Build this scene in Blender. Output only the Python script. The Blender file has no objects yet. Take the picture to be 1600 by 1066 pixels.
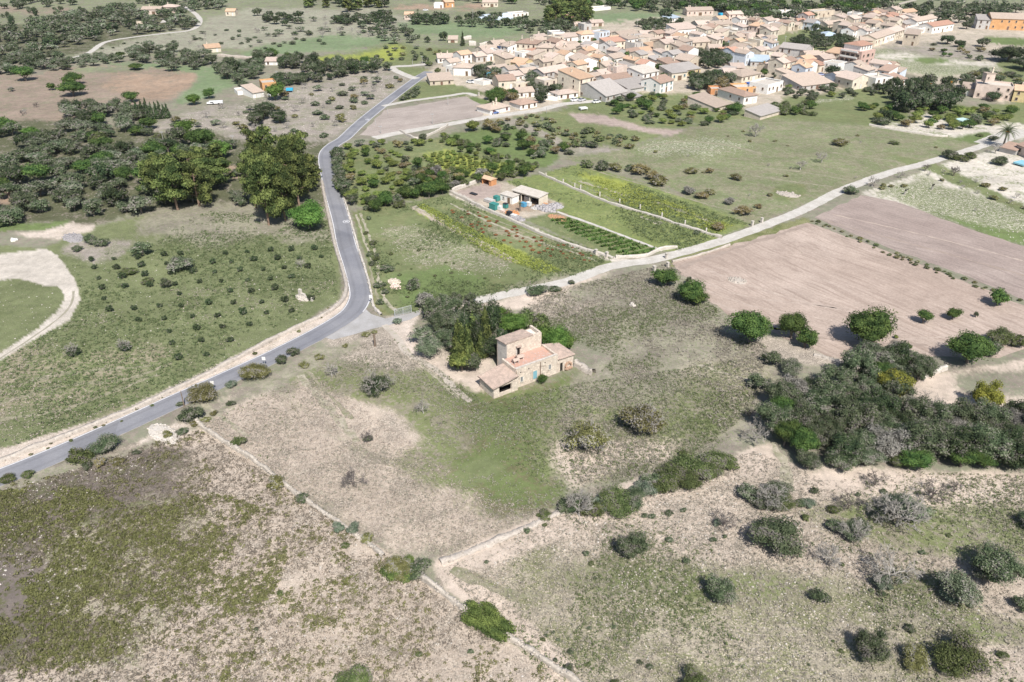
import bpy, math, random
import numpy as np

# ------------------------------------------------------------------ camera, sky, sun, exposure
scene = bpy.context.scene
COL = scene.collection
CAM_H = 88.0
PITCH = math.radians(30)
F_PX = 1244.0
cam_data = bpy.data.cameras.new("camera")
cam_data.sensor_width = 36.0
cam_data.lens = 36.0 * F_PX / 1600.0
cam_data.clip_start = 0.5
cam_data.clip_end = 20000.0
cam = bpy.data.objects.new("camera", cam_data)
cam.location = (0, 0, CAM_H)
cam.rotation_euler = (math.radians(90) - PITCH, 0, 0)
COL.objects.link(cam)
scene.camera = cam

SUN_EL = math.radians(50)
SUN_DIR_AZ = math.radians(-17.4)          # heading (from +Y towards +X) in which the light travels
world = bpy.data.worlds.new("World")
scene.world = world
world.use_nodes = True
wn = world.node_tree
for n in list(wn.nodes):
    wn.nodes.remove(n)
sky = wn.nodes.new("ShaderNodeTexSky")
sky.sky_type = 'NISHITA'
sky.sun_disc = False
sky.sun_elevation = SUN_EL
sky.sun_rotation = SUN_DIR_AZ + math.pi
sky.air_density = 1.0
sky.dust_density = 1.0
bg = wn.nodes.new("ShaderNodeBackground")
bg.inputs[1].default_value = 0.085
wo = wn.nodes.new("ShaderNodeOutputWorld")
wn.links.new(sky.outputs[0], bg.inputs[0])
wn.links.new(bg.outputs[0], wo.inputs[0])
sun_data = bpy.data.lights.new("sun", 'SUN')
sun_data.energy = 4.9
sun_data.angle = math.radians(0.6)
sun_data.color = (1.0, 0.955, 0.89)
sun = bpy.data.objects.new("sun", sun_data)
sun.location = (60, -60, 200)
# a sun lamp shines along its local -Z
sun.rotation_euler = (math.pi / 2 - SUN_EL, 0, -SUN_DIR_AZ)
COL.objects.link(sun)
scene.view_settings.view_transform = 'Standard'
scene.view_settings.look = 'None'
scene.view_settings.exposure = 0.42
scene.view_settings.gamma = 1.0
scene.view_settings.use_curve_mapping = False
scene.cycles.max_bounces = 5
scene.cycles.diffuse_bounces = 3
scene.cycles.glossy_bounces = 2
scene.cycles.transmission_bounces = 3
scene.cycles.transparent_max_bounces = 6
scene.cycles.caustics_reflective = False
scene.cycles.caustics_refractive = False

# ------------------------------------------------------------------ geometry of the view: where things stand on the ground
CT, ST = math.cos(PITCH), math.sin(PITCH)
def P(px, py, z=0.0):
    """ground point (x, y) that lies at this place of the aerial survey photograph"""
    u = (px - 800) / F_PX; v = (py - 533) / F_PX
    t = (CAM_H - z) / (ST + v * CT)
    return (u * t, (CT - v * ST) * t)
def MPP(py):
    return CAM_H / (ST + (py - 533) / F_PX * CT) / F_PX
def VH(hpx, py):
    """height in metres of something standing hpx tall in the survey"""
    v = (py - 533) / F_PX
    return hpx * MPP(py) / (CT - v * ST)
def PA(px, py):
    px = np.asarray(px, float); py = np.asarray(py, float)
    u = (px - 800) / F_PX; v = (py - 533) / F_PX
    t = CAM_H / (ST + v * CT)
    return u * t, (CT - v * ST) * t
def PJ(x, y):
    """inverse of P for numpy arrays"""
    d = y * CT + CAM_H * ST
    return 800 + F_PX * x / d, 533 + F_PX * (CAM_H * CT - y * ST) / d

R = random.Random(7)
NR = np.random.RandomState(7)

# value noise
_LAT = np.random.RandomState(3).rand(256, 256)
def vnoise(x, y, s=1.0, seed=0):
    x = np.asarray(x) * s + seed * 17.3 + 1000.0; y = np.asarray(y) * s + seed * 7.7 + 1000.0
    xi = np.floor(x).astype(int); yi = np.floor(y).astype(int)
    fx = x - xi; fy = y - yi
    fx = fx * fx * (3 - 2 * fx); fy = fy * fy * (3 - 2 * fy)
    g = lambda a, b: _LAT[a % 256, b % 256]
    return (g(xi, yi) * (1 - fx) + g(xi + 1, yi) * fx) * (1 - fy) + (g(xi, yi + 1) * (1 - fx) + g(xi + 1, yi + 1) * fx) * fy
def fnoise(x, y, s=1.0, seed=0, octv=3):
    r = 0; a = 1; t = 0
    for k in range(octv):
        r = r + a * vnoise(x, y, s * 2 ** k, seed + k * 3); t += a; a *= 0.55
    return r / t
def inpoly(x, y, poly):
    r = np.zeros(np.shape(x), bool)
    n = len(poly)
    for i in range(n):
        x1, y1 = poly[i]; x2, y2 = poly[(i + 1) % n]
        if y1 == y2: continue
        c = ((y1 > y) != (y2 > y)) & (x < (x2 - x1) * (y - y1) / (y2 - y1) + x1)
        r ^= c
    return r

# ------------------------------------------------------------------ mesh helpers
def fast_mesh(name, V, F, face_attr=None, mat_idx=None, smooth=False):
    """V (n,3), F (m,k) arrays"""
    V = np.asarray(V, np.float32); F = np.asarray(F, np.int32)
    me = bpy.data.meshes.new(name)
    m, k = F.shape
    me.vertices.add(len(V)); me.vertices.foreach_set("co", V.ravel())
    me.loops.add(m * k); me.loops.foreach_set("vertex_index", F.ravel())
    me.polygons.add(m)
    me.polygons.foreach_set("loop_start", np.arange(0, m * k, k, dtype=np.int32))
    me.polygons.foreach_set("loop_total", np.full(m, k, np.int32))
    if mat_idx is not None: me.polygons.foreach_set("material_index", np.asarray(mat_idx, np.int32))
    if smooth: me.polygons.foreach_set("use_smooth", np.ones(m, bool))
    if face_attr is not None:
        a = me.attributes.new("tint", 'FLOAT', 'FACE'); a.data.foreach_set("value", np.asarray(face_attr, np.float32))
    me.update(calc_edges=True)
    return me
def link(name, me, parent=None, mats=()):
    o = bpy.data.objects.new(name, me); COL.objects.link(o)
    if parent is not None: o.parent = parent
    for m in mats: me.materials.append(m)
    return o
def empty(name, loc, rz=0.0):
    o = bpy.data.objects.new(name, None); COL.objects.link(o)
    o.location = loc; o.rotation_euler = (0, 0, rz); o.empty_display_size = 0.5
    return o
THINGS = []          # (object, look, px, py) : labels are completed at the end
def thing(o, look, cat, px, py, group=None, exact=False):
    o["category"] = cat
    if group: o["group"] = group
    THINGS.append([o, look, px, py, exact])
    return o
class MB:
    def __init__(s): s.v = []; s.f = []; s.m = []
    def add(s, vs, fs, m=0):
        b = len(s.v); s.v += [tuple(p) for p in vs]
        for f in fs: s.f.append(tuple(b + i for i in f)); s.m.append(m)
    def box(s, x0, y0, z0, x1, y1, z1, m=0, skip=()):
        vs = [(x0,y0,z0),(x1,y0,z0),(x1,y1,z0),(x0,y1,z0),(x0,y0,z1),(x1,y0,z1),(x1,y1,z1),(x0,y1,z1)]
        fs = {'b':(0,3,2,1),'t':(4,5,6,7),'f':(0,1,5,4),'r':(1,2,6,5),'k':(2,3,7,6),'l':(3,0,4,7)}
        s.add(vs, [v for k, v in fs.items() if k not in skip], m)
    def obox(s, c, d, rz, m=0, tilt=0.0):
        """box centred at c with half sizes d turned by rz"""
        ca, sa = math.cos(rz), math.sin(rz); vs = []
        for z in (-1, 1):
            for x, y in ((-1,-1),(1,-1),(1,1),(-1,1)):
                X, Y = x * d[0], y * d[1]
                vs.append((c[0] + X*ca - Y*sa, c[1] + X*sa + Y*ca, c[2] + z * d[2] + tilt * x * d[0]))
        s.add(vs, [(0,3,2,1),(4,5,6,7),(0,1,5,4),(1,2,6,5),(2,3,7,6),(3,0,4,7)], m)
    def tube(s, a, b, r0, r1, n=6, m=0, cap=True):
        a = np.array(a, float); b = np.array(b, float); d = b - a; L = np.linalg.norm(d)
        if L < 1e-6: return
        d /= L; up = np.array([0, 0, 1.0]) if abs(d[2]) < .9 else np.array([1.0, 0, 0])
        u = np.cross(d, up); u /= np.linalg.norm(u); w = np.cross(d, u)
        vs = []
        for c, r in ((a, r0), (b, r1)):
            for i in range(n):
                t = 2 * math.pi * i / n
                vs.append(tuple(c + r * (math.cos(t) * u + math.sin(t) * w)))
        fs = [(i, (i + 1) % n, n + (i + 1) % n, n + i) for i in range(n)]
        if cap: fs.append(tuple(range(n, 2 * n))); fs.append(tuple(reversed(range(n))))
        s.add(vs, fs, m)
    def mesh(s, name):
        me = bpy.data.meshes.new(name)
        me.from_pydata(s.v, [], s.f)
        me.polygons.foreach_set("material_index", np.array(s.m, np.int32))
        me.update()
        return me
    def build(s, name, mats, parent=None):
        if not isinstance(mats, (list, tuple)): mats = [mats]
        return link(name, s.mesh(name), parent, mats)

# ------------------------------------------------------------------ material helpers
class NT:
    def __init__(s, name):
        s.mat = bpy.data.materials.new(name); s.mat.use_nodes = True
        s.t = s.mat.node_tree; s.t.nodes.clear()
        s.out = s.t.nodes.new("ShaderNodeOutputMaterial")
    def n(s, ty, **kw):
        nd = s.t.nodes.new(ty)
        for k, v in kw.items(): setattr(nd, k, v)
        return nd
    def l(s, a, b): s.t.links.new(a, b)
    def val(s, sock, v):
        if hasattr(v, "links") or isinstance(v, bpy.types.NodeSocket): s.l(v, sock)
        else: sock.default_value = v
    def math(s, op, a, b=None, c=None, clamp=False):
        nd = s.n("ShaderNodeMath", operation=op); nd.use_clamp = clamp
        s.val(nd.inputs[0], a)
        if b is not None: s.val(nd.inputs[1], b)
        if c is not None: s.val(nd.inputs[2], c)
        return nd.outputs[0]
    def noise(s, vec, scale, detail=3, rough=0.55):
        nd = s.n("ShaderNodeTexNoise"); nd.inputs["Scale"].default_value = scale
        nd.inputs["Detail"].default_value = detail; nd.inputs["Roughness"].default_value = rough
        if vec is not None: s.l(vec, nd.inputs["Vector"])
        return nd.outputs["Fac"]
    def mix(s, f, a, b, mode='MIX'):
        nd = s.n("ShaderNodeMix", data_type='RGBA', blend_type=mode)
        s.val(nd.inputs[0], f)
        for sock, v in ((nd.inputs[6], a), (nd.inputs[7], b)):
            if isinstance(v, bpy.types.NodeSocket): s.l(v, sock)
            else: sock.default_value = (*v[:3], 1)
        return nd.outputs[2]
    def mul(s, colr, f):
        nd = s.n("ShaderNodeVectorMath", operation='SCALE')
        s.val(nd.inputs[0], colr); s.val(nd.inputs[3], f)
        return nd.outputs[0]
    def pos(s): return s.n("ShaderNodeNewGeometry").outputs["Position"]
    def obj(s): return s.n("ShaderNodeTexCoord").outputs["Object"]
    def attr(s, name):
        nd = s.n("ShaderNodeAttribute"); nd.attribute_name = name; return nd
    def bump(s, h, strength, dist):
        nd = s.n("ShaderNodeBump"); nd.inputs["Strength"].default_value = strength; nd.inputs["Distance"].default_value = dist
        s.l(h, nd.inputs["Height"]); return nd.outputs[0]
    def bsdf(s, colr, rough=0.9, normal=None, spec=0.2, **kw):
        b = s.n("ShaderNodeBsdfPrincipled")
        if isinstance(colr, bpy.types.NodeSocket): s.l(colr, b.inputs["Base Color"])
        else: b.inputs["Base Color"].default_value = (*colr[:3], 1)
        s.val(b.inputs["Roughness"], rough)
        b.inputs["Specular IOR Level"].default_value = spec
        if normal is not None: s.l(normal, b.inputs["Normal"])
        for k, v in kw.items(): s.val(b.inputs[k], v)
        s.l(b.outputs[0], s.out.inputs[0])
        return b

def rough_mat(name, c1, c2, scale=1.0, rough=0.9, spec=0.2, bump=0.0, bdist=0.05, rnd=0.12, c3=None, world=False, detail=4):
    """mottled weathered material between two or three colours, each object slightly different"""
    t = NT(name)
    vec = t.pos() if world else t.obj()
    oi = t.n("ShaderNodeObjectInfo")
    add = t.n("ShaderNodeVectorMath", operation='ADD'); t.l(vec, add.inputs[0])
    comb = t.n("ShaderNodeCombineXYZ")
    rs = t.math('MULTIPLY', oi.outputs["Random"], 57.0)
    t.l(rs, comb.inputs[0]); t.l(rs, comb.inputs[1]); t.l(comb.outputs[0], add.inputs[1])
    v = add.outputs[0]
    n1 = t.noise(v, scale, detail)
    f = t.math('MULTIPLY_ADD', n1, 3.2, -1.1, clamp=True)
    c = t.mix(f, c1, c2)
    if c3 is not None:
        n2 = t.noise(v, scale * 3.1, 3)
        c = t.mix(t.math('MULTIPLY_ADD', n2, 7.0, -4.0, clamp=True), c, c3)
    n3 = t.noise(v, scale * 9, 2)
    g = t.math('MULTIPLY_ADD', n3, 0.36, 0.82)
    g = t.math('MULTIPLY', g, t.math('MULTIPLY_ADD', oi.outputs["Random"], rnd * 2, 1 - rnd))
    c = t.mul(c, g)
    nm = None
    if bump > 0: nm = t.bump(t.noise(v, scale * 5, 4, 0.6), bump, bdist)
    t.bsdf(c, rough, nm, spec)
    return t.mat
def leaf_mat(name, c1, c2, rnd=0.22, trans=0.22, twig=None, amt=.10):
    t = NT(name)
    a = t.attr("tint").outputs["Fac"]
    oi = t.n("ShaderNodeObjectInfo")
    c = t.mix(a, c1, c2)
    if twig: c = t.mix(t.math('GREATER_THAN', a, 1.0 - amt), c, tuple(v * .8 for v in twig))
    hs = t.n("ShaderNodeHueSaturation")
    t.l(t.math('MULTIPLY_ADD', oi.outputs["Random"], 0.03, 0.485), hs.inputs["Hue"])
    t.l(t.math('MULTIPLY_ADD', oi.outputs["Random"], rnd * 2, 1 - rnd), hs.inputs["Value"])
    t.l(c, hs.inputs["Color"])
    b = t.bsdf(hs.outputs[0], 0.75, None, 0.15)
    tr = t.n("ShaderNodeBsdfTranslucent"); t.l(hs.outputs[0], tr.inputs[0])
    ms = t.n("ShaderNodeMixShader"); ms.inputs[0].default_value = trans
    t.l(b.outputs[0], ms.inputs[1]); t.l(tr.outputs[0], ms.inputs[2]); t.l(ms.outputs[0], t.out.inputs[0])
    return t.mat

# ------------------------------------------------------------------ ground: one sheet out to the horizon
def ground_material():
    t = NT("field_ground")
    pos = t.pos()
    A = t.attr("ground_a"); B = t.attr("ground_b"); C = t.attr("ground_c")
    nL = t.noise(pos, 0.16, 3, 0.6); nM = t.noise(pos, 1.1, 4, 0.65); nF = t.noise(pos, 3.6, 3, 0.7); nG = t.noise(pos, 7.0, 2, 0.6)
    def cover(n, cov, gain, wid):
        th = t.math('MULTIPLY_ADD', cov, -gain, 0.5 + gain * 0.5)
        return t.math('DIVIDE', t.math('SUBTRACT', n, th), wid)
    nml = t.math('ADD', t.math('MULTIPLY', nL, 0.45), t.math('MULTIPLY', nM, 0.55))
    m1 = t.math('ADD', cover(nml, B.outputs["Alpha"], 0.36, 0.07), 0.5, clamp=True)
    nmf = t.math('ADD', t.math('MULTIPLY', nF, 0.6), t.math('MULTIPLY', nM, 0.4))
    m2 = t.math('ADD', cover(nmf, C.outputs["Alpha"], 0.42, 0.045), 0.5, clamp=True)
    c = t.mix(m1, A.outputs["Color"], B.outputs["Color"])
    c = t.mix(m2, c, C.outputs["Color"])
    g = t.math('ADD', t.math('MULTIPLY', nG, 0.7), t.math('MULTIPLY', nF, 0.5))
    g = t.math('ADD', t.math('MULTIPLY', g, t.math('MULTIPLY_ADD', A.outputs["Alpha"], 1.5, 0.15)), t.math('SUBTRACT', 0.91, t.math('MULTIPLY', A.outputs["Alpha"], 0.9)))
    g2 = t.math('MAXIMUM', g, 0.25)
    c = t.mul(c, g2)
    nX = t.noise(pos, 0.045, 5, 0.65); nY = t.noise(pos, 0.4, 4, 0.7)
    c = t.mul(c, t.math('MULTIPLY', t.math('MULTIPLY_ADD', nX, 0.75, 0.62), t.math('MULTIPLY_ADD', nY, 0.9, 0.55)))
    h = t.math('ADD', nmf, t.math('MULTIPLY', nG, 0.5))
    t.bsdf(c, 0.95, t.bump(h, 0.6, 0.22), 0.1)
    return t.mat

PALE=(.475,.41,.34); PALE2=(.39,.345,.285); DRY=(.235,.205,.17); DRYP=(.205,.18,.155); GRN=(.115,.14,.06); GRN2=(.155,.18,.085)
LIME=(.26,.29,.075); OLV=(.12,.125,.05); SOIL=(.36,.29,.255); RED=(.33,.24,.175); WHT=(.53,.49,.43); GG=(.215,.215,.155); DK=(.06,.07,.035); GRAV=(.5,.48,.45)
BRT=(.135,.18,.07)
# (A, B, C, cover of B, cover of C, grain)
CLS = {
 'grey_field': (GG, DRY, PALE2, .45, .22, .25),
 'far_green': ((.17,.22,.12), GG, (.25,.26,.17), .3, .2, .15),
 'far_grass': ((.20,.22,.13), DRYP, PALE2, .4, .15, .2),
 'far_pale': ((.27,.27,.20), DRY, WHT, .4, .30, .25),
 'wood': ((.10,.105,.06), DRY, PALE2, .35, .2, .3),
 'ochre': (RED, (.27,.21,.16), (.40,.29,.21), .45, .25, .25),
 'brown_field': ((.26,.205,.165), (.20,.19,.13), (.34,.26,.21), .4, .3, .25),
 'scrub': ((.29,.255,.225), (.20,.20,.135), (.40,.36,.31), .45, .35, .35),
 'plough': (SOIL, (.31,.25,.225), (.42,.35,.31), .4, .3, .25),
 'village': ((.42,.36,.29), (.30,.27,.2), WHT, .4, .35, .25),
 'garden': (GRN2, (.2,.2,.1), PALE2, .35, .22, .35),
 'lush': (BRT, GRN, GRN2, .35, .35, .35),
 'grass': (GRN2, (.17,.18,.09), PALE2, .42, .16, .35),
 'grass_pale': (GRN2, (.21,.205,.13), PALE2, .45, .40, .4),
 'lime': (LIME, GRN2, (.34,.35,.07), .3, .35, .3),
 'stripfield': ((.165,.20,.08), (.2,.22,.1), LIME, .42, .35, .35),
 'bigfield': ((.17,.195,.10), (.215,.205,.135), PALE2, .5, .28, .3),
 'chalk': (WHT, (.2,.23,.12), PALE, .36, .35, .3),
 'chalk_green': (GRN2, (.17,.19,.09), WHT, .4, .42, .35),
 'weeds': ((.285,.26,.205), (.235,.205,.175), (.20,.22,.125), .5, .42, .45),
 'weeds_pale': ((.31,.27,.225), DRYP, PALE, .45, .45, .55),
 'house_grass': ((.13,.16,.065), (.145,.14,.075), (.24,.245,.135), .4, .25, .5),
 'green_weeds': ((.17,.19,.09), (.24,.22,.16), PALE2, .45, .22, .5),
 'pale': ((.41,.345,.285), DRY, PALE, .40, .42, .6),
 'pale_hot': ((.50,.42,.355), (.36,.30,.25), PALE, .3, .4, .55),
 'pale_green': ((.33,.295,.23), (.18,.185,.10), PALE, .52, .36, .7),
 'brown_weeds': ((.165,.14,.125), (.115,.115,.065), PALE2, .45, .14, .6),
 'orchard': ((.16,.18,.09), (.135,.155,.075), (.32,.29,.215), .45, .28, .45),
 'orchard_dry': (GRN2, (.27,.24,.17), PALE2, .5, .25, .45),
 'track': ((.50,.455,.40), (.43,.39,.335), (.56,.51,.455), .45, .4, .35),
 'verge': ((.50,.43,.37), (.36,.31,.25), (.58,.51,.45), .4, .4, .5),
 'verge_green': ((.20,.20,.10), (.14,.16,.06), PALE2, .4, .25, .5),
}
# painted in this order; outlines in survey pixels
LAY = [
 ('grey_field', [(-900,-170),(2600,-170),(2600,1500),(-900,1500)], 0),
 ('far_grass', [(-900,-170),(2600,-170),(2600,40),(-900,110)], 0),
 ('brown_field', [(-700,22),(60,12),(110,8),(120,18),(-700,42)], 3),
 ('wood', [(-700,50),(60,35),(180,12),(290,22),(312,42),(240,56),(160,66),(75,92),(-700,130)], 4),
 ('far_pale', [(85,93),(160,70),(235,57),(310,42),(330,25),(420,10),(560,12),(680,30),(610,45),(610,62),(520,56),(410,72),(300,80),(200,84)], 3),
 ('far_green', [(400,74),(520,54),(610,60),(620,70),(500,78),(400,90),(380,84)], 2),
 ('far_green', [(618,40),(650,35),(800,34),(830,48),(780,58),(650,54)], 2),
 ('far_green', [(920,20),(1060,18),(1080,38),(930,44)], 2),
 ('ochre', [(600,10),(760,8),(760,14),(620,15)], 2),
 ('grass', [(480,92),(620,70),(720,78),(690,92),(640,103),(560,108),(480,100)], 2),
 ('lime', [(480,93),(620,74),(640,84),(600,97),(500,103)], 3),
 ('brown_field', [(-700,118),(60,117),(110,103),(200,101),(298,112),(306,120),(270,158),(170,172),(90,190),(-700,200)], 1),
 ('ochre', [(160,128),(290,114),(300,120),(268,152),(215,158)], 5),
 ('far_grass', [(105,118),(120,102),(200,101),(230,108),(180,118)], 3),
 ('far_green', [(150,94),(240,97),(390,108),(395,122),(330,150),(272,166),(306,116),(200,101)], 2),
 ('scrub', [(210,205),(330,162),(400,160),(470,132),(560,113),(615,106),(655,122),(600,158),(542,202),(515,222),(500,235),(400,232),(330,225)], 2),
 ('scrub', [(440,105),(500,108),(520,122),(450,128)], 2),
 ('garden', [(612,108),(640,104),(680,112),(655,122)], 1),
 ('wood', [(-700,190),(90,190),(230,205),(380,215),(515,222),(520,320),(470,345),(330,322),(150,345),(-700,380)], 3),
 ('far_grass', [(-700,262),(20,262),(28,300),(-700,330)], 2),
 ('ochre', [(-700,298),(22,296),(20,318),(-700,330)], 2),
 ('ochre', [(345,262),(400,258),(410,274),(360,280)], 2),
 ('village', [(655,120),(690,98),(790,78),(900,44),(1080,18),(1250,14),(1450,12),(1700,20),(1700,150),(1560,160),(1400,110),(1370,140),(1230,175),(1130,185),(1100,165),(1000,150),(860,170),(820,180),(740,185),(720,150)], 3),
 ('garden', [(1200,55),(1290,40),(1330,70),(1290,85),(1220,72)], 2),
 ('grass', [(640,128),(700,128),(760,145),(720,150),(620,162)], 1),
 ('lush', [(735,148),(770,158),(760,164),(730,158)], 1),
 ('garden', [(880,160),(990,140),(1110,150),(1160,172),(1190,182),(1180,200),(1060,200),(1000,205),(900,180)], 3),
 ('scrub', [(700,200),(870,178),(930,200),(1000,222),(990,240),(900,236),(790,190)], 3),
 ('garden', [(800,182),(900,170),(1000,190),(1040,210),(990,232),(880,222)], 3),
 ('plough', [(888,178),(935,180),(1005,195),(1080,205),(1070,212),(1000,204),(900,190)], 2),
 ('grass', [(1180,185),(1230,150),(1380,130),(1420,180),(1480,195),(1510,220),(1380,200)], 3),
 ('chalk_green', [(1280,152),(1330,147),(1335,155),(1260,165)], 2),
 ('chalk_green', [(1365,78),(1480,68),(1560,100),(1570,108),(1480,122),(1372,106)], 2),
 ('chalk', [(1370,84),(1420,84),(1560,98),(1552,106),(1470,104),(1370,94)], 3),
 ('lush', [(1415,92),(1470,88),(1490,94),(1450,104)], 2),
 ('scrub', [(1370,70),(1480,72),(1600,88),(1600,100),(1500,90),(1400,82)], 3),
 ('lush', [(1540,58),(1700,64),(1700,78),(1540,66)], 1),
 ('grass', [(1560,98),(1700,90),(1700,150),(1560,140)], 3),
 ('chalk', [(1358,196),(1450,180),(1600,195),(1700,200),(1700,225),(1530,212),(1480,214),(1400,204)], 2),
 ('grass', [(1420,165),(1700,158),(1700,192),(1500,196)], 2),
 ('lush', [(1470,218),(1540,206),(1560,215),(1530,225),(1480,226)], 2),
 ('bigfield', [(1000,228),(1120,188),(1230,184),(1360,198),(1480,214),(1530,226),(1480,248),(1330,292),(1250,322),(1170,352),(1100,322),(1000,270),(880,248)], 1),
 ('chalk_green', [(990,236),(1050,218),(1180,226),(1160,240),(1030,250)], 5),
 ('bigfield', [(1180,235),(1250,235),(1260,245),(1120,240)], 5),
 ('garden', [(1202,295),(1225,288),(1258,290),(1262,305),(1230,314),(1205,308)], 2),
 ('lush', [(690,212),(780,192),(870,225),(880,245),(850,262),(760,238),(680,222)], 2),
 ('garden', [(525,235),(600,225),(690,215),(830,262),(820,275),(740,284),(700,300),(640,312),(560,322),(532,290)], 1),
 ('lime', [(660,240),(700,232),(790,256),(800,268),(740,274),(690,262)], 3),
 ('grass', [(548,330),(640,315),(700,302),(960,404),(975,410),(900,432),(750,466),(640,492),(600,492),(575,420)], 1),
 ('grass_pale', [(592,356),(650,350),(740,388),(800,420),(790,436),(720,430),(620,405)], 8),
 ('lush', [(610,430),(700,420),(760,440),(740,462),(620,486)], 6),
 ('lime', [(648,322),(662,320),(800,392),(880,425),(850,428),(760,395)], 3),
 ('garden', [(662,316),(702,304),(950,402),(890,424),(800,385)], 1),
 ('orchard_dry', [(700,335),(760,340),(860,390),(840,395),(750,360)], 5),
 ('pale', [(640,322),(648,322),(740,372),(810,412),(800,412),(730,375)], 1),
 ('garden', [(820,345),(870,330),(1035,392),(975,404),(955,402)], 1),
 ('stripfield', [(790,285),(850,270),(950,312),(1130,372),(1130,378),(1060,394),(1035,393),(870,332),(800,296)], 1),
 ('stripfield', [(850,270),(905,256),(1010,290),(1180,345),(1170,355),(1125,372),(1000,330)], 1),
 ('lime', [(905,268),(1000,300),(1110,345),(1150,352),(1120,362),(1000,322),(900,280)], 4),
 ('bigfield', [(905,256),(1010,285),(1100,322),(1240,318),(1180,350),(1010,290)], 3),
 ('village', [(706,300),(760,283),(800,290),(880,322),(868,330),(850,335),(810,345)], 2),
 ('plough', [(712,300),(760,284),(785,290),(780,306),(740,312)], 1),
 ('ochre', [(780,305),(820,300),(860,320),(840,330),(800,330)], 3),
 ('ochre', [(862,338),(880,335),(888,340),(875,346),(864,345)], 1),
 ('track', [(700,303),(712,300),(900,388),(980,405),(985,410),(965,412),(880,382),(800,345)], 1),
 ('chalk', [(1345,303),(1490,250),(1560,232),(1700,230),(1700,420),(1500,350)], 1),
 ('chalk_green', [(1365,302),(1440,275),(1600,330),(1700,370),(1700,418),(1560,375),(1440,335)], 6),
 ('lush', [(1450,330),(1700,395),(1700,418),(1540,372)], 4),
 ('grass', [(1380,240),(1480,262),(1620,330),(1600,335),(1470,275)], 2),
 ('weeds', [(740,470),(870,440),(1050,408),(1110,470),(1190,525),(1320,560),(1330,575),(1210,590),(1180,640),(1160,690),(1050,740),(900,770),(860,700),(850,640),(960,560),(880,500),(760,490)], 6),
 ('weeds_pale', [(800,480),(860,450),(1000,430),(980,440),(900,490)], 6),
 ('pale_green', [(1050,580),(1180,560),(1210,600),(1150,650),(1060,620)], 6),
 ('weeds_pale', [(1170,520),(1330,560),(1330,580),(1180,560)], 4),
 ('green_weeds', [(460,560),(640,520),(760,580),(860,620),(900,700),(880,760),(800,830),(700,850),(600,700),(480,640)], 13),
 ('pale', [(310,665),(400,610),(450,600),(560,690),(640,740),(740,770),(860,800),(800,840),(700,870),(620,870),(540,820),(430,750),(345,690)], 12),
 ('weeds_pale', [(500,525),(640,510),(700,560),(620,580),(540,560)], 5),
 ('pale', [(470,580),(500,600),(600,640),(660,680),(620,720),(540,680),(460,620)], 6),
 ('pale_hot', [(600,512),(640,510),(650,540),(760,620),(740,615),(660,580),(620,545)], 3),
 ('house_grass', [(640,600),(700,590),(770,625),(830,620),(900,590),(920,600),(880,640),(830,680),(880,760),(860,800),(740,790),(700,740),(720,680),(690,640)], 14),
 ('grass', [(690,740),(760,710),(800,740),(740,780)], 8),
 ('green_weeds', [(960,640),(1100,600),(1150,650),(1050,720),(960,760),(880,740),(900,640)], 10),
 ('pale_hot', [(860,700),(1010,700),(1060,680),(1040,730),(900,760)], 10),
 ('pale', [(-600,740),(60,745),(210,690),(310,668),(430,750),(540,820),(660,900),(760,985),(900,1066),(1000,1500),(-600,1500)], 2),
 ('brown_weeds', [(-600,735),(60,740),(200,690),(340,690),(300,760),(260,850),(180,1000),(0,1066),(-600,1500)], 14),
 ('pale_green', [(100,860),(260,780),(330,800),(250,1066),(100,1066)], 14),
 ('verge', [(215,690),(270,660),(310,655),(300,680),(240,695)], 3),
 ('pale', [(690,880),(860,805),(1180,700),(1290,750),(1400,735),(1700,740),(1800,1500),(1000,1500),(900,1066),(800,1000),(680,900)], 4),
 ('pale_green', [(820,860),(1000,860),(1200,900),(1500,940),(1500,1100),(900,1100),(780,920)], 16),
 ('green_weeds', [(850,880),(960,870),(1100,890),(1300,920),(1150,960),(960,920)], 14),
 ('green_weeds', [(1250,820),(1400,800),(1700,800),(1700,870),(1500,880),(1380,860)], 14),
 ('green_weeds', [(1350,900),(1460,900),(1560,960),(1700,980),(1700,1010),(1480,990)], 14),
 ('house_grass', [(705,885),(740,895),(820,940),(780,930),(710,905)], 6),
 ('pale_hot', [(680,880),(860,800),(1180,700),(1210,690),(1215,730),(1000,800),(860,850),(740,900),(900,1040),(880,1060),(700,930)], 5),
 ('pale_hot', [(1260,770),(1300,740),(1700,745),(1700,790),(1400,800)], 8),
 ('pale_hot', [(1420,590),(1700,545),(1700,640),(1480,640),(1425,625)], 3),
 ('grey_field', [(1480,580),(1700,570),(1700,620),(1500,620)], 8),
 ('orchard', [(-600,400),(60,385),(150,350),(330,320),(480,330),(515,345),(532,430),(530,470),(480,500),(300,600),(100,690),(0,715),(-600,760)], 2),
 ('orchard_dry', [(-600,560),(60,560),(240,540),(330,560),(160,640),(0,660),(-600,700)], 16),
 ('weeds', [(230,345),(330,322),(430,330),(515,352),(520,380),(440,372),(300,385),(200,370)], 8),
 ('lush', [(-600,345),(20,350),(60,350),(110,343),(105,355),(60,360),(-600,385)], 1),
 ('verge', [(20,365),(60,362),(110,345),(150,348),(140,358),(90,372),(40,372)], 2),
 ('scrub', [(90,378),(120,366),(200,380),(190,400),(140,410),(95,392)], 4),
 ('track', [(-600,400),(0,397),(70,388),(88,396),(120,440),(127,470),(110,500),(60,528),(0,566),(-60,600),(-60,585),(0,553),(60,512),(95,482),(104,462),(92,448),(40,445),(0,440),(-600,450)], 1),
 ('orchard', [(-600,442),(0,438),(30,436),(92,452),(102,468),(92,484),(55,508),(0,546),(-600,560)], 1),
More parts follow.
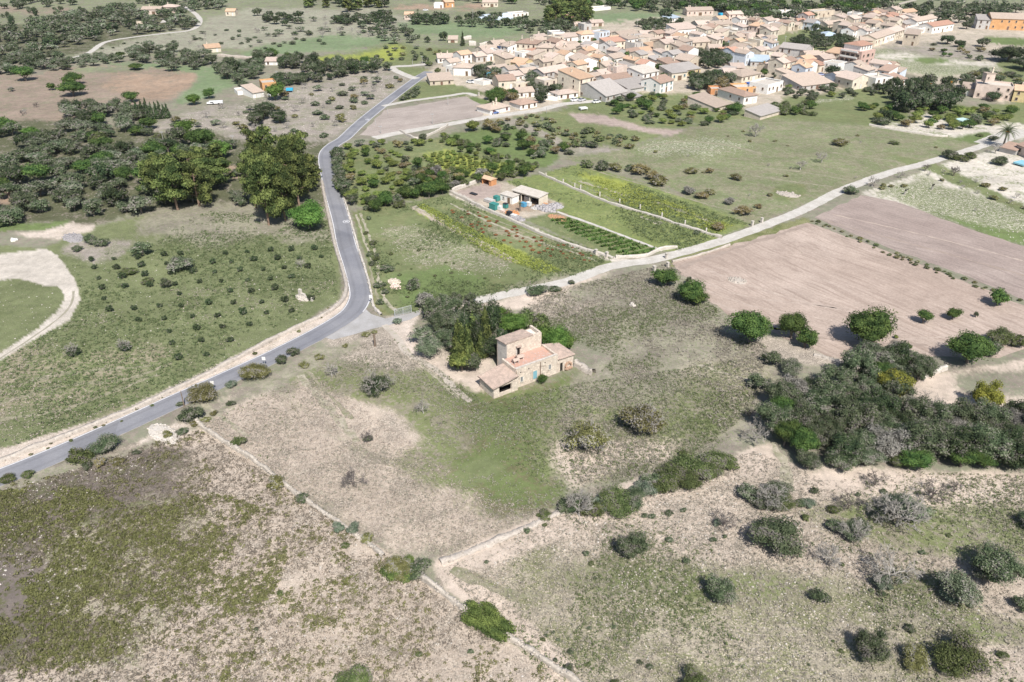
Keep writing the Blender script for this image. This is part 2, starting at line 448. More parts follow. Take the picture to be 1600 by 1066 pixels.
 ('verge', [(-300,782),(0,702),(100,672),(200,636),(300,590),(400,540),(480,506),(530,470),(540,445),(532,410),(514,345),(500,280),(508,278),(526,350),(548,420),(556,452),(545,480),(500,512),(400,562),(300,606),(200,655),(100,700),(0,735),(-300,820)], 1),
 ('verge_green', [(560,440),(575,420),(590,480),(612,495),(590,495)], 2),
 ('weeds', [(560,495),(610,505),(560,530),(480,548),(440,580),(300,665),(200,700),(110,725),(60,735),(0,757),(-300,860),(-300,870),(0,770),(80,750),(260,690),(330,655),(450,590),(560,540)], 3),
 ('verge', [(600,498),(650,490),(655,500),(640,515),(640,560),(620,545),(605,515)], 2),
 ('pale_hot', [(670,560),(760,560),(790,600),(740,615),(680,580)], 5),
 ('weeds', [(880,440),(1050,405),(1070,440),(1000,450),(900,470)], 6),
 ('pale_hot', [(740,475),(880,445),(960,420),(900,450),(800,480)], 3),
 ('verge_green', [(1040,408),(1260,338),(1268,344),(1270,350),(1060,412),(1050,420)], 1),
]
def build_ground():
    xs = np.concatenate([np.linspace(-900, -30, 26), np.arange(-26, 1627, 3.2), np.linspace(1632, 2500, 26)])
    ys = np.concatenate([-185 + 20 * np.linspace(.05, 1, 12) ** 2 * 5, np.arange(-82, 1090, 2.9), np.linspace(1095, 1500, 14)])
    ys = np.unique(np.sort(ys))
    X, Y = np.meshgrid(xs, ys)
    gx, gy = PA(X, Y)
    nx, ny = len(xs), len(ys)
    gx = gx.ravel(); gy = gy.ravel()
    N = len(gx)
    sc = (MPP(Y)).ravel()
    A = np.zeros((N, 4)); B = np.zeros((N, 4)); C = np.zeros((N, 4))
    tab = {k: (np.array([*v[0], v[5]]), np.array([*v[1], v[3]]), np.array([*v[2], v[4]])) for k, v in CLS.items()}
    wx = (fnoise(gx, gy, 0.15, 1, 3) - .5); wy = (fnoise(gx, gy, 0.15, 5, 3) - .5)
    wx2 = (fnoise(gx, gy, 0.045, 11, 4) - .5); wy2 = (fnoise(gx, gy, 0.045, 15, 4) - .5)
    jit = np.random.RandomState(5).randn(5, 2, N)
    for name, poly, soft in LAY:
        a, b, c = tab[name]
        # work in survey pixels, displaced by noise that lives on the ground
        w = np.zeros(N)
        K = 5 if soft > 1 else 2
        s = soft * 1.6
        for k in range(K):
            jx = X.ravel() + (wx * 7 * min(soft, 2) * .5 + wx2 * s * 6) + jit[k, 0] * (soft * .8)
            jy = Y.ravel() + (wy * 5 * min(soft, 2) * .5 + wy2 * s * 4) + jit[k, 1] * (soft * .55)
            w += inpoly(jx, jy, poly)
        w = (w / K)[:, None]
        A = A * (1 - w) + a * w; B = B * (1 - w) + b * w; C = C * (1 - w) + c * w
    V = np.stack([gx, gy, np.zeros(N)], 1)
    i = np.arange(nx - 1)[None, :] + (np.arange(ny - 1) * nx)[:, None]
    i = i.ravel()
    F = np.stack([i, i + nx, i + nx + 1, i + 1], 1)
    me = fast_mesh("ground", V, F)
    for nm, D in (("ground_a", A), ("ground_b", B), ("ground_c", C)):
        at = me.attributes.new(nm, 'FLOAT_COLOR', 'POINT'); at.data.foreach_set("color", D.astype(np.float32).ravel())
    if me.polygons[0].normal.z < 0: me.flip_normals()
    o = link("ground", me, None, [ground_material()])
    o["kind"] = "structure"
build_ground()

# ------------------------------------------------------------------ roads, tracks, ploughed sheets
def smooth_path(pts, step=1.5):
    """Catmull-Rom through ground points"""
    p = [np.array(q, float) for q in pts]
    p = [2 * p[0] - p[1]] + p + [2 * p[-1] - p[-2]]
    out = []
    for i in range(1, len(p) - 2):
        n = max(2, int(np.linalg.norm(p[i + 1] - p[i]) / step))
        for k in range(n):
            t = k / n
            out.append(0.5 * ((2 * p[i]) + (-p[i-1] + p[i+1]) * t + (2*p[i-1] - 5*p[i] + 4*p[i+1] - p[i+2]) * t*t + (-p[i-1] + 3*p[i] - 3*p[i+1] + p[i+2]) * t**3))
    out.append(p[-2])
    return np.array(out)
def px_path(pts, step=1.5): return smooth_path([P(*q) for q in pts], step)
def normals2(path):
    d = np.gradient(path, axis=0); d /= np.linalg.norm(d, axis=1)[:, None] + 1e-9
    return np.stack([-d[:, 1], d[:, 0]], 1)
def ribbon(name, path, w, z, mat, off=0.0, jit=0.0, kind="structure", parent=None, rng=None):
    n = normals2(path)
    j1 = (NR.rand(len(path)) - .5) * jit; j2 = (NR.rand(len(path)) - .5) * jit
    a = path + n * (off + w / 2 + j1)[:, None] if jit else path + n * (off + w / 2)
    b = path + n * (off - w / 2 + j2)[:, None] if jit else path + n * (off - w / 2)
    V = np.concatenate([np.c_[a, np.full(len(a), z)], np.c_[b, np.full(len(b), z)]])
    m = len(path); i = np.arange(m - 1)
    me = fast_mesh(name, V, np.stack([i, m + i, m + i + 1, i + 1], 1))
    at = me.attributes.new("across", 'FLOAT', 'POINT'); at.data.foreach_set("value", np.r_[np.ones(m), -np.ones(m)].astype(np.float32))
    o = link(name, me, parent, [mat])
    if kind and parent is None: o["kind"] = kind
    return o
def sheet(name, poly_px, z, mat, jit=0.4, step=3.0):
    pts = [np.array(P(*q)) for q in poly_px]; out = []
    for i in range(len(pts)):
        a, b = pts[i], pts[(i + 1) % len(pts)]
        n = max(1, int(np.linalg.norm(b - a) / step))
        for k in range(n):
            q = a + (b - a) * k / n
            if k: q = q + (NR.rand(2) - .5) * 2 * jit
            out.append((q[0], q[1], z))
    me = bpy.data.meshes.new(name); me.from_pydata(out, [], [tuple(range(len(out)))]); me.update()
    if me.polygons[0].normal.z < 0: me.flip_normals()
    o = link(name, me, None, [mat]); o["kind"] = "structure"
    return o

def asphalt():
    t = NT("worn_asphalt"); p = t.pos()
    n1 = t.noise(p, 0.12, 4); n2 = t.noise(p, 2.5, 4, .7)
    c = t.mix(t.math('MULTIPLY_ADD', n1, 3, -1, clamp=True), (.175,.178,.20), (.235,.235,.25))
    c = t.mul(c, t.math('MULTIPLY_ADD', n2, .5, .75))
    ac = t.math('ABSOLUTE', t.attr("across").outputs["Fac"])
    wp = t.math('SUBTRACT', 1.0, t.math('MULTIPLY', t.math('ABSOLUTE', t.math('SUBTRACT', ac, .48)), 5.0), clamp=True)
    c = t.mul(c, t.math('MULTIPLY_ADD', wp, -.14, 1.04))
    ed = t.math('MULTIPLY_ADD', t.math('ADD', ac, t.math('MULTIPLY', t.noise(p, .8, 4, .7), .25)), 9.0, -9.2, clamp=True)
    c = t.mix(ed, c, (.36,.33,.29))
    vo = t.n("ShaderNodeTexVoronoi"); vo.inputs["Scale"].default_value = .09; t.l(p, vo.inputs["Vector"])
    pc = t.n("ShaderNodeRGBToBW"); t.l(vo.outputs["Color"], pc.inputs[0])
    c = t.mul(c, t.math('MULTIPLY_ADD', t.math('GREATER_THAN', pc.outputs[0], .72), -.13, 1.0))
    t.bsdf(c, .85, None, .3); return t.mat
def furrow_mat(name, ang, c1, c2, c3):
    t = NT(name); p = t.pos()
    mp = t.n("ShaderNodeMapping"); mp.inputs["Rotation"].default_value = (0, 0, -ang); t.l(p, mp.inputs[0])
    wv = t.n("ShaderNodeVectorMath", operation='ADD'); wn2 = t.n("ShaderNodeTexNoise"); wn2.inputs["Scale"].default_value = .035; wn2.inputs["Detail"].default_value = 2; t.l(p, wn2.inputs["Vector"])
    wsc = t.n("ShaderNodeVectorMath", operation='SCALE'); t.l(wn2.outputs["Color"], wsc.inputs[0]); wsc.inputs[3].default_value = 9.0
    t.l(mp.outputs[0], wv.inputs[0]); t.l(wsc.outputs[0], wv.inputs[1])
    m2 = t.n("ShaderNodeMapping"); m2.inputs["Scale"].default_value = (.05, 1.1, 1); t.l(wv.outputs[0], m2.inputs[0])
    m3 = t.n("ShaderNodeMapping"); m3.inputs["Scale"].default_value = (.012, .12, 1); t.l(wv.outputs[0], m3.inputs[0])
    s = t.noise(m2.outputs[0], 1.0, 3, .6); s3 = t.noise(m3.outputs[0], 1.0, 3, .6)
    n1 = t.noise(p, .03, 4, .6); n2 = t.noise(p, 1.6, 4, .75)
    c = t.mix(t.math('MULTIPLY_ADD', n1, 4, -1.5, clamp=True), c1, c2)
    c = t.mix(t.math('MULTIPLY_ADD', s, 4, -1.75, clamp=True), c, c3)
    g = t.math('ADD', t.math('MULTIPLY', s, .30), t.math('MULTIPLY', s3, .30))
    g = t.math('ADD', g, t.math('MULTIPLY_ADD', n2, .9, .25))
    c = t.mul(c, g)
    nb = t.noise(p, .12, 5, .7); c = t.mul(c, t.math('MULTIPLY_ADD', nb, .5, .76))
    nw = t.noise(p, .5, 5, .7); c = t.mix(t.math('MULTIPLY_ADD', nw, 14, -9.4, clamp=True), c, (.17,.16,.11))
    h = t.math('ADD', t.math('MULTIPLY', s, 1.0), t.math('MULTIPLY', n2, .8))
    t.bsdf(c, .95, t.bump(h, .5, .25), .1); return t.mat
M_ASPH = asphalt()
M_TRACK = rough_mat("pale_track_gravel", (.50,.475,.44), (.41,.385,.345), .35, bump=.3, world=True, rnd=0, c3=(.57,.54,.5))
M_DIRT = rough_mat("dirt_lane", (.46,.41,.36), (.36,.32,.27), .3, world=True, rnd=0, c3=(.3,.3,.2))
M_PAINT = rough_mat("road_paint", (.68,.68,.70), (.5,.5,.52), 2.0, world=True, rnd=0)
def ang_px(a, b):
    a, b = P(*a), P(*b); return math.atan2(b[1] - a[1], b[0] - a[0])
M_PL1 = furrow_mat("ploughed_soil", ang_px((1262,345),(1610,478)), (.36,.285,.24), (.43,.35,.30), (.28,.22,.185))
M_PL2 = furrow_mat("harrowed_soil", ang_px((1345,303),(1690,408)), (.30,.24,.215), (.34,.28,.25), (.24,.195,.175))
M_PL3 = furrow_mat("harrowed_soil_village", ang_px((610,200),(760,178)), (.33,.285,.255), (.37,.32,.29), (.28,.24,.215))
sheet("ploughed_field", [(1050,412),(1262,348),(1340,376),(1420,406),(1500,437),(1612,482),(1700,520),(1700,545),(1602,545),(1560,560),(1450,558),(1400,548),(1345,565),(1290,556),(1210,520),(1180,515),(1140,495),(1105,468),(1092,440),(1064,430)], .02, M_PL1, .8)
sheet("ploughed_field", [(1272,340),(1345,305),(1400,315),(1500,352),(1600,385),(1700,416),(1700,512),(1612,474),(1500,428),(1400,392)], .02, M_PL2, .5)
sheet("ploughed_field", [(562,211),(600,173),(640,166),(728,151),(745,160),(760,170),(752,182),(690,192),(622,207),(590,214)], .02, M_PL3, .6)
sheet("pool_terrace", [(255,30),(282,28),(280,33),(250,36)], .03, M_TRACK, .3)

ROAD = px_path([(670,112),(655,121),(647,127),(620,147),(585,174),(560,195),(538,216),(522,226),(511,237),(509,250),(512,266),(520,300),(533,345),(541,381),(553,417),(562,450),(561,470),(545,492),(500,520),(440,551),(400,570),(350,593),(281,624),(220,652),(140,688),(70,718),(0,746),(-80,776),(-300,858)])
ribbon("road", ROAD, 5.6, .03, M_ASPH, jit=.12)
def sub_path(path, ya, yb):
    X, Y = PJ(path[:, 0], path[:, 1]); k = np.where((Y >= ya) & (Y <= yb))[0]
    return path[k[0]:k[-1] + 1]
line1 = ribbon("edge_line", sub_path(ROAD, 118, 900), .20, .036, M_PAINT, off=-2.5, kind=None)
line2 = ribbon("edge_line", sub_path(ROAD, 118, 488), .20, .036, M_PAINT, off=2.5, kind=None)
for o in (line1, line2): o["kind"] = "structure"
# gravel apron of the junction and the farm tracks
sheet("junction_apron", [(568,480),(580,491),(602,498),(630,492),(655,485),(657,491),(640,500),(605,509),(565,519),(520,531),(505,527),(540,503),(560,490)], .024, rough_mat("apron_gravel", (.38,.37,.37), (.31,.30,.29), .3, world=True, rnd=0), .25)
for name, pts, w, m in [
  ("farm_track", [(735,472),(800,458),(880,442),(920,428),(960,415),(1020,406),(1060,396),(1120,379),(1180,358),(1250,330),(1310,300),(1350,284),(1400,267),(1440,257),(1500,239),(1540,226),(1556,217)], 3.9, M_TRACK),
  ("farm_track", [(655,486),(690,482),(735,472)], 2.8, M_DIRT),
  ("village_lane", [(585,216),(622,208),(690,196),(760,184),(800,178),(842,172),(880,163),(930,158)], 5.0, M_TRACK),
  ("field_lane", [(598,166),(640,158),(700,150),(728,146),(745,150)], 3.2, M_TRACK),
  ("side_road", [(652,123),(640,120),(612,106),(640,103),(672,100)], 4.5, M_TRACK),
  ("hill_track", [(84,92),(115,90),(140,82),(165,66),(210,58),(260,52),(298,47),(312,36),(308,24),(285,8)], 3.6, M_TRACK),
  ("yard_track", [(600,508),(622,530),(636,552),(660,565),(690,585),(712,610),(735,628)], 1.4, M_DIRT),
  ("garden_path", [(870,331),(930,352),(1035,392)], 1.1, M_TRACK),
  ("orchard_path", [(648,322),(700,350),(760,382),(806,408)], 1.2, M_DIRT),
  ("far_lane", [(1362,28),(1380,18),(1400,8),(1430,0)], 4.0, M_DIRT),
  ("palm_lane", [(1540,226),(1570,214),(1600,208),(1690,204)], 9.0, M_TRACK),
]:
    ribbon(name, px_path(pts), w, .026 + .001 * (len(pts) % 7), m, jit=.35)
M_WORN = rough_mat("worn_pale_strip", (.40,.36,.29), (.23,.225,.15), .7, world=True, rnd=0, c3=(.47,.42,.36))
M_WORN2 = rough_mat("worn_weedy_strip", (.30,.27,.20), (.18,.185,.11), .6, world=True, rnd=0, c3=(.42,.38,.32))
for pts, w, m in [([(556,335),(565,362),(575,390),(583,415)], .7, M_WORN), ([(563,333),(574,362),(585,392),(592,420)], .7, M_WORN), ([(590,425),(594,445),(602,468),(618,487)], .9, M_WORN), ([(578,415),(583,440),(592,470)], .5, M_WORN2),
  ([(703,318),(760,345),(830,374),(900,396),(935,408)], .8, M_WORN), ([(722,318),(780,346),(850,372),(900,392)], .5, M_WORN2), ([(905,283),(950,297),(985,308)], 1.2, M_WORN), ([(1022,315),(1060,328),(1100,342),(1125,350)], 1.8, M_WORN), ([(1000,338),(1030,350),(1028,346)], 1.5, M_WORN),
  ([(915,262),(960,276),(1010,290),(1100,318),(1180,338)], .7, M_WORN2), ([(468,586),(485,606),(505,628),(530,655),(560,690)], 1.3, M_WORN), ([(480,580),(500,602),(522,626),(550,655)], .8, M_WORN2), ([(635,545),(662,572),(690,598),(716,622)], .55, M_WORN), ([(1000,232),(1060,222),(1130,226),(1190,240)], 1.6, M_WORN2), ([(1010,242),(1070,232),(1150,238)], 1.2, M_WORN2),
  ([(1300,238),(1345,246),(1400,252),(1405,262)], .8, M_WORN2), ([(1190,262),(1260,270),(1330,282)], 1.0, M_WORN2), ([(1180,275),(1240,284),(1300,292)], 1.0, M_WORN2), ([(300,612),(330,640),(360,662),(390,682)], .9, M_WORN), ([(0,610),(80,588),(160,578),(240,572)], 1.2, M_WORN2), ([(0,630),(90,604),(200,592),(270,566)], 1.0, M_WORN2),
  ([(0,655),(100,640),(180,610),(250,585)], 1.0, M_WORN2), ([(1060,560),(1120,580),(1180,598)], .9, M_WORN), ([(1050,590),(1110,604),(1170,622)], .9, M_WORN2), ([(870,470),(920,500),(990,540)], .7, M_WORN2), ([(1190,660),(1230,740),(1215,770)], 1.6, M_WORN), ([(705,890),(770,920),(840,935)], 1.6, M_WORN2)]:
    ribbon("worn_strip", px_path(pts), w, .008, m, jit=w * .8)
M_TRC = rough_mat("tractor_mark_soil", (.45,.37,.315), (.35,.28,.24), .5, world=True, rnd=0, c3=(.30,.24,.2)); M_TRD = rough_mat("turned_dark_soil", (.27,.215,.18), (.34,.275,.235), .5, world=True, rnd=0)
for pts, w, m in [([(1068,428),(1110,446),(1180,466),(1290,480),(1400,505)], .8, M_TRC), ([(1075,440),(1120,460),(1190,482),(1290,500),(1380,530)], .6, M_TRC), ([(1100,420),(1170,446),(1250,470),(1340,486),(1440,500)], .9, M_TRC), ([(1062,420),(1080,412),(1150,388),(1230,362),(1262,352)], 1.6, M_TRD), ([(1150,500),(1230,518),(1330,535),(1450,540)], .8, M_TRD),
   ([(1290,345),(1400,375),(1520,408),(1650,445)], .7, M_TRD), ([(1300,335),(1420,362),(1550,395),(1680,430)], .6, M_TRC), ([(1200,505),(1290,520),(1400,530),(1560,520),(1640,510)], .7, M_TRC), ([(1110,470),(1180,500),(1220,515)], 1.2, M_TRC)]:
    ribbon("tractor_mark", px_path(pts), w, .030, m, jit=w * .9)
# two worn wheel ruts in the loop track of the left field
for off in (-1.1,):
    ribbon("wheel_rut", px_path([(-20,572),(0,560),(60,521),(100,490),(113,470),(115,455)]), .5, .012, rough_mat("rut_earth", (.33,.3,.25), (.26,.25,.18), .6, world=True, rnd=0), off=0, jit=.2)

# speed roundels painted on the road
def roundel(px, py, text):
    c = P(px, py)
    k = int(np.argmin(np.hypot(ROAD[:, 0] - c[0], ROAD[:, 1] - c[1])))
    d = ROAD[k - 1] - ROAD[k + 1]; ang = math.atan2(d[1], d[0]) - math.pi / 2
    root = empty("speed_roundel", (c[0], c[1], .0), ang)
    n = 40; V = []; rx, ry = 1.0, 1.25
    for i in range(n):
        t = 2 * math.pi * i / n
        V.append((rx * math.cos(t), ry * math.sin(t), .038))
    for i in range(n):
        t = 2 * math.pi * i / n
        V.append(((rx - .2) * math.cos(t), (ry - .25) * math.sin(t), .038))
    me = bpy.data.meshes.new("ring"); me.from_pydata(V, [], [(i, (i + 1) % n, n + (i + 1) % n, n + i) for i in range(n)]); me.update()
    link("ring", me, root, [M_PAINT])
    cu = bpy.data.curves.new("digits", 'FONT'); cu.body = text; cu.size = 1.1; cu.align_x = 'CENTER'; cu.align_y = 'CENTER'
    cu.offset = .05
    tmp = bpy.data.objects.new("digits", cu); me2 = bpy.data.meshes.new_from_object(tmp); bpy.data.objects.remove(tmp)
    o = link("digits", me2, root, ()); o.location = (0, 0, .039); o.scale = (.8, 1.2, 1)
    me2.materials.clear(); me2.materials.append(M_PAINT)
    return root
thing(roundel(541, 346.5, "50"), "white painted speed roundel on the straight grey road", "road marking", 541, 346)
thing(roundel(575, 187, "50"), "faint white speed roundel on the road towards the village", "road marking", 575, 187)

# ------------------------------------------------------------------ dry-stone walls
M_STONE = rough_mat("dry_limestone", (.47,.42,.37), (.36,.32,.28), 1.4, bump=.6, bdist=.08, c3=(.22,.2,.17), world=True, rnd=0)
M_STONE2 = rough_mat("pale_wall_cap", (.55,.51,.465), (.45,.41,.36), 1.1, bump=.4, bdist=.05, c3=(.3,.27,.22), world=True, rnd=0)
M_STONE3 = rough_mat('greyish_field_wall', (.50,.45,.39), (.36,.32,.275), 1.8, bump=.6, bdist=.08, c3=(.24,.22,.18), world=True, rnd=0)
def wall(name, pts, w, h, look, px, py, mat, stones=0, rough=.12, cat="wall", gap=None, group=None, ssize=.22):
    path = px_path(pts, .55 if stones else 1.6)
    n = normals2(path); m = len(path)
    rs = np.random.RandomState(int(px + py))
    prof = [(-.5, 0), (-.42, .6), (-.34, 1.0), (.34, 1.0), (.42, .6), (.5, 0)]
    V = []
    hh = h * (1 + (fnoise(path[:, 0], path[:, 1], .35, 3) - .5) * 2.2 * rough * 4)
    for k, (a, b) in enumerate(prof):
        ja = rs.randn(m) * rough * .35 * w; jb = rs.randn(m) * rough * .4 * h * (b > .5)
        q = path + n * (a * w + ja)[:, None]
        V.append(np.c_[q, np.maximum(b * hh + jb, 0) - (.05 if b == 0 else 0)])
    V = np.concatenate(V); i = np.arange(m - 1); F = []
    for k in range(5): F.append(np.stack([k * m + i, k * m + i + 1, (k + 1) * m + i + 1, (k + 1) * m + i], 1))
    me = fast_mesh(name, V, np.concatenate(F))
    root = empty(name, (0, 0, 0))
    link("wall_body", me, root, [mat])
    if stones:
        N = int(stones * m * .55)
        k = rs.randint(0, m - 1, N); tt = rs.rand(N)[:, None]
        base = path[k] * (1 - tt) + path[k + 1] * tt
        a = (rs.rand(N) - .5) * w * 1.15
        z = hh[k] * (1 - np.abs(a / (w * .62)) ** 3) + (rs.rand(N) - .5) * .12
        q = base + n[k] * a[:, None]
        s = ssize * (0.5 + rs.rand(N, 3)) * [1, .8, .55]
        join_boxes("stones", np.c_[q, np.maximum(z, .05)], s, rs.rand(N) * 6.28, [mat], root)
    thing(root, look, cat, px, py, group, exact=True)
    return root
BOXV = np.array([(-1,-1,-1),(1,-1,-1),(1,1,-1),(-1,1,-1),(-.8,-.75,1),(.75,-.8,1),(.8,.7,1),(-.7,.8,1)]) * .5
BOXF = np.array([(0,3,2,1),(4,5,6,7),(0,1,5,4),(1,2,6,5),(2,3,7,6),(3,0,4,7)])
def join_boxes(name, C, S, rz, mats, parent=None):
    N = len(C); ca, sa = np.cos(rz)[:, None], np.sin(rz)[:, None]
    B = BOXV[None] * S[:, None, :]
    V = np.stack([B[..., 0] * ca - B[..., 1] * sa, B[..., 0] * sa + B[..., 1] * ca, B[..., 2]], -1) + C[:, None, :]
    F = BOXF[None] + (np.arange(N) * 8)[:, None, None]
    me = fast_mesh(name, V.reshape(-1, 3), F.reshape(-1, 4))
    o = link(name, me, parent, mats); o["kind"] = "stuff"; return o
wall("dry_stone_wall", [(-200,800),(0,722),(100,684),(200,644),(300,597),(400,546),(450,519),(500,496),(522,483),(536,469),(541,455),(540,440),(533,415),(525,389),(517,355),(508,312),(503,284)], 1.0, .75,
     "long dry stone wall of pale rubble along the outer verge of the asphalt road", 350, 570, M_STONE, 3.2)
wall("field_wall", [(308,662),(345,688),(390,716),(425,742),(462,772),(500,798),(540,826),(575,850),(600,872)], .65, .8,
     "white-topped field wall running down from the road bushes to the ivy clump", 430, 750, M_STONE3, 3.2, .2, ssize=.34)
wall("field_wall", [(660,906),(690,926),(725,954),(770,985),(820,1012),(860,1040),(905,1070),(960,1110)], .7, .85,
     "white-topped field wall in the near field below the bushy wall gap", 760, 980, M_STONE3, 3.2, .18, ssize=.34)
wall("rubble_wall", [(688,880),(730,864),(770,848),(800,836),(830,822),(858,808),(880,800)], 1.2, .45,
     "collapsed grey rubble wall climbing from the wall gap to the bare fig trees", 790, 840, M_STONE, 4.5, .2)
wall("plot_wall", [(703,301),(760,329),(800,346),(850,369),(900,387),(958,405)], .5, .9,
     "straight pale wall between the red-dotted plot and the stony lane", 830, 360, M_STONE2)
wall("plot_wall", [(842,272),(900,297),(960,321),(1010,335),(1060,352),(1128,373)], .5, .8,
     "low white post wall crossing the green vegetable strips", 980, 322, M_STONE2)
wall("plot_wall", [(962,403),(1005,402),(1030,392),(1058,388)], .5, .9,
     "short white wall at the corner where garden path meets farm track", 1000, 402, M_STONE2)
wall("plot_wall", [(1050,410),(1090,400),(1140,384)], .6, .5,
     "low pale wall on the ploughed side of the farm track", 1095, 400, M_STONE)
wall("plot_wall", [(706,300),(720,295),(757,282)], .35, 1.2, "thin boundary wall behind the bare yard with the brick shelter", 730, 292, M_STONE2)
wall("rubble_wall", [(1272,555),(1290,560),(1320,570),(1345,575)], 1.4, .5, "grey rubble heap wall at the foot of the ploughed field", 1300, 562, M_STONE, 4, .2)
wall("rubble_wall", [(1440,592),(1458,584),(1478,577)], .9, .8, "short pale wall end behind the yellow-green pine", 1460, 584, M_STONE2, 1)
wall("garden_wall", [(625,205),(640,214),(655,218),(690,203),(700,196)], .5, 1.0, "broken white wall between hedge and harrowed village field", 650, 212, M_STONE2)
wall("terrace_wall", [(1358,196),(1400,204),(1460,213),(1480,214)], .6, .7, "pale terrace wall below the chalky garden beds", 1420, 206, M_STONE2)
wall("ruin_wall", [(722,62),(736,61)], 2.0, 2.2, "roofless pale stone ruin nearest the dark cypress behind the village", 728, 61, M_STONE2)
wall("ruin_wall", [(733,71),(744,71)], 2.0, 2.4, "roofless stone ruin with dark window holes behind the village", 739, 70, M_STONE2)
wall("ruin_wall", [(749,73),(764,72)], 1.2, 2.4, "long roofless ruin wall beside the first village roofs", 756, 72, M_STONE2)
wall("dry_stone_wall", [(341,88),(366,90),(397,92)], 1.2, 1.4, "pink-grey stone wall ruin right of the orange-roofed field house", 370, 90, M_STONE)
wall("verge_wall", [(514,332),(520,362),(528,394)], .5, .5, "inner kerb of rubble stones on the left verge of the road", 530, 380, M_STONE, 2.5)
wall("verge_wall", [(524,262),(531,292),(543,328),(552,360),(562,395),(573,430),(580,458),(584,480),(596,494)], .6, .55, "broken white stones edging the right side of the straight road", 566, 400, M_STONE2, 2.2, .3)
wall("farm_rubble", [(899,571),(908,575),(917,580),(927,586)], 1.5, 1.3, "tumbled stone wall joined to the far end of the farmhouse", 912, 578, M_STONE, 5, .25)

# ------------------------------------------------------------------ materials of buildings
def plaster(name, c, d=.8): return rough_mat(name, c, tuple(x * d for x in c), .45, .92, .15, rnd=.06, c3=tuple(x * .72 for x in c))
WALLS = {
 'cream': plaster("cream_plaster", (.68,.61,.50)), 'white': plaster("white_limewash", (.80,.78,.74), .9), 'pink': plaster("pink_plaster", (.66,.54,.47)),
 'tan': plaster("tan_stone_wall", (.58,.50,.40)), 'grey': plaster("grey_render", (.50,.48,.46)), 'orange': plaster("orange_plaster", (.62,.35,.17)),
 'coral': plaster("coral_plaster", (.60,.29,.22)), 'yellow': plaster("yellow_plaster", (.62,.50,.28)), 'blue': plaster("bluish_white_wall", (.60,.65,.72), .9),
 'brick': plaster("bare_orange_brick", (.55,.27,.13)), 'stone': plaster("sandy_rubble_wall", (.62,.54,.45)),
}
def roofmat(name, a, b, c): return rough_mat(name, a, b, .8, .85, .15, bump=.5, bdist=.1, rnd=.14, c3=c)
ROOFS = {
 'tan': roofmat("tan_clay_tiles", (.46,.37,.305), (.39,.32,.265), (.31,.26,.22)), 'brown': roofmat("brown_clay_tiles", (.37,.26,.205), (.31,.225,.18), (.25,.195,.16)),
 'orange': roofmat("new_orange_tiles", (.54,.37,.25), (.46,.32,.225), (.39,.28,.20)), 'grey': roofmat("grey_sheet_roof", (.37,.34,.32), (.32,.295,.275), (.27,.25,.235)),
 'red': roofmat("red_clay_tiles", (.46,.27,.20), (.39,.24,.18), (.33,.22,.17)), 'pink': roofmat("pinkish_clay_tiles", (.52,.42,.36), (.44,.36,.31), (.35,.295,.255)),
 'bluegrey': roofmat("blue_grey_sheet", (.42,.50,.58), (.38,.45,.52), (.33,.38,.44)), 'terrace': roofmat("pale_terrace", (.52,.48,.43), (.44,.40,.35), (.36,.33,.28)),
 'navy': roofmat("navy_tarpaulin", (.05,.07,.12), (.04,.05,.09), (.06,.07,.1)), 'dark': roofmat("dark_tile_roof", (.27,.235,.215), (.23,.2,.185), (.19,.165,.15)),
}
def simple(name, c, rough=.7, spec=.3, **kw):
    t = NT(name); t.bsdf(c, rough, None, spec, **kw); return t.mat
M_GLASS = simple("dark_window_glass", (.03,.035,.045), .15, .5)
M_FRAME = rough_mat("stone_window_frame", (.55,.5,.42), (.45,.4,.34), 2)
M_SHUT = {'green': simple("green_shutter", (.05,.11,.07)), 'brown': simple("brown_shutter", (.17,.10,.07)), 'white': simple("white_shutter", (.6,.6,.58)), 'teal': simple("teal_door_paint", (.18,.36,.42)), 'red': simple("red_door", (.22,.05,.05))}
M_WOOD = rough_mat("weathered_wood", (.20,.13,.085), (.13,.09,.06), 2)
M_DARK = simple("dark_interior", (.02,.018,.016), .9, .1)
def unit_window(mat_s):
    b = MB()     # 1 x 1, front towards -y
    b.box(-.5, -.02, -.5, .5, .05, .5, 0)                       # glass slab
    for x0, x1, z0, z1 in ((-.58,-.5,-.5,.56),(.5,.58,-.5,.56),(-.5,.5,.5,.56)): b.box(x0, -.06, z0, x1, .05, z1, 1)
    b.box(-.64, -.14, -.6, .64, .05, -.5, 1)                    # sill
    b.box(-.03, -.035, -.5, .03, -.02, .5, 2)
    b.box(-.5, -.075, -.5, -.30, -.045, .5, 2); b.box(.30, -.075, -.5, .5, -.045, .5, 2)
    me = b.mesh("window"); 
    for m in (M_GLASS, M_FRAME, mat_s): me.materials.append(m)
    return me
WIN = {k: unit_window(v) for k, v in M_SHUT.items()}
def unit_door(mat):
    b = MB(); b.box(-.5, -.05, 0, .5, .04, 1, 0)
    for x0, x1, z0, z1 in ((-.58,-.5,0,1.06),(.5,.58,0,1.06),(-.5,.5,1,1.06)): b.box(x0, -.09, z0, x1, .04, z1, 1)
    me = b.mesh("door"); me.materials.append(mat); me.materials.append(M_FRAME); return me
DOOR = {k: unit_door(v) for k, v in M_SHUT.items()}; DOOR['wood'] = unit_door(M_WOOD)
def chimney_mesh():
    b = MB(); b.box(-.3, -.3, -.8, .3, .3, .9, 0); b.box(-.4, -.4, .9, .4, .4, 1.0, 1)
    b.box(-.25, -.25, 1.0, .25, .25, 1.25, 0)
    me = b.mesh("chimney"); me.materials.append(WALLS['cream']); me.materials.append(ROOFS['tan']); return me
CHIM = chimney_mesh()
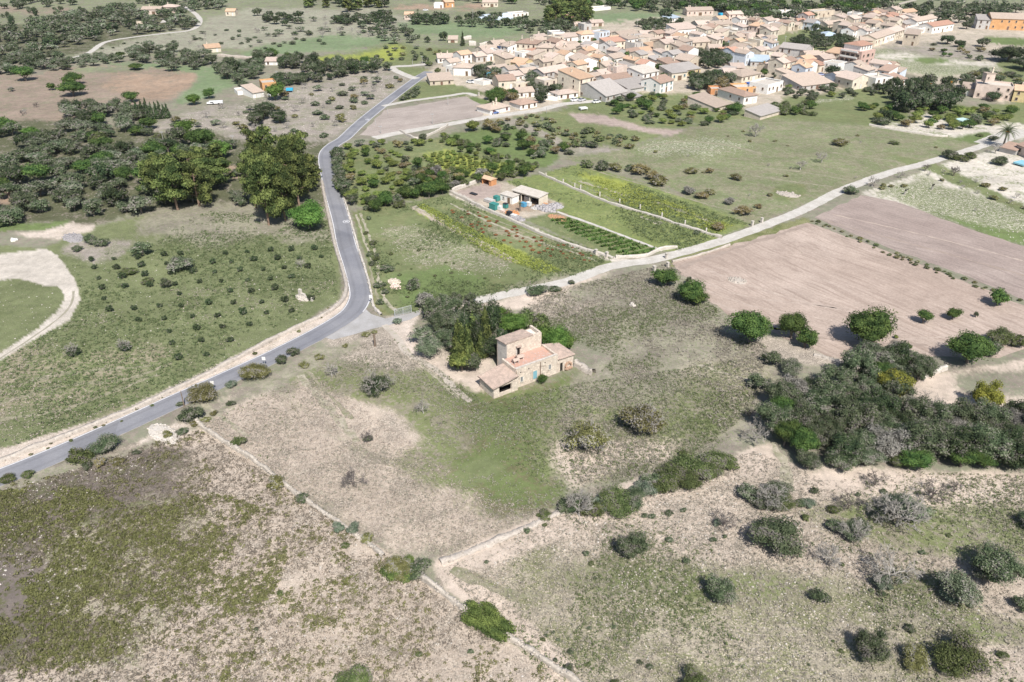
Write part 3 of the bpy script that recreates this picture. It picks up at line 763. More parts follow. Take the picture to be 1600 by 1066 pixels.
def place(name, me, parent, loc, rz=0.0, sc=(1, 1, 1)):
    o = bpy.data.objects.new(name, me); COL.objects.link(o); o.parent = parent
    o.location = loc; o.rotation_euler = (0, 0, rz); o.scale = sc; return o
FOOT = []   # footprints (x, y, r) so that garden trees keep out of the houses
def house(A, B, hpx, depth, roof='G', wall='cream', rcol='tan', look=None, shut='green', chim=1, name="village_house", cat="house", win=True, group="houses of the village", h=None, bow=None):
    a = np.array(P(*A)); b = np.array(P(*B)); d = b - a; L = float(np.linalg.norm(d)); ang = math.atan2(d[1], d[0])
    if h is None: h = VH(hpx, (A[1] + B[1]) / 2)
    rr = random.Random(int(A[0] * 7 + A[1] * 13))
    c = a + d / 2
    root = empty(name, (c[0], c[1], 0), ang)
    nrm = np.array([-math.sin(ang), math.cos(ang)]); cc = c + nrm * depth / 2
    FOOT.append((cc[0], cc[1], max(L, depth) * .55))
    x0, x1 = -L / 2, L / 2; D = depth
    wm = WALLS[wall]; rm = ROOFS[rcol]
    ov = .45
    w = MB(); r = MB(); th = .22
    if roof in 'GH': rise = .17 * D
    elif roof == 'E': rise = .17 * L
    elif roof == 'S': rise = .16 * D
    else: rise = 0
    w.box(x0, 0, -.3, x1, D, h, 0, skip=('t', 'b'))
    if roof == 'G':
        w.add([(x0,0,h),(x0,D,h),(x0,D/2,h+rise)], [(0,2,1)]); w.add([(x1,0,h),(x1,D,h),(x1,D/2,h+rise)], [(0,1,2)])
        sl = rise / (D / 2)
        for s, y0, y1 in ((1, -ov, D/2), (-1, D+ov, D/2)):
            z0 = h - sl * ov + .06; z1 = h + rise + .06
            vs = [(x0-ov*.5,y0,z0),(x1+ov*.5,y0,z0),(x1+ov*.5,y1,z1),(x0-ov*.5,y1,z1)]
            vs += [(p[0],p[1],p[2]+th) for p in vs]
            r.add(vs, [(0,3,2,1),(4,5,6,7),(0,1,5,4),(1,2,6,5),(2,3,7,6),(3,0,4,7)])
    elif roof == 'E':
        w.add([(x0,0,h),(x1,0,h),(0,0,h+rise)], [(0,1,2)]); w.add([(x0,D,h),(x1,D,h),(0,D,h+rise)], [(0,2,1)])
        sl = rise / (L / 2)
        for xa, xb in ((x0-ov, 0), (x1+ov, 0)):
            z0 = h - sl * ov + .06; z1 = h + rise + .06
            vs = [(xa,-ov*.4,z0),(xb,-ov*.4,z1),(xb,D+ov*.4,z1),(xa,D+ov*.4,z0)]
            vs += [(p[0],p[1],p[2]+th) for p in vs]
            r.add(vs, [(0,3,2,1),(4,5,6,7),(0,1,5,4),(1,2,6,5),(2,3,7,6),(3,0,4,7)])
    elif roof == 'S':
        w.add([(x0,0,h),(x0,D,h),(x0,D,h+rise)], [(0,2,1)]); w.add([(x1,0,h),(x1,D,h),(x1,D,h+rise)], [(0,1,2)]); w.add([(x0,D,h),(x1,D,h),(x1,D,h+rise),(x0,D,h+rise)], [(3,2,1,0)])
        sl = rise / D
        vs = [(x0-ov*.5,-ov,h-sl*ov+.06),(x1+ov*.5,-ov,h-sl*ov+.06),(x1+ov*.5,D+ov*.3,h+rise+.06+sl*ov*.3),(x0-ov*.5,D+ov*.3,h+rise+.06+sl*ov*.3)]
        vs += [(p[0],p[1],p[2]+th) for p in vs]
        r.add(vs, [(0,3,2,1),(4,5,6,7),(0,1,5,4),(1,2,6,5),(2,3,7,6),(3,0,4,7)])
    elif roof == 'H':
        m = min(L, D) / 2; rise = .34 * m
        e = [(x0-ov,-ov,h),(x1+ov,-ov,h),(x1+ov,D+ov,h),(x0-ov,D+ov,h)]
        if L >= D: q = [(x0+m,D/2,h+rise),(x1-m,D/2,h+rise)]; f = [(0,1,5,4),(1,2,5),(2,3,4,5),(3,0,4)]
        else: q = [(0,m,h+rise),(0,D-m,h+rise)]; f = [(0,1,4),(1,2,5,4),(2,3,5),(3,0,4,5)]
        lo = [(p[0],p[1],p[2]-.18) for p in e]
        r.add(e + q, f); r.add(lo + e, [(0,1,5,4),(1,2,6,5),(2,3,7,6),(3,0,4,7),(0,3,2,1)])
    else:
        pw = .22
        r.box(x0 + pw, pw, h - .5, x1 - pw, D - pw, h - .35)
        w.box(x0, 0, h, x1, pw, h + .35, skip=('b',)); w.box(x0, D - pw, h, x1, D, h + .35, skip=('b',)); w.box(x0, pw, h, x0 + pw, D - pw, h + .35, skip=('b',)); w.box(x1 - pw, pw, h, x1, D - pw, h + .35, skip=('b',))
        w.box(x0 + pw, pw, h - .34, x1 - pw, pw + .02, h, 0); w.box(x0+pw, D - pw - .02, h - .34, x1 - pw, D - pw, h, 0)
    w.build("wall", wm, root)
    ro = r.build("roof", rm, root)
    for k in range(chim):
        cx = rr.uniform(x0 * .7, x1 * .7); cy = D * rr.choice((.3, .62, .7))
        place("chimney", CHIM, ro, (cx, cy, h + (rise * (1 - abs(cy - D / 2) / (D / 2)) if roof in 'GH' else rise * .6) + .5), 0, (1, 1, 1))
    if win and h > 1.9:
        st = max(1, int(round(h / 3.1))); fh = h / st
        nx_ = max(1, min(5, int(L / 3.1)))
        for s_ in range(st):
            for i in range(nx_):
                wx = x0 + (i + .5) * L / nx_ + rr.uniform(-.25, .25)
                if s_ == 0 and (i == nx_ // 2):
                    big = rr.random() < .25
                    place("door", DOOR[rr.choice(['wood', 'wood', shut, 'white'])], root, (wx, -.04, 0), 0, ((2.4 if big else 1.15), 1, min(2.3, h * .8)))
                elif rr.random() < .88:
                    tall = rr.random() < .25 and s_ > 0
                    place("window", WIN[shut], root, (wx, -.05, s_ * fh + fh * .55), 0, (1.0, 1, 1.75 if tall else 1.25))
        # the flank towards the middle of the village street
        side = -1 if c[0] > 0 else 1
        for s_ in range(st):
            for i in range(max(1, int(D / 5))):
                if rr.random() < .7:
                    wy = (i + .5) * D / max(1, int(D / 5))
                    place("window", WIN[shut], root, ((x0 - .05) if side < 0 else (x1 + .05), wy, s_ * fh + fh * .55), -math.pi / 2 if side < 0 else math.pi / 2, (.85, 1, 1.1))
    if look is None:
        rn = {'tan': 'tan-tiled', 'brown': 'brown-tiled', 'orange': 'orange-tiled', 'grey': 'grey', 'red': 'red-tiled', 'pink': 'pinkish-tiled', 'bluegrey': 'blue-grey', 'terrace': 'flat', 'navy': 'navy', 'dark': 'dark'}[rcol]
        wn_ = {'cream': 'cream', 'white': 'white', 'pink': 'pink', 'tan': 'tan', 'grey': 'grey', 'orange': 'orange', 'coral': 'coral', 'yellow': 'yellow', 'blue': 'bluish', 'brick': 'orange brick', 'stone': 'stone'}[wall]
        look = f"{'tall' if h > 7.5 else ('two-storey' if h > 4.6 else 'low')} {wn_} house with {rn} roof"
        thing(root, look, cat, (A[0] + B[0]) / 2, (A[1] + B[1]) / 2, group)
    else:
        thing(root, look, cat, (A[0] + B[0]) / 2, (A[1] + B[1]) / 2, group, exact=True)
    return root

# (A, B, wall height px, depth m, roof, wall, roof colour, label or None, shutter, chimneys)
HOUSES = [
 ((709,118),(736,119),13,9,'H','white','tan',"big white house with hipped roof and wooden door at the village entrance",'brown',2),
 ((697,115),(709,118),11,8,'F','white','terrace',"white walled terrace wing joined to the big hipped house at the village entrance",'brown',1),
 ((684,99),(716,98),8,9,'G','white','pink',"long low white house with two small windows behind the hipped white house",'brown',2),
 ((672,134),(709,132),7,10,'S','tan','tan',"long low tan farm building above the grass triangle by the road",'brown',0),
 ((727,97),(743,95),7,9,'S','orange','grey',"orange-walled house under a grey sheet roof at village entrance",'brown',0),
 ((744,98),(761,96),9,9,'G','grey','pink',None,'brown',1),((761,96),(773,94),12,9,'G','white','pink',None,'brown',1),((773,92),(786,90),11,9,'F','white','terrace',None,'brown',0),
 ((805,87),(838,89),20,11,'H','cream','brown',"tall cream three-storey house with hipped roof and several chimneys",'brown',4),
 ((838,92),(862,93),18,11,'H','cream','tan',"cream three-storey house with balcony beside the tall hipped house",'brown',1),
 ((783,86),(800,85),6,8,'S','cream','navy',"small house with dark navy roof and arched porch",'brown',0),
 ((798,108),(818,111),11,10,'G','yellow','orange',None,'white',0),((812,114),(826,113),8,7,'S','white','orange',None,'brown',0),((826,112),(842,110),11,8,'F','grey','terrace',None,'brown',0),
 ((873,97),(893,97),9,10,'G','blue','orange',"bluish house with orange roof and red eaves above the long grey eave",'red',0),
 ((849,130),(889,122),15,9,'G','grey','pink',"long grey-walled house with one long straight eave in the lower village",'brown',0),
 ((887,119),(905,115),12,9,'G','white','brown',None,'brown',1),
 ((904,151),(926,146),26,14,'S','cream','orange',"tall cream apartment house with blank white flank and orange roof",'brown',1),
 ((872,156),(903,152),8,7,'H','white','pink',"low white house with pink base band in front of the tall apartment house",'brown',0),
 ((846,156),(871,158),5,7,'F','white','terrace',None,'brown',0),
 ((946,160),(980,152),9,24,'G','grey','grey',"large grey warehouse with sheet roof at the lower village edge",'brown',0),
 ((985,158),(1003,154),4,9,'S','tan','grey',"open grey lean-to shed beside the grey warehouse",'brown',0),
 ((982,146),(1024,139),6,12,'S','grey','grey',None,'brown',0),
 ((947,135),(989,129),9,9,'G','white','brown',"long white house with green door and brown roof behind the warehouse",'green',1),
 ((1003,133),(1028,128),17,10,'S','white','terrace',"tall bare white building behind the white brown-roofed corner house",'brown',0),
 ((1030,147),(1051,141),16,11,'G','white','brown',"white two-storey corner house with brown roof and blue door",'teal',1),
 ((972,118),(1000,114),8,11,'S','tan','grey',None,'brown',0),((903,114),(933,112),17,14,'E','white','tan',"white gabled house with red balcony and round terrace",'red',0),
 ((947,82),(976,79),15,8,'S','cream','red',"plain cream tower house with sloping red roof",'brown',0),((935,96),(950,92),4,9,'G','tan','tan',None,'brown',0),
 ((908,66),(936,64),12,9,'H','white','orange',"wide white house with orange hipped roof at the upper village edge",'brown',0),((936,66),(952,63),14,8,'F','blue','terrace',None,'brown',0),
 ((874,68),(908,64),8,9,'G','white','pink',"long white house with one long pinkish roof at the upper village edge",'brown',0),
 ((951,63),(967,62),7,8,'S','white','tan',None,'brown',0),((969,66),(997,62),10,10,'G','cream','tan',None,'brown',0),((993,70),(1013,68),8,9,'S','white','grey',None,'brown',1),
 ((1010,72),(1036,69),9,9,'S','tan','tan',None,'brown',1),((1022,60),(1063,59),4,9,'G','tan','dark',"long low barn with dark roof on the upper village edge",'brown',0),
 ((1000,56),(1022,56),3,8,'G','pink','pink',None,'brown',0),
 ((1042,74),(1066,73),10,9,'G','coral','pink',"coral red house with pink roof in mid village",'brown',0),((1020,80),(1042,77),5,9,'S','white','orange',None,'brown',0),
 ((1005,86),(1024,83),5,9,'G','white','orange',None,'brown',0),((1056,95),(1076,94),6,9,'S','blue','orange',None,'brown',0),((1021,91),(1041,89),5,9,'G','pink','brown',None,'brown',0),
 ((1008,102),(1027,100),9,9,'G','white','tan',None,'green',0),((1028,106),(1045,103),9,9,'S','grey','grey',None,'green',1),((1043,110),(1062,107),9,9,'S','tan','brown',None,'brown',1),
 ((1049,127),(1073,124),12,11,'S','cream','grey',"cream house with blue garage door and grey roof beside garden trees",'teal',0),((1064,120),(1094,116),9,10,'S','yellow','grey',None,'brown',0),
 ((1076,108),(1095,103),12,10,'E','tan','tan',None,'brown',1),((1081,82),(1108,80),15,11,'G','tan','tan',"three-storey tan stone house standing above the garden trees",'brown',0),
 ((1089,52),(1111,51),13,10,'G','cream','pink',None,'brown',0),((1112,53),(1144,50),13,10,'G','white','tan',"white villa with dark roofed veranda near the village top",'brown',1),
 ((1056,58),(1090,55),11,12,'S','white','pink',"modern white building with big blank walls at the village top",'brown',0),((1123,35),(1137,34),5,8,'G','white','orange',None,'brown',0),
 ((1138,34),(1160,33),11,9,'G','pink','pink',"pink two-storey house highest at the back of the village",'brown',1),((1170,42),(1204,40),7,10,'G','grey','tan',None,'brown',1),
 ((1152,52),(1184,54),6,10,'G','pink','tan',None,'brown',0),((1112,63),(1133,62),8,8,'F','white','tan',None,'brown',0),((1130,72),(1145,70),7,8,'G','white','brown',None,'green',0),
 ((1152,76),(1166,74),9,8,'F','blue','terrace',None,'brown',0),((1168,77),(1202,75),8,9,'G','blue','brown',"terraced row with blue-white fronts and vines in the upper village",'teal',0),
 ((1107,84),(1126,84),8,9,'G','white','tan',None,'green',0),((1127,89),(1147,86),7,9,'G','cream','red',None,'brown',1),((1146,97),(1172,95),13,11,'G','cream','tan',"two-storey cream house with tan roof right of the garden trees",'brown',0),
 ((1180,89),(1204,88),8,9,'G','white','pink',None,'brown',1),((1172,104),(1202,105),8,10,'S','grey','bluegrey',None,'brown',0),
 ((1142,113),(1163,113),7,9,'G','pink','pink',"pink house with rose eaves and three small windows, upper part",'brown',0),((1132,126),(1152,126),10,8,'S','pink','pink',"lower wing of the pink house with rose eaves",'brown',0),
 ((1158,130),(1188,124),10,12,'H','cream','tan',None,'brown',0),((1118,115),(1135,118),4,9,'S','grey','grey',None,'brown',0),((1112,122),(1130,123),3,8,'S','white','grey',None,'brown',0),
 ((1110,148),(1128,148),8,7,'F','brick','terrace',"unfinished low house with orange boards beside the green orchard",'white',0),((1150,146),(1194,144),8,9,'F','orange','terrace',"long orange brick building with unfinished flat roof",'wood' if False else 'brown',0),
 ((1194,144),(1210,143),9,8,'F','white','terrace',None,'brown',0),((1161,164),(1182,161),13,18,'H','white','brown',"large house with white front, stone flank and brown hipped roof",'brown',0),
 ((1117,175),(1141,168),6,15,'S','stone','tan',"long low stone barn beside the round green carob",'brown',0),((1187,188),(1222,178),6,8,'S','stone','grey',None,'brown',0),
 ((1198,148),(1222,141),14,10,'F','white','terrace',"bare white block at the right end of the lower village",'brown',0),
 ((1215,93),(1256,98),19,11,'G','grey','grey',"large grey two-storey house with dark window band",'brown',0),((1258,101),(1282,100),14,9,'G','cream','tan',None,'brown',1),
 ((1238,117),(1259,120),14,14,'G','white','orange',"white house with bright orange roof and blank white gable",'brown',0),((1210,104),(1245,107),5,8,'G','pink','tan',None,'brown',0),
 ((1252,142),(1301,136),7,15,'S','grey','tan',"wide open-fronted grey barn in the lower right village",'brown',0),((1285,106),(1304,104),13,8,'G','pink','pink',None,'brown',0),
 ((1310,134),(1326,132),12,10,'G','blue','pink',None,'brown',0),((1330,141),(1358,137),15,11,'E','cream','pink',None,'brown',0),((1365,141),(1392,138),17,10,'F','white','terrace',"white block with dark shuttered bay beside the tall conifers",'brown',1),
 ((1340,119),(1362,117),5,9,'G','pink','tan',None,'brown',1),((1396,136),(1415,133),10,9,'S','white','brown',None,'brown',0),
 ((1220,27),(1244,27),8,10,'F','white','terrace',"white flat-roofed house with chimneys behind the village",'brown',3),((1270,28),(1303,25),9,10,'F','tan','terrace',"tan ruined block with flat broken top behind the village",'brown',0),
 ((1198,44),(1220,43),8,10,'G','cream','pink',None,'brown',0),((1245,40),(1258,40),7,7,'G','cream','red',None,'red',1),((1259,43),(1277,42),8,8,'G','cream','red',None,'brown',0),
 ((1286,60),(1311,60),4,12,'H','grey','bluegrey',"hall with pale blue-grey roof by the dark bushes",'brown',0),((1292,48),(1322,45),9,9,'G','tan','tan',None,'brown',0),
 ((1331,41),(1355,39),10,9,'F','white','terrace',None,'teal',0),((1342,47),(1360,46),6,8,'G','blue','red',None,'brown',0),((1361,47),(1379,46),11,9,'G','cream','orange',None,'brown',0),
 ((1391,28),(1412,27),9,9,'G','cream','orange',None,'brown',0),((1412,28),(1432,26),8,9,'G','cream','orange',None,'brown',0),((1430,44),(1462,38),10,9,'G','white','tan',None,'brown',0),
 ((1366,73),(1381,68),12,10,'G','cream','tan',None,'red',0),((1381,68),(1396,63),12,10,'G','white','tan',None,'brown',0),((1396,63),(1411,58),12,10,'G','cream','pink',None,'brown',0),
 ((1342,72),(1362,73),9,10,'G','tan','tan',None,'brown',0),((1409,70),(1431,72),17,10,'S','tan','tan',"blank beige house with no windows at the village's right edge",'brown',0),
 ((1434,54),(1456,48),8,9,'F','white','terrace',None,'brown',0),((1455,53),(1488,48),11,10,'G','white','red',"modern white villa with reddish roof at the right edge of the village",'brown',1),
 ((1380,92),(1381,91),1,1,'F','white','terrace',None,'brown',0),
 ((1545,46),(1602,48),17,16,'G','orange','tan',"huge orange hall with tall windows on the far right",'brown',0),((1524,45),(1546,46),14,12,'S','grey','grey',"grey annexe on the end of the huge orange hall",'brown',0),
 ((1500,149),(1520,151),11,8,'S','pink','tan',None,'brown',0),((1520,153),(1578,158),21,10,'F','pink','terrace',"long two-storey pale house with square roof tower on the right",'brown',1),
 ((1580,159),(1625,163),18,9,'G','yellow','orange',"yellow house with orange roof at the right end of the pale row",'brown',1),
 ((1586,240),(1640,262),14,9,'G','pink','brown',"pink house with brown roof beside the date palm",'brown',0),((1561,237),(1586,243),7,6,'S','grey','brown',"lean-to with brown roof below the date palm",'brown',0),
 ((766,180),(797,173),8,9,'H','white','tan',"low white house with outside stair and blue canopy on the village lane",'red',3),((813,172),(839,167),8,8,'H','white','brown',"low white house with wide brown garage door on the village lane",'wood' if False else 'brown',1),
 ((779,140),(806,138),13,10,'G','cream','brown',"cream two-storey house with green door above the lane houses",'green',0),((806,140),(828,136),8,7,'F','cream','terrace',None,'brown',0),
 ((808,153),(835,151),8,8,'G','white','tan',None,'brown',0),((774,117),(802,113),5,8,'S','grey','tan',None,'brown',0),((755,134),(769,131),5,7,'F','white','terrace',"small white garden house beside the blue tarpaulin",'white',0),
 ((222,23),(252,23),8,9,'G','pink','tan',"pink country house with hipped wing on the wooded hill",'brown',1),((252,21),(277,21),10,9,'H','pink','pink',"taller pink wing of the country house on the wooded hill",'brown',1),
 ((214,40),(232,39),4,5,'F','tan','grey',"dark roofed pergola below the pink country house",'brown',0),
 ((353,25),(368,25),7,8,'G','cream','orange',"small cream house with orange roof in the upper left fields",'brown',0),((322,83),(346,81),7,9,'G','cream','orange',"cream field house with orange roof behind the olive belt",'brown',1),
 ((411,142),(433,140),11,9,'F','orange','terrace',"orange block house with flat roof by the round green tree",'brown',0),((396,154),(413,151),8,11,'S','white','tan',"white garage wing of the orange block house",'white',0),
 ((372,149),(390,147),5,8,'F','white','terrace',"small whitewashed shed left of the orange block house",'white',0),((415,102),(434,102),6,8,'G','white','pink',"small white house in the olive belt on the left",'brown',0),
 ((632,31),(646,31),8,8,'G','pink','orange',"lone pink house with orange roof beyond the green field",'brown',0),((678,13),(693,13),7,8,'F','white','terrace',"white flat-roofed house in the far fields",'brown',0),
 ((696,12),(710,11),8,8,'G','orange','orange',"bright orange house in the far fields",'brown',0),((754,11),(778,11),7,9,'G','cream','tan',"pale cream house in the far fields",'brown',0),
 ((877,36),(896,36),8,9,'G','white','red',"white house with red roof beneath the big pine clump",'brown',2),((897,42),(908,42),5,7,'F','pink','terrace',"small pink annexe right of the pine clump house",'brown',0),
 ((924,42),(943,41),6,8,'G','pink','pink',"pinkish house on the far field edge above the village",'brown',1),((912,48),(924,47),9,8,'F','grey','terrace',"grey terrace house at the upper edge of the village",'brown',0),
 ((925,18),(954,15),4,8,'F','white','terrace',"row of white roofless walls by the far green field",'brown',0),((1073,25),(1114,24),8,10,'G','pink','tan',"long pink farmhouse behind the village",'brown',2),
 ((1046,35),(1062,32),5,7,'S','white','bluegrey',"open white shed beside the great dark tree behind the village",'brown',0),((800,27),(826,25),5,9,'F','white','terrace',"white yard building beside the greenhouses",'brown',0),
 ((720,73),(735,72),0,0,'F','tan','tan',None,'brown',0),((700,67),(715,67),5,7,'S','cream','tan',"pale cottage beneath the pointed cypress behind the village",'brown',0),
 ((772,76),(792,74),6,9,'G','tan','tan',None,'brown',1),((762,84),(783,82),6,9,'G','pink','tan',None,'brown',0),((848,68),(862,67),6,8,'G','grey','pink',None,'brown',1),((862,60),(882,59),8,9,'F','white','grey',None,'brown',0),
 ((855,82),(876,80),6,9,'G','tan','tan',None,'brown',0),((862,90),(878,88),6,8,'S','white','tan',None,'brown',0),((890,86),(912,83),9,9,'G','cream','tan',None,'green',0),((880,78),(906,75),5,9,'G','pink','tan',None,'brown',0),
 ((915,80),(944,76),6,10,'G','tan','tan',None,'brown',0),((917,92),(940,90),6,10,'G','tan','tan',None,'brown',0),((933,104),(956,100),8,10,'E','white','tan',None,'brown',0),((958,103),(978,99),11,9,'G','white','tan',None,'green',0),
 ((976,92),(1003,87),7,9,'G','grey','brown',None,'brown',0),((984,101),(1004,97),6,9,'G','white','orange',None,'brown',0),((940,124),(960,121),7,9,'G','white','pink',None,'brown',0),((915,132),(944,128),7,10,'G','tan','tan',None,'brown',0),
 ((818,124),(842,121),9,9,'G','grey','tan',None,'brown',0),((835,137),(862,140),9,9,'G','tan','tan',None,'brown',0),
]
for hs in HOUSES:
    A, B, hp, dm, rf, wl, rc, look, sh, ch = hs
    if hp < 2: continue
    farm = A[1] < 50 or A[0] < 660
    house(A, B, hp, dm, rf, wl, rc, look, sh, ch, name="village_house" if A[0] > 660 and A[1] > 29 else "country_house",
          group="houses of the village" if not farm else "scattered country houses")

# ---- pink apartment block with its set-back top floor
def apartment():
    A, B = (1341, 111), (1370, 105)
    a = np.array(P(*A)); b = np.array(P(*B)); d = b - a; ang = math.atan2(d[1], d[0]); L = float(np.linalg.norm(d))
    root = empty("apartment_block", (a[0], a[1], 0), ang)
    D = 13.0; h = 9.2
    L = 12.5
    m = MB(); m.box(0, 0, -.2, L, D, h + .5, 0, skip=('b',)); m.build("wall", WALLS['coral'] if False else plaster("rose_apartment_plaster", (.60,.42,.36)), root)
    s = MB()
    for z in (3.0, 6.0, 9.0): s.box(-1.1, 2, z - .12, 0, D - 1, z + .1, 0); s.box(-1.15, 2, z + .1, -1.0, D - 1, z + .9, 0)
    s.build("balcony", WALLS['white'], root)
    t = MB(); t.box(1.2, 2.0, h + .5, L - .8, D - 1, h + 3.1, 0, skip=('b',)); t.build("penthouse", WALLS['white'], root)
    r = MB(); zz = h + 3.1
    r.add([(.6,1.4,zz),(L-.2,1.4,zz),(L-.2,D-.4,zz),(.6,D-.4,zz),(3.5,D/2,zz+1.6),(L-3,D/2,zz+1.6)], [(0,1,5,4),(1,2,5),(2,3,4,5),(3,0,4),(0,3,2,1)])
    r.build("roof", ROOFS['red'], root)
    for z in (1.6, 4.5, 7.4):
        for i in range(3):
            place("window", WIN['brown'], root, (2.2 + i * 4.0, -.05, z), 0, (2.2 if i == 1 else 1.2, 1, 1.4))
        for i in range(4):
            place("window", WIN['brown'], root, (-.05, 2.2 + i * 2.9, z), -math.pi / 2, (2.2, 1, 1.5))
    for i in range(4): place("window", WIN['white'], root, (2.6 + i * 2.5, 1.95, h + 1.9), 0, (1.1, 1, 1.5))
    c = a + (b - a) / 2; FOOT.append((c[0], c[1] + 6, 10))
    thing(root, "rose-coloured apartment block with balconies and white red-roofed top floor", "apartment block", 1338, 90, exact=True)
apartment()
# roof tower on the long pale house
def tower_piece(px0, px1, py, z0, z1, wallm, label):
    a = P(px0, py); b = P(px1, py); ang = math.atan2(b[1]-a[1], b[0]-a[0]); L = math.dist(a, b)
    root = empty("roof_tower", (a[0], a[1], 0), ang)
    m = MB(); m.box(0, .8, z0, L, .8 + L * .8, z1, 0); m.box(-.2, .6, z1, L + .2, 1 + L * .8, z1 + .2, 1); m.build("wall", [WALLS[wallm], ROOFS['tan']], root)
    place("chimney", CHIM, root, (L * .7, L * .5, z1 + 1.0), 0, (1.2, 1.2, 1.4)); place("window", WIN['brown'], root, (L * .3, .75, (z0 + z1) / 2), 0, (.5, 1, .9))
    thing(root, label, "tower", (px0 + px1) / 2, py, exact=True)
tower_piece(1533, 1547, 154, 7.2, 11.0, 'pink', "square pink roof tower with tall chimney above the long pale house")

# ------------------------------------------------------------------ the stone farmhouse in the middle of the photograph
def rubble_wall_mat():
    t = NT("farmhouse_rubble_masonry"); v = t.obj()
    vo = t.n("ShaderNodeTexVoronoi"); vo.feature = 'DISTANCE_TO_EDGE'; vo.inputs["Scale"].default_value = 2.6; t.l(v, vo.inputs["Vector"])
    vc = t.n("ShaderNodeTexVoronoi"); vc.inputs["Scale"].default_value = 2.6; t.l(v, vc.inputs["Vector"])
    c = t.mix(t.n("ShaderNodeSeparateColor").outputs[0] if False else t.math('MULTIPLY_ADD', t.noise(v, .8, 4), 3, -1, clamp=True), (.63,.555,.465), (.54,.45,.37))
    bw = t.n("ShaderNodeRGBToBW"); t.l(vc.outputs["Color"], bw.inputs[0])
    c = t.mul(c, t.math('MULTIPLY_ADD', bw.outputs[0], .45, .75))
    e = t.math('MULTIPLY', vo.outputs["Distance"], 12.0, clamp=True)
    c = t.mix(e, (.50,.43,.37), c)
    n2 = t.noise(v, 1.7, 5, .7)
    c = t.mix(t.math('MULTIPLY_ADD', n2, 6, -3.6, clamp=True), c, (.72,.66,.59))
    t.bsdf(c, .92, t.bump(e, .5, .08), .15); return t.mat
M_FARM = rubble_wall_mat()
M_LIME = rough_mat("patchy_limewash", (.62,.57,.51), (.48,.44,.40), .55, c3=(.38,.35,.32), bump=.3)
M_OLDTILE = rough_mat("lichened_clay_tiles", (.50,.385,.32), (.36,.285,.24), 1.3, bump=.7, c3=(.27,.235,.205), rnd=.03)
M_TERR = rough_mat("red_terrace_tiles", (.50,.30,.235), (.40,.275,.225), .9, bump=.4, c3=(.44,.40,.375), rnd=.02)
def tile_roof(name, quad, mat, parent, pitch=.46, sc=.12):
    """a pitched roof of barrel tiles: quad = eave-left, eave-right, ridge-right, ridge-left"""
    q = [np.array(p, float) for p in quad]
    W = np.linalg.norm(q[1] - q[0]); S = np.linalg.norm(q[3] - q[0])
    nu = max(8, int(W / pitch) * 4); nv = max(3, int(S / .45) * 2)
    rs = np.random.RandomState(int(W * 10))
    u = np.linspace(0, 1, nu + 1); v = np.repeat(np.linspace(0, 1, nv // 2 + 1), 2)[1:-1] if False else np.linspace(0, 1, nv + 1)
    U, Vv = np.meshgrid(u, v)
    pt = (q[0][None, None] * ((1-U)*(1-Vv))[..., None] + q[1][None, None] * (U*(1-Vv))[..., None] + q[2][None, None] * (U*Vv)[..., None] + q[3][None, None] * ((1-U)*Vv)[..., None])
    cols = np.floor(U * W / pitch)
    pt[..., 2] += sc * np.abs(np.sin(np.pi * U * W / pitch)) + .035 * (np.arange(nv + 1) % 2)[:, None] + (fnoise(pt[..., 0], pt[..., 1], 1.3, 9) - .5) * .12
    i = (np.arange(nu)[None] + (np.arange(nv) * (nu + 1))[:, None]).ravel()
    F = np.stack([i, i + 1, i + nu + 2, i + nu + 1], 1)
    # underside
    b = [tuple(p + np.array([0, 0, -.14])) for p in q]
    V2 = np.concatenate([pt.reshape(-1, 3), np.array(b)]); n0 = (nu + 1) * (nv + 1)
    F2 = np.concatenate([F, np.array([[n0, n0 + 3, n0 + 2, n0 + 1], [0, n0, n0 + 1, nu], [nu, n0 + 1, n0 + 2, n0 - 1], [n0 - 1, n0 + 2, n0 + 3, n0 - 1 - nu], [n0 - 1 - nu, n0 + 3, n0, 0]])])
    return link(name, fast_mesh(name, V2, F2), parent, [mat])
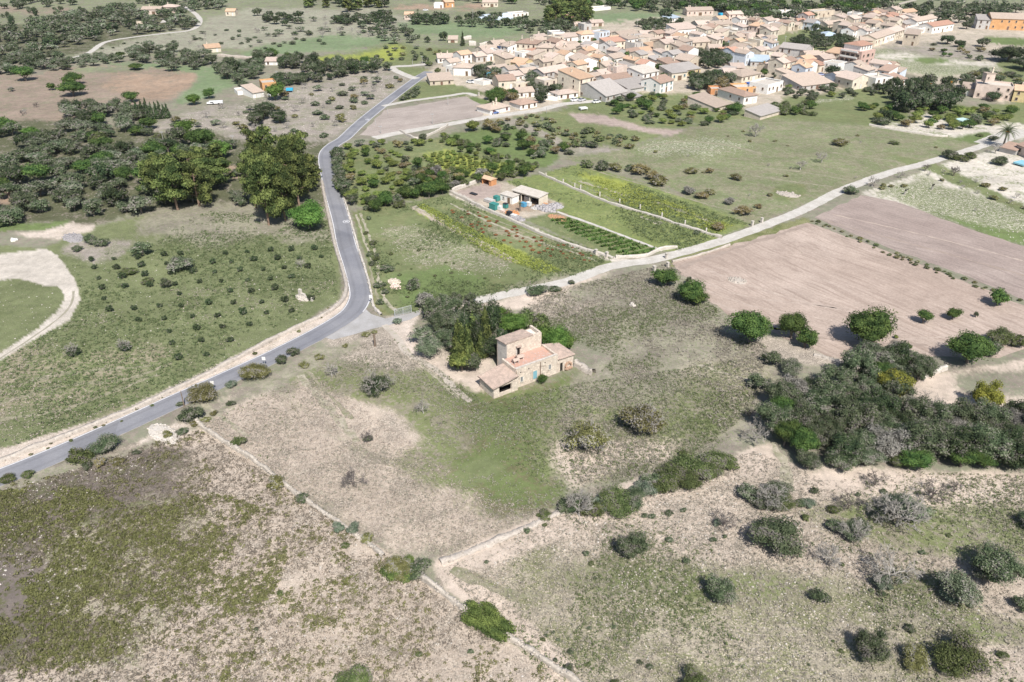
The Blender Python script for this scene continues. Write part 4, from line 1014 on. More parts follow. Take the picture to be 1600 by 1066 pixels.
def farmhouse():
    a = P(806, 607); b = P(871, 583); ang = math.atan2(b[1]-a[1], b[0]-a[0])
    root = empty("stone_farmhouse", (a[0], a[1], 0), ang)
    W, D = 10.4, 5.2
    zt = 3.9
    body = MB()
    body.box(0, 0, -.4, W, .45, 4.5, 0); body.box(0, .45, -.4, .4, D, 4.35, 0); body.box(W - .4, .45, -.4, W, D, 4.4, 0)
    body.build("front_wall", M_FARM, root)
    c = MB()
    for i in range(14): c.obox((.4 + i * .72, .22, 4.53), (.34, .26, .05), R.uniform(-.03, .03), 0)
    c.build("parapet_coping", M_STONE2, root)
    # terrace floor, gently falling to the front
    t = MB(); t.add([(.4,.45,zt-.25),(W-.4,.45,zt-.25),(W-.4,D,zt+.1),(.4,D,zt+.1)], [(0,1,2,3)]); t.build("roof_terrace", M_TERR, root)
    for i in range(4):
        k = MB(); k.obox((.62 + i * .01, 1.0 + i * 1.05, zt + .0), (.12, .3, .16), .1); k.build("rubble_block", M_STONE, root)
    # tower
    tw = MB(); x0, x1, y0, y1 = 1.3, 9.9, D, 8.9
    z0, z1 = 7.4, 6.7
    tw.box(x0, y0, -.4, x1, y0 + .45, 7.35, 0); tw.box(x1 - .45, y0 + .45, -.4, x1, y1, 7.45, 0); tw.box(x0, y1 - .4, -.4, x1 - .45, y1, 6.7, 0)
    tw.build("tower_wall", M_FARM, root)
    lw = MB(); lw.box(x0 - .02, y0 + .45, -.4, x0 + .45, y1 - .4, 7.0, 0); lw.box(x0-.02, y0, 3, x0, y0+.45, 7.3, 0); lw.build("limewashed_flank", M_LIME, root)
    tile_roof("tower_roof", [(x0 - .25, y0 - .1, 7.42), (x1 - 2.2, y0 - .1, 7.52), (x1 - 2.2, y1 + .25, 6.95), (x0 - .25, y1 + .25, 6.85)], M_OLDTILE, root)
    fl = MB(); fl.box(x1 - 2.2, y0 + .45, 6.5, x1 - .45, y1 - .4, 6.75); fl.box(x1 - 2.1, y0 + 1.2, 6.75, x1 - 1.2, y0 + 2.1, 6.95); fl.build("open_roof_deck", M_LIME, root)
    # tower door and canopy, the table-like chimney stubs on the terrace
    o = MB(); o.box(3.75, y0 - .03, zt + .1, 4.45, y0 + .02, 6.0, 0); o.build("tower_door", M_DARK, root)
    p = MB(); p.box(3.45, y0 - .1, zt + .1, 3.75, y0 - .01, 6.2, 0); p.box(3.4, y0 - .75, 6.05, 4.6, y0 - .02, 6.15, 1); p.build("door_canopy", [M_LIME, M_OLDTILE], root)
    for x, y, s in ((1.9, 2.9, 1.0), (3.4, 3.6, 1.15)):
        k = empty("chimney_shelter", (0, 0, 0)); k.parent = root
        m = MB()
        for dx in (-.45, .45):
            for dy in (-.35, .35): m.box(x + dx * s - .07, y + dy * s - .07, zt, x + dx * s + .07, y + dy * s + .07, zt + .75, 0)
        m.add([(x-.7*s,y-.6*s,zt+.7),(x+.7*s,y-.6*s,zt+.7),(x+.7*s,y,zt+1.05),(x-.7*s,y,zt+1.05),(x-.7*s,y+.6*s,zt+.7),(x+.7*s,y+.6*s,zt+.7)], [(0,1,2,3),(3,2,5,4),(0,3,4),(1,5,2)], 1)
        m.build("shelter", [M_LIME, M_OLDTILE], k)
    # ground floor openings
    place("window", WIN['white'], root, (1.35, -.06, 1.75), 0, (.62, 1, 1.15))
    d = place("door", DOOR['teal'], root, (4.6, -.06, .75), 0, (.95, 1, 1.85)); d["label"] = "pale blue double door"
    place("window", WIN['white'], root, (8.3, -.06, 2.25), 0, (.62, 1, 1.1))
    for x, z in ((1.0, 3.3), (3.0, 3.5), (7.0, 3.55)):
        m = MB(); m.box(x, -.05, z, x + .22, .02, z + .2); m.build("rain_spout", M_DARK, root)
    m = MB(); m.tube((5.95, -.09, 0), (5.95, -.09, 4.2), .06, .06, 6); m.tube((5.7, -.09, 3.2), (7.2, -.09, 2.9), .03, .03, 4); m.build("drainpipe", M_WOOD, root)
    m = MB(); m.tube((.12, -.07, 0), (.12, -.07, 4.1), .05, .05, 6); m.build("drainpipe", M_WOOD, root)
    # left annexe with the dark opening
    ax0, ax1, ay0, ay1 = -5.7, -.02, -.7, 4.5
    he, hr = 2.35, 3.35
    m = MB()
    m.box(ax0, ay0, -.4, ax0 + .45, ay1, he, 0)
    m.box(ax0 + .45, ay1 - .4, -.4, ax1, ay1, he + .4, 0)
    m.box(ax0 + .45, ay0, -.4, ax0 + 1.3, ay0 + .4, he + .1, 0)
    m.box(-1.5, ay0, -.4, ax1, ay0 + .4, 3.0, 0)
    m.box(ax0 + .45, ay0 + .01, 2.2, ax1, ay0 + .39, 2.55, 0)
    m.box(ax0 + 1.3, ay0 + .02, -.3, -1.5, ay0 + .3, .75, 0)
    m.build("annexe_wall", M_FARM, root)
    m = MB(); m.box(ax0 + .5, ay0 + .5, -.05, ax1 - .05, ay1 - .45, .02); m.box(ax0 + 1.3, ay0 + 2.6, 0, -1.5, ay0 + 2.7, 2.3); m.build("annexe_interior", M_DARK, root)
    m = MB(); m.tube((ax0 + 1.3, ay0 + .1, 2.28), (-1.3, ay0 + .1, 2.28), .1, .1, 6); m.build("lintel", M_WOOD, root)
    tile_roof("annexe_roof", [(ax0 - .3, ay0 - .35, he + .12), (ax0 - .3, ay1 + .3, he + .12), (ax1, ay1 + .3, hr + .1), (ax1, ay0 - .35, hr + .1)][::-1], M_OLDTILE, root) if False else \
    tile_roof("annexe_roof", [(ax0 - .3, ay1 + .3, he + .12), (ax0 - .3, ay0 - .35, he + .12), (ax1, ay0 - .35, hr + .1), (ax1, ay1 + .3, hr + .1)], M_OLDTILE, root)
    # right annexe
    bx0, bx1, by1 = W + .02, 14.4, 5.6
    m = MB(); m.box(bx0, 0, -.4, 11.0, .4, 3.3, 0); m.box(11.75, 0, -.4, bx1, .4, 3.2, 0); m.box(11.0, .01, 2.1, 11.75, .39, 3.25, 0); m.box(bx1 - .4, .4, -.4, bx1, by1, 2.9, 0); m.box(bx0, by1 - .4, -.4, bx1 - .4, by1, 3.4, 0)
    m.build("outhouse_wall", M_FARM, root)
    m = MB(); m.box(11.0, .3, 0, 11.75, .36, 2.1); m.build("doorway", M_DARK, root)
    tile_roof("outhouse_roof", [(bx0 - .1, -.25, 3.35), (bx1 + .25, -.25, 3.2), (bx1 + .25, by1 + .2, 3.1), (bx0 - .1, by1 + .2, 4.0)], M_OLDTILE, root)
    m = MB()
    for i in range(16):
        t = math.pi * (i + .5) / 16
        m.obox((13.0 + math.cos(t) * .75, -.25, 1.0 + math.sin(t) * .8), (.14, .22, .12), R.uniform(-.3, .3))
    for i in range(8): m.obox((12.3 + i * .2, -.3, .3 + R.random() * .3), (.14, .25, .2), R.random())
    m.build("brick_arch", rough_mat("old_brick", (.5,.33,.24), (.42,.3,.22), 2), root)
    thing(root, "old stone farmhouse with red roof terrace, tower and pale blue door", "farmhouse", 830, 570, exact=True)
    for k in range(3): FOOT.append((a[0] + 4 * k, a[1] + 3 + 3 * k, 6))
farmhouse()

# ------------------------------------------------------------------ filler houses of the dense village
def fill_village():
    rr = random.Random(21)
    areas = [([(766,90),(800,82),(860,66),(930,70),(1060,62),(1150,46),(1208,44),(1212,100),(1175,112),(1150,108),(1138,84),(1085,86),(1070,100),(1000,128),(950,126),(862,146),(835,132),(805,128),(795,108)], 92),
             ([(1206,84),(1214,108),(1235,112),(1262,126),(1240,136),(1205,122)], 8), ([(1262,102),(1300,96),(1305,118),(1270,118)], 5),
             ([(1284,46),(1330,36),(1400,30),(1440,32),(1425,44),(1395,58),(1340,62)], 30), ([(1312,118),(1395,112),(1400,128),(1330,132)], 7), ([(1190,46),(1290,34),(1300,44),(1200,54)], 8), ([(690,112),(770,84),(790,92),(740,100)], 3)]
    for poly, n in areas:
        xs = [p[0] for p in poly]; ys = [p[1] for p in poly]; got = 0; tries = 0
        while got < n and tries < 4000:
            tries += 1
            x = rr.uniform(min(xs), max(xs)); y = rr.uniform(min(ys), max(ys))
            if not bool(inpoly(np.array([x]), np.array([y]), poly)[0]): continue
            w = rr.uniform(5.5, 8.8); d = rr.uniform(7, 9.5)
            ang = math.radians(rr.choice((36, 38, 42, -48)))
            g = P(x, y); c = (g[0] - math.sin(ang) * d / 2, g[1] + math.cos(ang) * d / 2); r = max(w, d) * .5
            if any(math.hypot(c[0] - q[0], c[1] - q[1]) < (r + q[2]) * .76 for q in FOOT): continue
            a = (g[0] - math.cos(ang) * w / 2, g[1] - math.sin(ang) * w / 2); b = (g[0] + math.cos(ang) * w / 2, g[1] + math.sin(ang) * w / 2)
            pa = [float(v) for v in PJ(*map(np.array, a))]; pb = [float(v) for v in PJ(*map(np.array, b))]
            rf = rr.choices(['G', 'G', 'S', 'F', 'E'], [5, 3, 3, 2.2, 1.5])[0]
            wl = rr.choices(['cream', 'white', 'tan', 'pink', 'grey', 'stone', 'blue'], [5, 6, 2.5, 2, 1.2, 2, .8])[0]
            rc = 'terrace' if rf == 'F' else rr.choices(['tan', 'brown', 'pink', 'orange', 'grey', 'red'], [6, 2, 5, 1.2, 1.2, .5])[0]
            house(pa, pb, 0, d, rf, wl, rc, None, rr.choice(['brown', 'green', 'white', 'brown']), rr.choice([0, 0, 1, 1, 2]), h=rr.choice([3.2, 3.6, 4.8, 5.6, 6.2, 6.6]))
            got += 1
fill_village()

# ------------------------------------------------------------------ vegetation library
def leaf_mesh_arrays(rs, lobes, n, leaf, lo=-1.0, jitter=.22, droop=0.0):
    """leaf sprays spread through the shell of a set of lobes. lobes rows: x y z rx ry rz"""
    L = np.array(lobes, float)
    wgt = L[:, 3] * L[:, 5]; wgt = wgt / wgt.sum()
    k = rs.choice(len(L), n, p=wgt)
    d = rs.randn(n, 3); d[:, 2] = np.where(rs.rand(n) < .72, np.abs(d[:, 2]), d[:, 2]); d /= np.linalg.norm(d, axis=1)[:, None]
    r = 1 - np.abs(rs.randn(n)) * jitter + rs.rand(n) * .12
    c = L[k, :3] + d * L[k, 3:6] * r[:, None]
    stray = rs.rand(n) < .09
    c = np.where(stray[:, None], L[k, :3] + d * L[k, 3:6] * (1.02 + .28 * rs.rand(n))[:, None], c)
    c[:, 2] = np.maximum(c[:, 2], .012)
    nm = d * .8 + rs.randn(n, 3) * .55 + np.array([0, 0, .25]); nm /= np.linalg.norm(nm, axis=1)[:, None]
    u = np.cross(nm, rs.randn(n, 3)); u /= np.linalg.norm(u, axis=1)[:, None] + 1e-9
    v = np.cross(nm, u)
    s = leaf * (.55 + rs.rand(n) * .9)
    a = (u * (s * 1.0)[:, None]); b = (v * (s * (.45 + .4 * rs.rand(n)))[:, None])
    V = np.stack([c - a, c - b * .9 + a * .1, c + a, c + b], 1)
    cl = fnoise(c[:, 0] * 1 + 3, c[:, 1] + c[:, 2] * 1.7, 5.0, 2, 2)
    tint = np.clip((cl - .5) * 2.6 + rs.rand(n) * .9 + .05, 0, 1)
    return V.reshape(-1, 3), np.arange(n * 4).reshape(-1, 4), tint
def ico_core(lobes, f=.78):
    V = []; F = []
    for (x, y, z, a, b, c) in lobes:
        base = len(V); nu, nv = 7, 4
        for j in range(nv + 1):
            ph = math.pi * j / nv
            for i in range(nu):
                th = 2 * math.pi * i / nu + j * .4
                V.append((x + a * f * math.sin(ph) * math.cos(th), y + b * f * math.sin(ph) * math.sin(th), max(.005, z + c * f * math.cos(ph))))
        for j in range(nv):
            for i in range(nu): F.append((base + j * nu + i, base + (j + 1) * nu + i, base + (j + 1) * nu + (i + 1) % nu, base + j * nu + (i + 1) % nu))
    return np.array(V), np.array(F)
def join_arr(parts):
    V = []; F = []; T = []; b = 0
    for v, f, t in parts:
        V.append(v); F.append(f + b); T.append(t); b += len(v)
    return np.concatenate(V), np.concatenate(F), np.concatenate(T)
def lobes_round(rs, n, zc, rz, spread=.27, size=(.2, .3)):
    out = []
    for i in range(n):
        a = 2 * math.pi * i / n + rs.rand() * .8; r = spread * (.45 + .75 * rs.rand()); s = size[0] + (size[1] - size[0]) * rs.rand()
        out.append((r * math.cos(a), r * math.sin(a), zc + (rs.rand() - .45) * rz * .9, s, s * (.85 + .3 * rs.rand()), s * rz / .28 * (.7 + .4 * rs.rand())))
    out.append((0, 0, zc + rz * .35, .27, .27, rz * .95))
    return out
def seg_tree(rs, depth, L0, r0, spread=.55, up=.25, start=(0, 0, 0), d0=(0, 0, 1), nk=(2, 3), shrink=.74):
    segs = []
    def go(p, d, L, r, k):
        d = d / np.linalg.norm(d); q = p + d * L * (.8 + .4 * rs.rand())
        segs.append((p, q, r, r * .68, k))
        if k <= 0: return
        for _ in range(rs.randint(nk[0], nk[1] + 1)):
            nd = d + rs.randn(3) * spread + np.array([0, 0, up]) * (.5 if k > 1 else -.1)
            go(q, nd, L * shrink * (.75 + .5 * rs.rand()), r * .62, k - 1)
    go(np.array(start, float), np.array(d0, float), L0, r0, depth)
    return segs
def seg_arrays(segs, n=3):
    P0 = np.array([s[0] for s in segs]); P1 = np.array([s[1] for s in segs]); r0 = np.array([s[2] for s in segs]); r1 = np.array([s[3] for s in segs])
    d = P1 - P0; d /= np.linalg.norm(d, axis=1)[:, None] + 1e-9
    up = np.where(np.abs(d[:, 2:3]) < .9, np.array([[0, 0, 1.0]]), np.array([[1.0, 0, 0]]))
    u = np.cross(d, up); u /= np.linalg.norm(u, axis=1)[:, None]; w = np.cross(d, u)
    V = []
    for c, r in ((P0, r0), (P1, r1)):
        for i in range(n):
            t = 2 * math.pi * i / n
            V.append(c + (math.cos(t) * u + math.sin(t) * w) * r[:, None])
    V = np.stack(V, 1).reshape(-1, 3); m = len(segs); b = np.arange(m) * 2 * n; F = []
    for i in range(n): F.append(np.stack([b + i, b + (i + 1) % n, b + n + (i + 1) % n, b + n + i], 1))
    return V, np.concatenate(F)

LM = {
 'carob': leaf_mat("carob_leaves", (.038,.076,.022), (.125,.185,.05)),
 'bright': leaf_mat("bright_leaves", (.06,.12,.025), (.155,.245,.06)),
 'olive': leaf_mat("olive_leaves", (.10,.13,.075), (.26,.285,.195), twig=(.34,.32,.28), amt=.14),
 'wild': leaf_mat("wild_olive_leaves", (.062,.088,.045), (.19,.22,.125), twig=(.28,.26,.225), amt=.12),
 'greywild': leaf_mat("grey_scrub_leaves", (.16,.155,.135), (.31,.295,.26), twig=(.40,.375,.34), amt=.3),
 'pine': leaf_mat("pine_needles", (.045,.068,.022), (.20,.235,.075)),
 'yellow': leaf_mat("yellow_green_needles", (.13,.145,.03), (.36,.36,.07)),
 'dark': leaf_mat("dark_evergreen_leaves", (.032,.052,.026), (.105,.14,.06), twig=(.2,.19,.16), amt=.06),
 'bush': leaf_mat("scrub_leaves", (.07,.095,.035), (.20,.235,.09), twig=(.25,.23,.19), amt=.12),
 'oliveg': leaf_mat("yellowish_fig_leaves", (.13,.13,.05), (.29,.28,.12), twig=(.45,.42,.37), amt=.09),
 'autumn': leaf_mat("autumn_leaves", (.17,.14,.065), (.35,.30,.13), twig=(.38,.34,.28), amt=.2),
 'citrus': leaf_mat("orchard_leaves", (.10,.14,.04), (.28,.32,.09)),
 'sage': leaf_mat("sage_leaves", (.11,.145,.10), (.23,.27,.19), twig=(.3,.3,.25)),
 'rust': leaf_mat("rust_red_leaves", (.22,.09,.045), (.36,.17,.075)),
 'ivy': leaf_mat("ivy_leaves", (.07,.10,.03), (.17,.21,.06)),
}
M_BARK = rough_mat("grey_bark", (.20,.17,.145), (.12,.10,.085), 4, rnd=.1)
M_TWIG = rough_mat("pale_lichened_twigs", (.40,.375,.34), (.28,.26,.235), 3, rnd=.1)
M_TWIGD = rough_mat("dark_twigs", (.17,.15,.14), (.11,.095,.09), 3, rnd=.1)
PROTO = {}
LEAFN = {0: (7000, .0165), 1: (1900, .031), 2: (480, .062)}
def crown_proto(kind, lod, var):
    key = (kind, lod, var)
    if key in PROTO: return PROTO[key]
    rs = np.random.RandomState(abs(hash((len(kind) * 31 + ord(kind[0]) * 7 + ord(kind[-1]), lod, var))) % 99991)
    n, lf = LEAFN[lod]
    jit = .22
    if kind in ('round',): lob = lobes_round(rs, 9, .46, .26)
    elif kind == 'olive': lob = lobes_round(rs, 8, .42, .2, .30, (.15, .24)); n = int(n * .8); jit = .3
    elif kind == 'wild': lob = lobes_round(rs, 15, .40, .34, .33, (.11, .20))[:-1] + [(0, 0, .5, .2, .2, .2)]; jit = .3
    elif kind == 'bush': lob = lobes_round(rs, 9, .26, .24, .3, (.14, .24)); jit = .3
    elif kind == 'low': lob = [(x, y, .1, a, b, .13) for x, y, z, a, b, c in lobes_round(rs, 9, .1, .1, .34, (.14, .2))]
    elif kind == 'pine':
        lob = []
        for k in range(26):
            a = rs.rand() * 6.28; z = .16 + .80 * rs.rand(); r = (.40 * (1 - (max(0, z - .35)) ** 1.6 * .95)) * (.3 + .8 * rs.rand()); s = .12 + .08 * rs.rand()
            lob.append((r * math.cos(a), r * math.sin(a), z, s, s, s * .62))
        n = int(n * 1.5); jit = .32
    elif kind == 'column': lob = [(0, 0, .5, .5, .5, .5), (.06, 0, .3, .5, .48, .3), (-.05, .05, .68, .38, .4, .3)]
    elif kind == 'cone': lob = [(.04 * math.cos(k * 2), .04 * math.sin(k * 2), .12 + k * .12, .46 * (1 - k / 8.5), .46 * (1 - k / 8.5), .15) for k in range(8)]
    elif kind == 'tuftydome': lob = lobes_round(rs, 10, .30, .2, .3, (.15, .22)); n = int(n * .75); jit = .4
    v, f, t = leaf_mesh_arrays(rs, lob, n, lf * (1.15 if kind in ('pine', 'olive') else 1), jitter=jit)
    cf = {'olive': .5, 'tuftydome': .45, 'pine': .55, 'wild': .6, 'bush': .62}.get(kind, .7)
    cv, cfc = ico_core(lob, cf)
    V, F, T = join_arr([(v, f, t), (cv, cfc, np.full(len(cfc), .25))])
    me = fast_mesh("crown", V, F, T)
    PROTO[key] = me
    return me
MATMESH = {}
def with_mat(me, mat):
    key = (me.name, mat.name)
    if key not in MATMESH:
        m2 = me.copy(); m2.materials.clear(); m2.materials.append(mat); MATMESH[key] = m2
    return MATMESH[key]
TRUNKS = []
for k in range(4):
    rs = np.random.RandomState(40 + k)
    s = [(np.array([0, 0, -.02]), np.array([.02 * rs.randn(), .02 * rs.randn(), .16]), .045, .034, 9)]
    for j in range(3):
        a = j * 2.1 + rs.rand(); e = np.array([.2 * math.cos(a), .2 * math.sin(a), .40]); s.append((s[0][1], e, .026, .012, 3))
    V, F = seg_arrays(s, 5); me = fast_mesh("trunk", V, F); me.materials.append(M_BARK); TRUNKS.append(me)
rs = np.random.RandomState(77)
sg = [(np.array([0, 0, -.02]), np.array([.02, 0, .30]), .034, .026, 9), (np.array([.02, 0, .3]), np.array([0, .02, .8]), .026, .010, 9)]
for j in range(9):
    a = j * 2.4; z = .25 + j * .06; sg.append((np.array([.01, 0, z]), np.array([.27 * math.cos(a), .27 * math.sin(a), z + .09]), .011, .005, 3))
V, F = seg_arrays(sg, 5); PTR = fast_mesh("trunk", V, F); PTR.materials.append(rough_mat("pine_bark", (.24,.17,.13), (.17,.12,.09), 4, rnd=.1))
BARE = {}
def bare_proto(kind, lod, var):
    key = (kind, lod, var)
    if key in BARE: return BARE[key]
    rs = np.random.RandomState(500 + var * 13 + lod * 3 + len(kind))
    tr = []; br = []
    h0 = .17
    tip = np.array([.02 * rs.randn(), .02 * rs.randn(), h0])
    tr.append((np.array([0, 0, -.02]), tip, .032, .024, 9))
    for j in range(7):
        a = j * 1.256 + rs.rand() * .6
        sg = seg_tree(rs, {0: 5, 1: 4, 2: 3}[lod], .135, .015 if lod < 2 else .02, .5, .30, tip, (.8 * math.cos(a), .8 * math.sin(a), .75), (2, 3), .8)
        tr += sg[:1]; br += sg[1:]
    tw = {0: .0042, 1: .006, 2: .010}[lod]
    br = [(p, q, max(r0, tw), max(r1, tw * .8), k) for p, q, r0, r1, k in br]
    for s in br:
        for e in (0, 1): s[e][2] = max(s[e][2], .03)
    V, F = seg_arrays(tr, 5); mt = fast_mesh("trunk", V, F)
    V, F = seg_arrays(br, 3); mb = fast_mesh("branches", V, F)
    BARE[key] = (mt, mb); return BARE[key]

SHAPE = {  # look kind: crown shape, leaf material, height factor, category, trunk?
 'carob': ('round', 'carob', 1.0, 'carob_tree', 1), 'bright': ('round', 'bright', .95, 'broadleaf_tree', 1), 'olive': ('olive', 'olive', .95, 'olive_tree', 1),
 'wild': ('wild', 'wild', 1.0, 'wild_olive_tree', 1), 'grey': ('wild', 'greywild', 1.0, 'wild_olive_tree', 1), 'pine': ('pine', 'pine', 1.0, 'pine_tree', 2),
 'ypine': ('wild', 'yellow', 1.1, 'pine_tree', 1), 'cypress': ('column', 'dark', 1.0, 'cypress_tree', 1), 'conifer': ('cone', 'dark', 1.0, 'conifer_tree', 1), 'cypress_o': ('cone', 'pine', 1.0, 'conifer_tree', 1),
 'bush': ('bush', 'bush', 1.0, 'shrub', 0), 'dbush': ('bush', 'wild', 1.0, 'shrub', 0), 'obush': ('bush', 'oliveg', 1.0, 'shrub', 0), 'sbush': ('bush', 'sage', 1.0, 'shrub', 0), 'ivy': ('low', 'ivy', 1.0, 'ivy_mat', 0),
 'autumn': ('wild', 'autumn', .9, 'autumn_tree', 1), 'citrus': ('round', 'citrus', .85, 'orchard_tree', 1), 'dark': ('wild', 'dark', 1.0, 'evergreen_tree', 1), 'rust': ('bush', 'rust', .8, 'rusty_herb', 0),
 'young': ('wild', 'dark', .9, 'young_orchard_tree', 1),
}
CATN = {'carob_tree': 'tree', 'broadleaf_tree': 'tree', 'olive_tree': 'tree', 'wild_olive_tree': 'tree', 'pine_tree': 'tree', 'cypress_tree': 'tree', 'conifer_tree': 'tree', 'shrub': 'shrub', 'ivy_mat': 'ivy', 'autumn_tree': 'tree', 'orchard_tree': 'tree', 'evergreen_tree': 'tree', 'rusty_herb': 'plant', 'young_orchard_tree': 'tree', 'fig_tree': 'tree', 'almond_tree': 'tree'}
LOOKW = {'carob': "dark green round carob tree", 'bright': "bright green leafy tree", 'olive': "silvery green olive tree", 'wild': "grey-green wild olive tree", 'grey': "ashen grey half-dry scrub tree",
 'pine': "tall yellowish green pine", 'ypine': "yellow-green young pine", 'cypress': "slim dark cypress", 'conifer': "tall pointed dark conifer", 'cypress_o': "pointed olive-green conifer", 'bush': "green scrub bush", 'dbush': "dark green bush",
 'obush': "olive-yellow bush", 'sbush': "pale sage-green bush", 'ivy': "flat mat of green ivy", 'autumn': "golden brown autumn tree", 'citrus': "yellow-green orchard tree", 'dark': "very dark evergreen tree", 'rust': "rust-red dry herb", 'young': "young dark orchard tree"}
TREES = []
COUNT = {}
def tree(kind, x, y, wpx, hf=1.0, look=None, rr=R, wm=None, group=None, lod=None, world=None, exact=None, nm=None):
    shape, leaf, h0, name, trunk = SHAPE[kind]
    kcat = CATN[name]
    if nm: name = nm
    w = wm if wm is not None else wpx * MPP(y)
    wpx = w / MPP(y)
    g = P(x, y) if world is None else world
    if lod is None: lod = 0 if wpx > 44 else (1 if wpx > 17 else 2)
    var = rr.randrange(4 if lod else 3)
    me = with_mat(crown_proto(shape, lod, var), LM[leaf])
    hs = w * h0 * hf
    if shape in ('pine', 'column', 'cone'): hs = w * hf
    rz = rr.random() * 6.28
    if trunk:
        root = empty(name, (g[0], g[1], 0), rz)
        o = bpy.data.objects.new("crown", me); COL.objects.link(o); o.parent = root; o.scale = (w, w * rr.uniform(.88, 1.08), hs)
        t = bpy.data.objects.new("trunk", PTR if trunk == 2 else TRUNKS[rr.randrange(4)]); COL.objects.link(t); t.parent = root
        t.scale = (w, w, hs) if shape not in ('column', 'cone') else (w, w, hs * .5)
    else:
        root = bpy.data.objects.new(name, me); COL.objects.link(root); root.location = (g[0], g[1], 0); root.rotation_euler = (0, 0, rz)
        root.scale = (w, w * rr.uniform(.85, 1.1), hs)
    TREES.append((g[0], g[1], w / 2))
    size = ""
    lk = look or LOOKW[kind]
    thing(root, lk, kcat, x, y, group or lk + "s", exact=bool(exact))
    return root
def bare(x, y, wpx, kind='bare', leafk=None, look=None, dark=False, rr=R, hf=1.0, dens=.5, group=None):
    w = wpx * MPP(y); g = P(x, y)
    lod = 0 if wpx > 36 else (1 if wpx > 15 else 2)
    mt, mb = bare_proto(kind, lod, rr.randrange(3))
    name = 'fig_tree' if leafk else 'almond_tree'
    root = empty(name, (g[0], g[1], 0), rr.random() * 6.28)
    tm = M_TWIGD if dark else M_TWIG
    for nm, me, m in (("trunk", mt, tm if not dark else M_BARK), ("branches", mb, tm)):
        o = bpy.data.objects.new(nm, with_mat(me, m)); COL.objects.link(o); o.parent = root; o.scale = (w * 1.0, w * 1.0, w * hf)
    if leafk:
        o = bpy.data.objects.new("leaves", with_mat(crown_proto('tuftydome', lod, rr.randrange(3)), LM[leafk])); COL.objects.link(o); o.parent = root; o.scale = (w * dens * 1.65, w * dens * 1.65, w * hf * dens * 1.75)
    lk = look or (("grey-twigged fig tree with few leaves" if leafk else ("bare dark-branched almond tree" if dark else "bare pale grey almond tree")))
    thing(root, lk, 'tree', x, y, group or lk + "s")
    TREES.append((g[0], g[1], w / 2)); return root

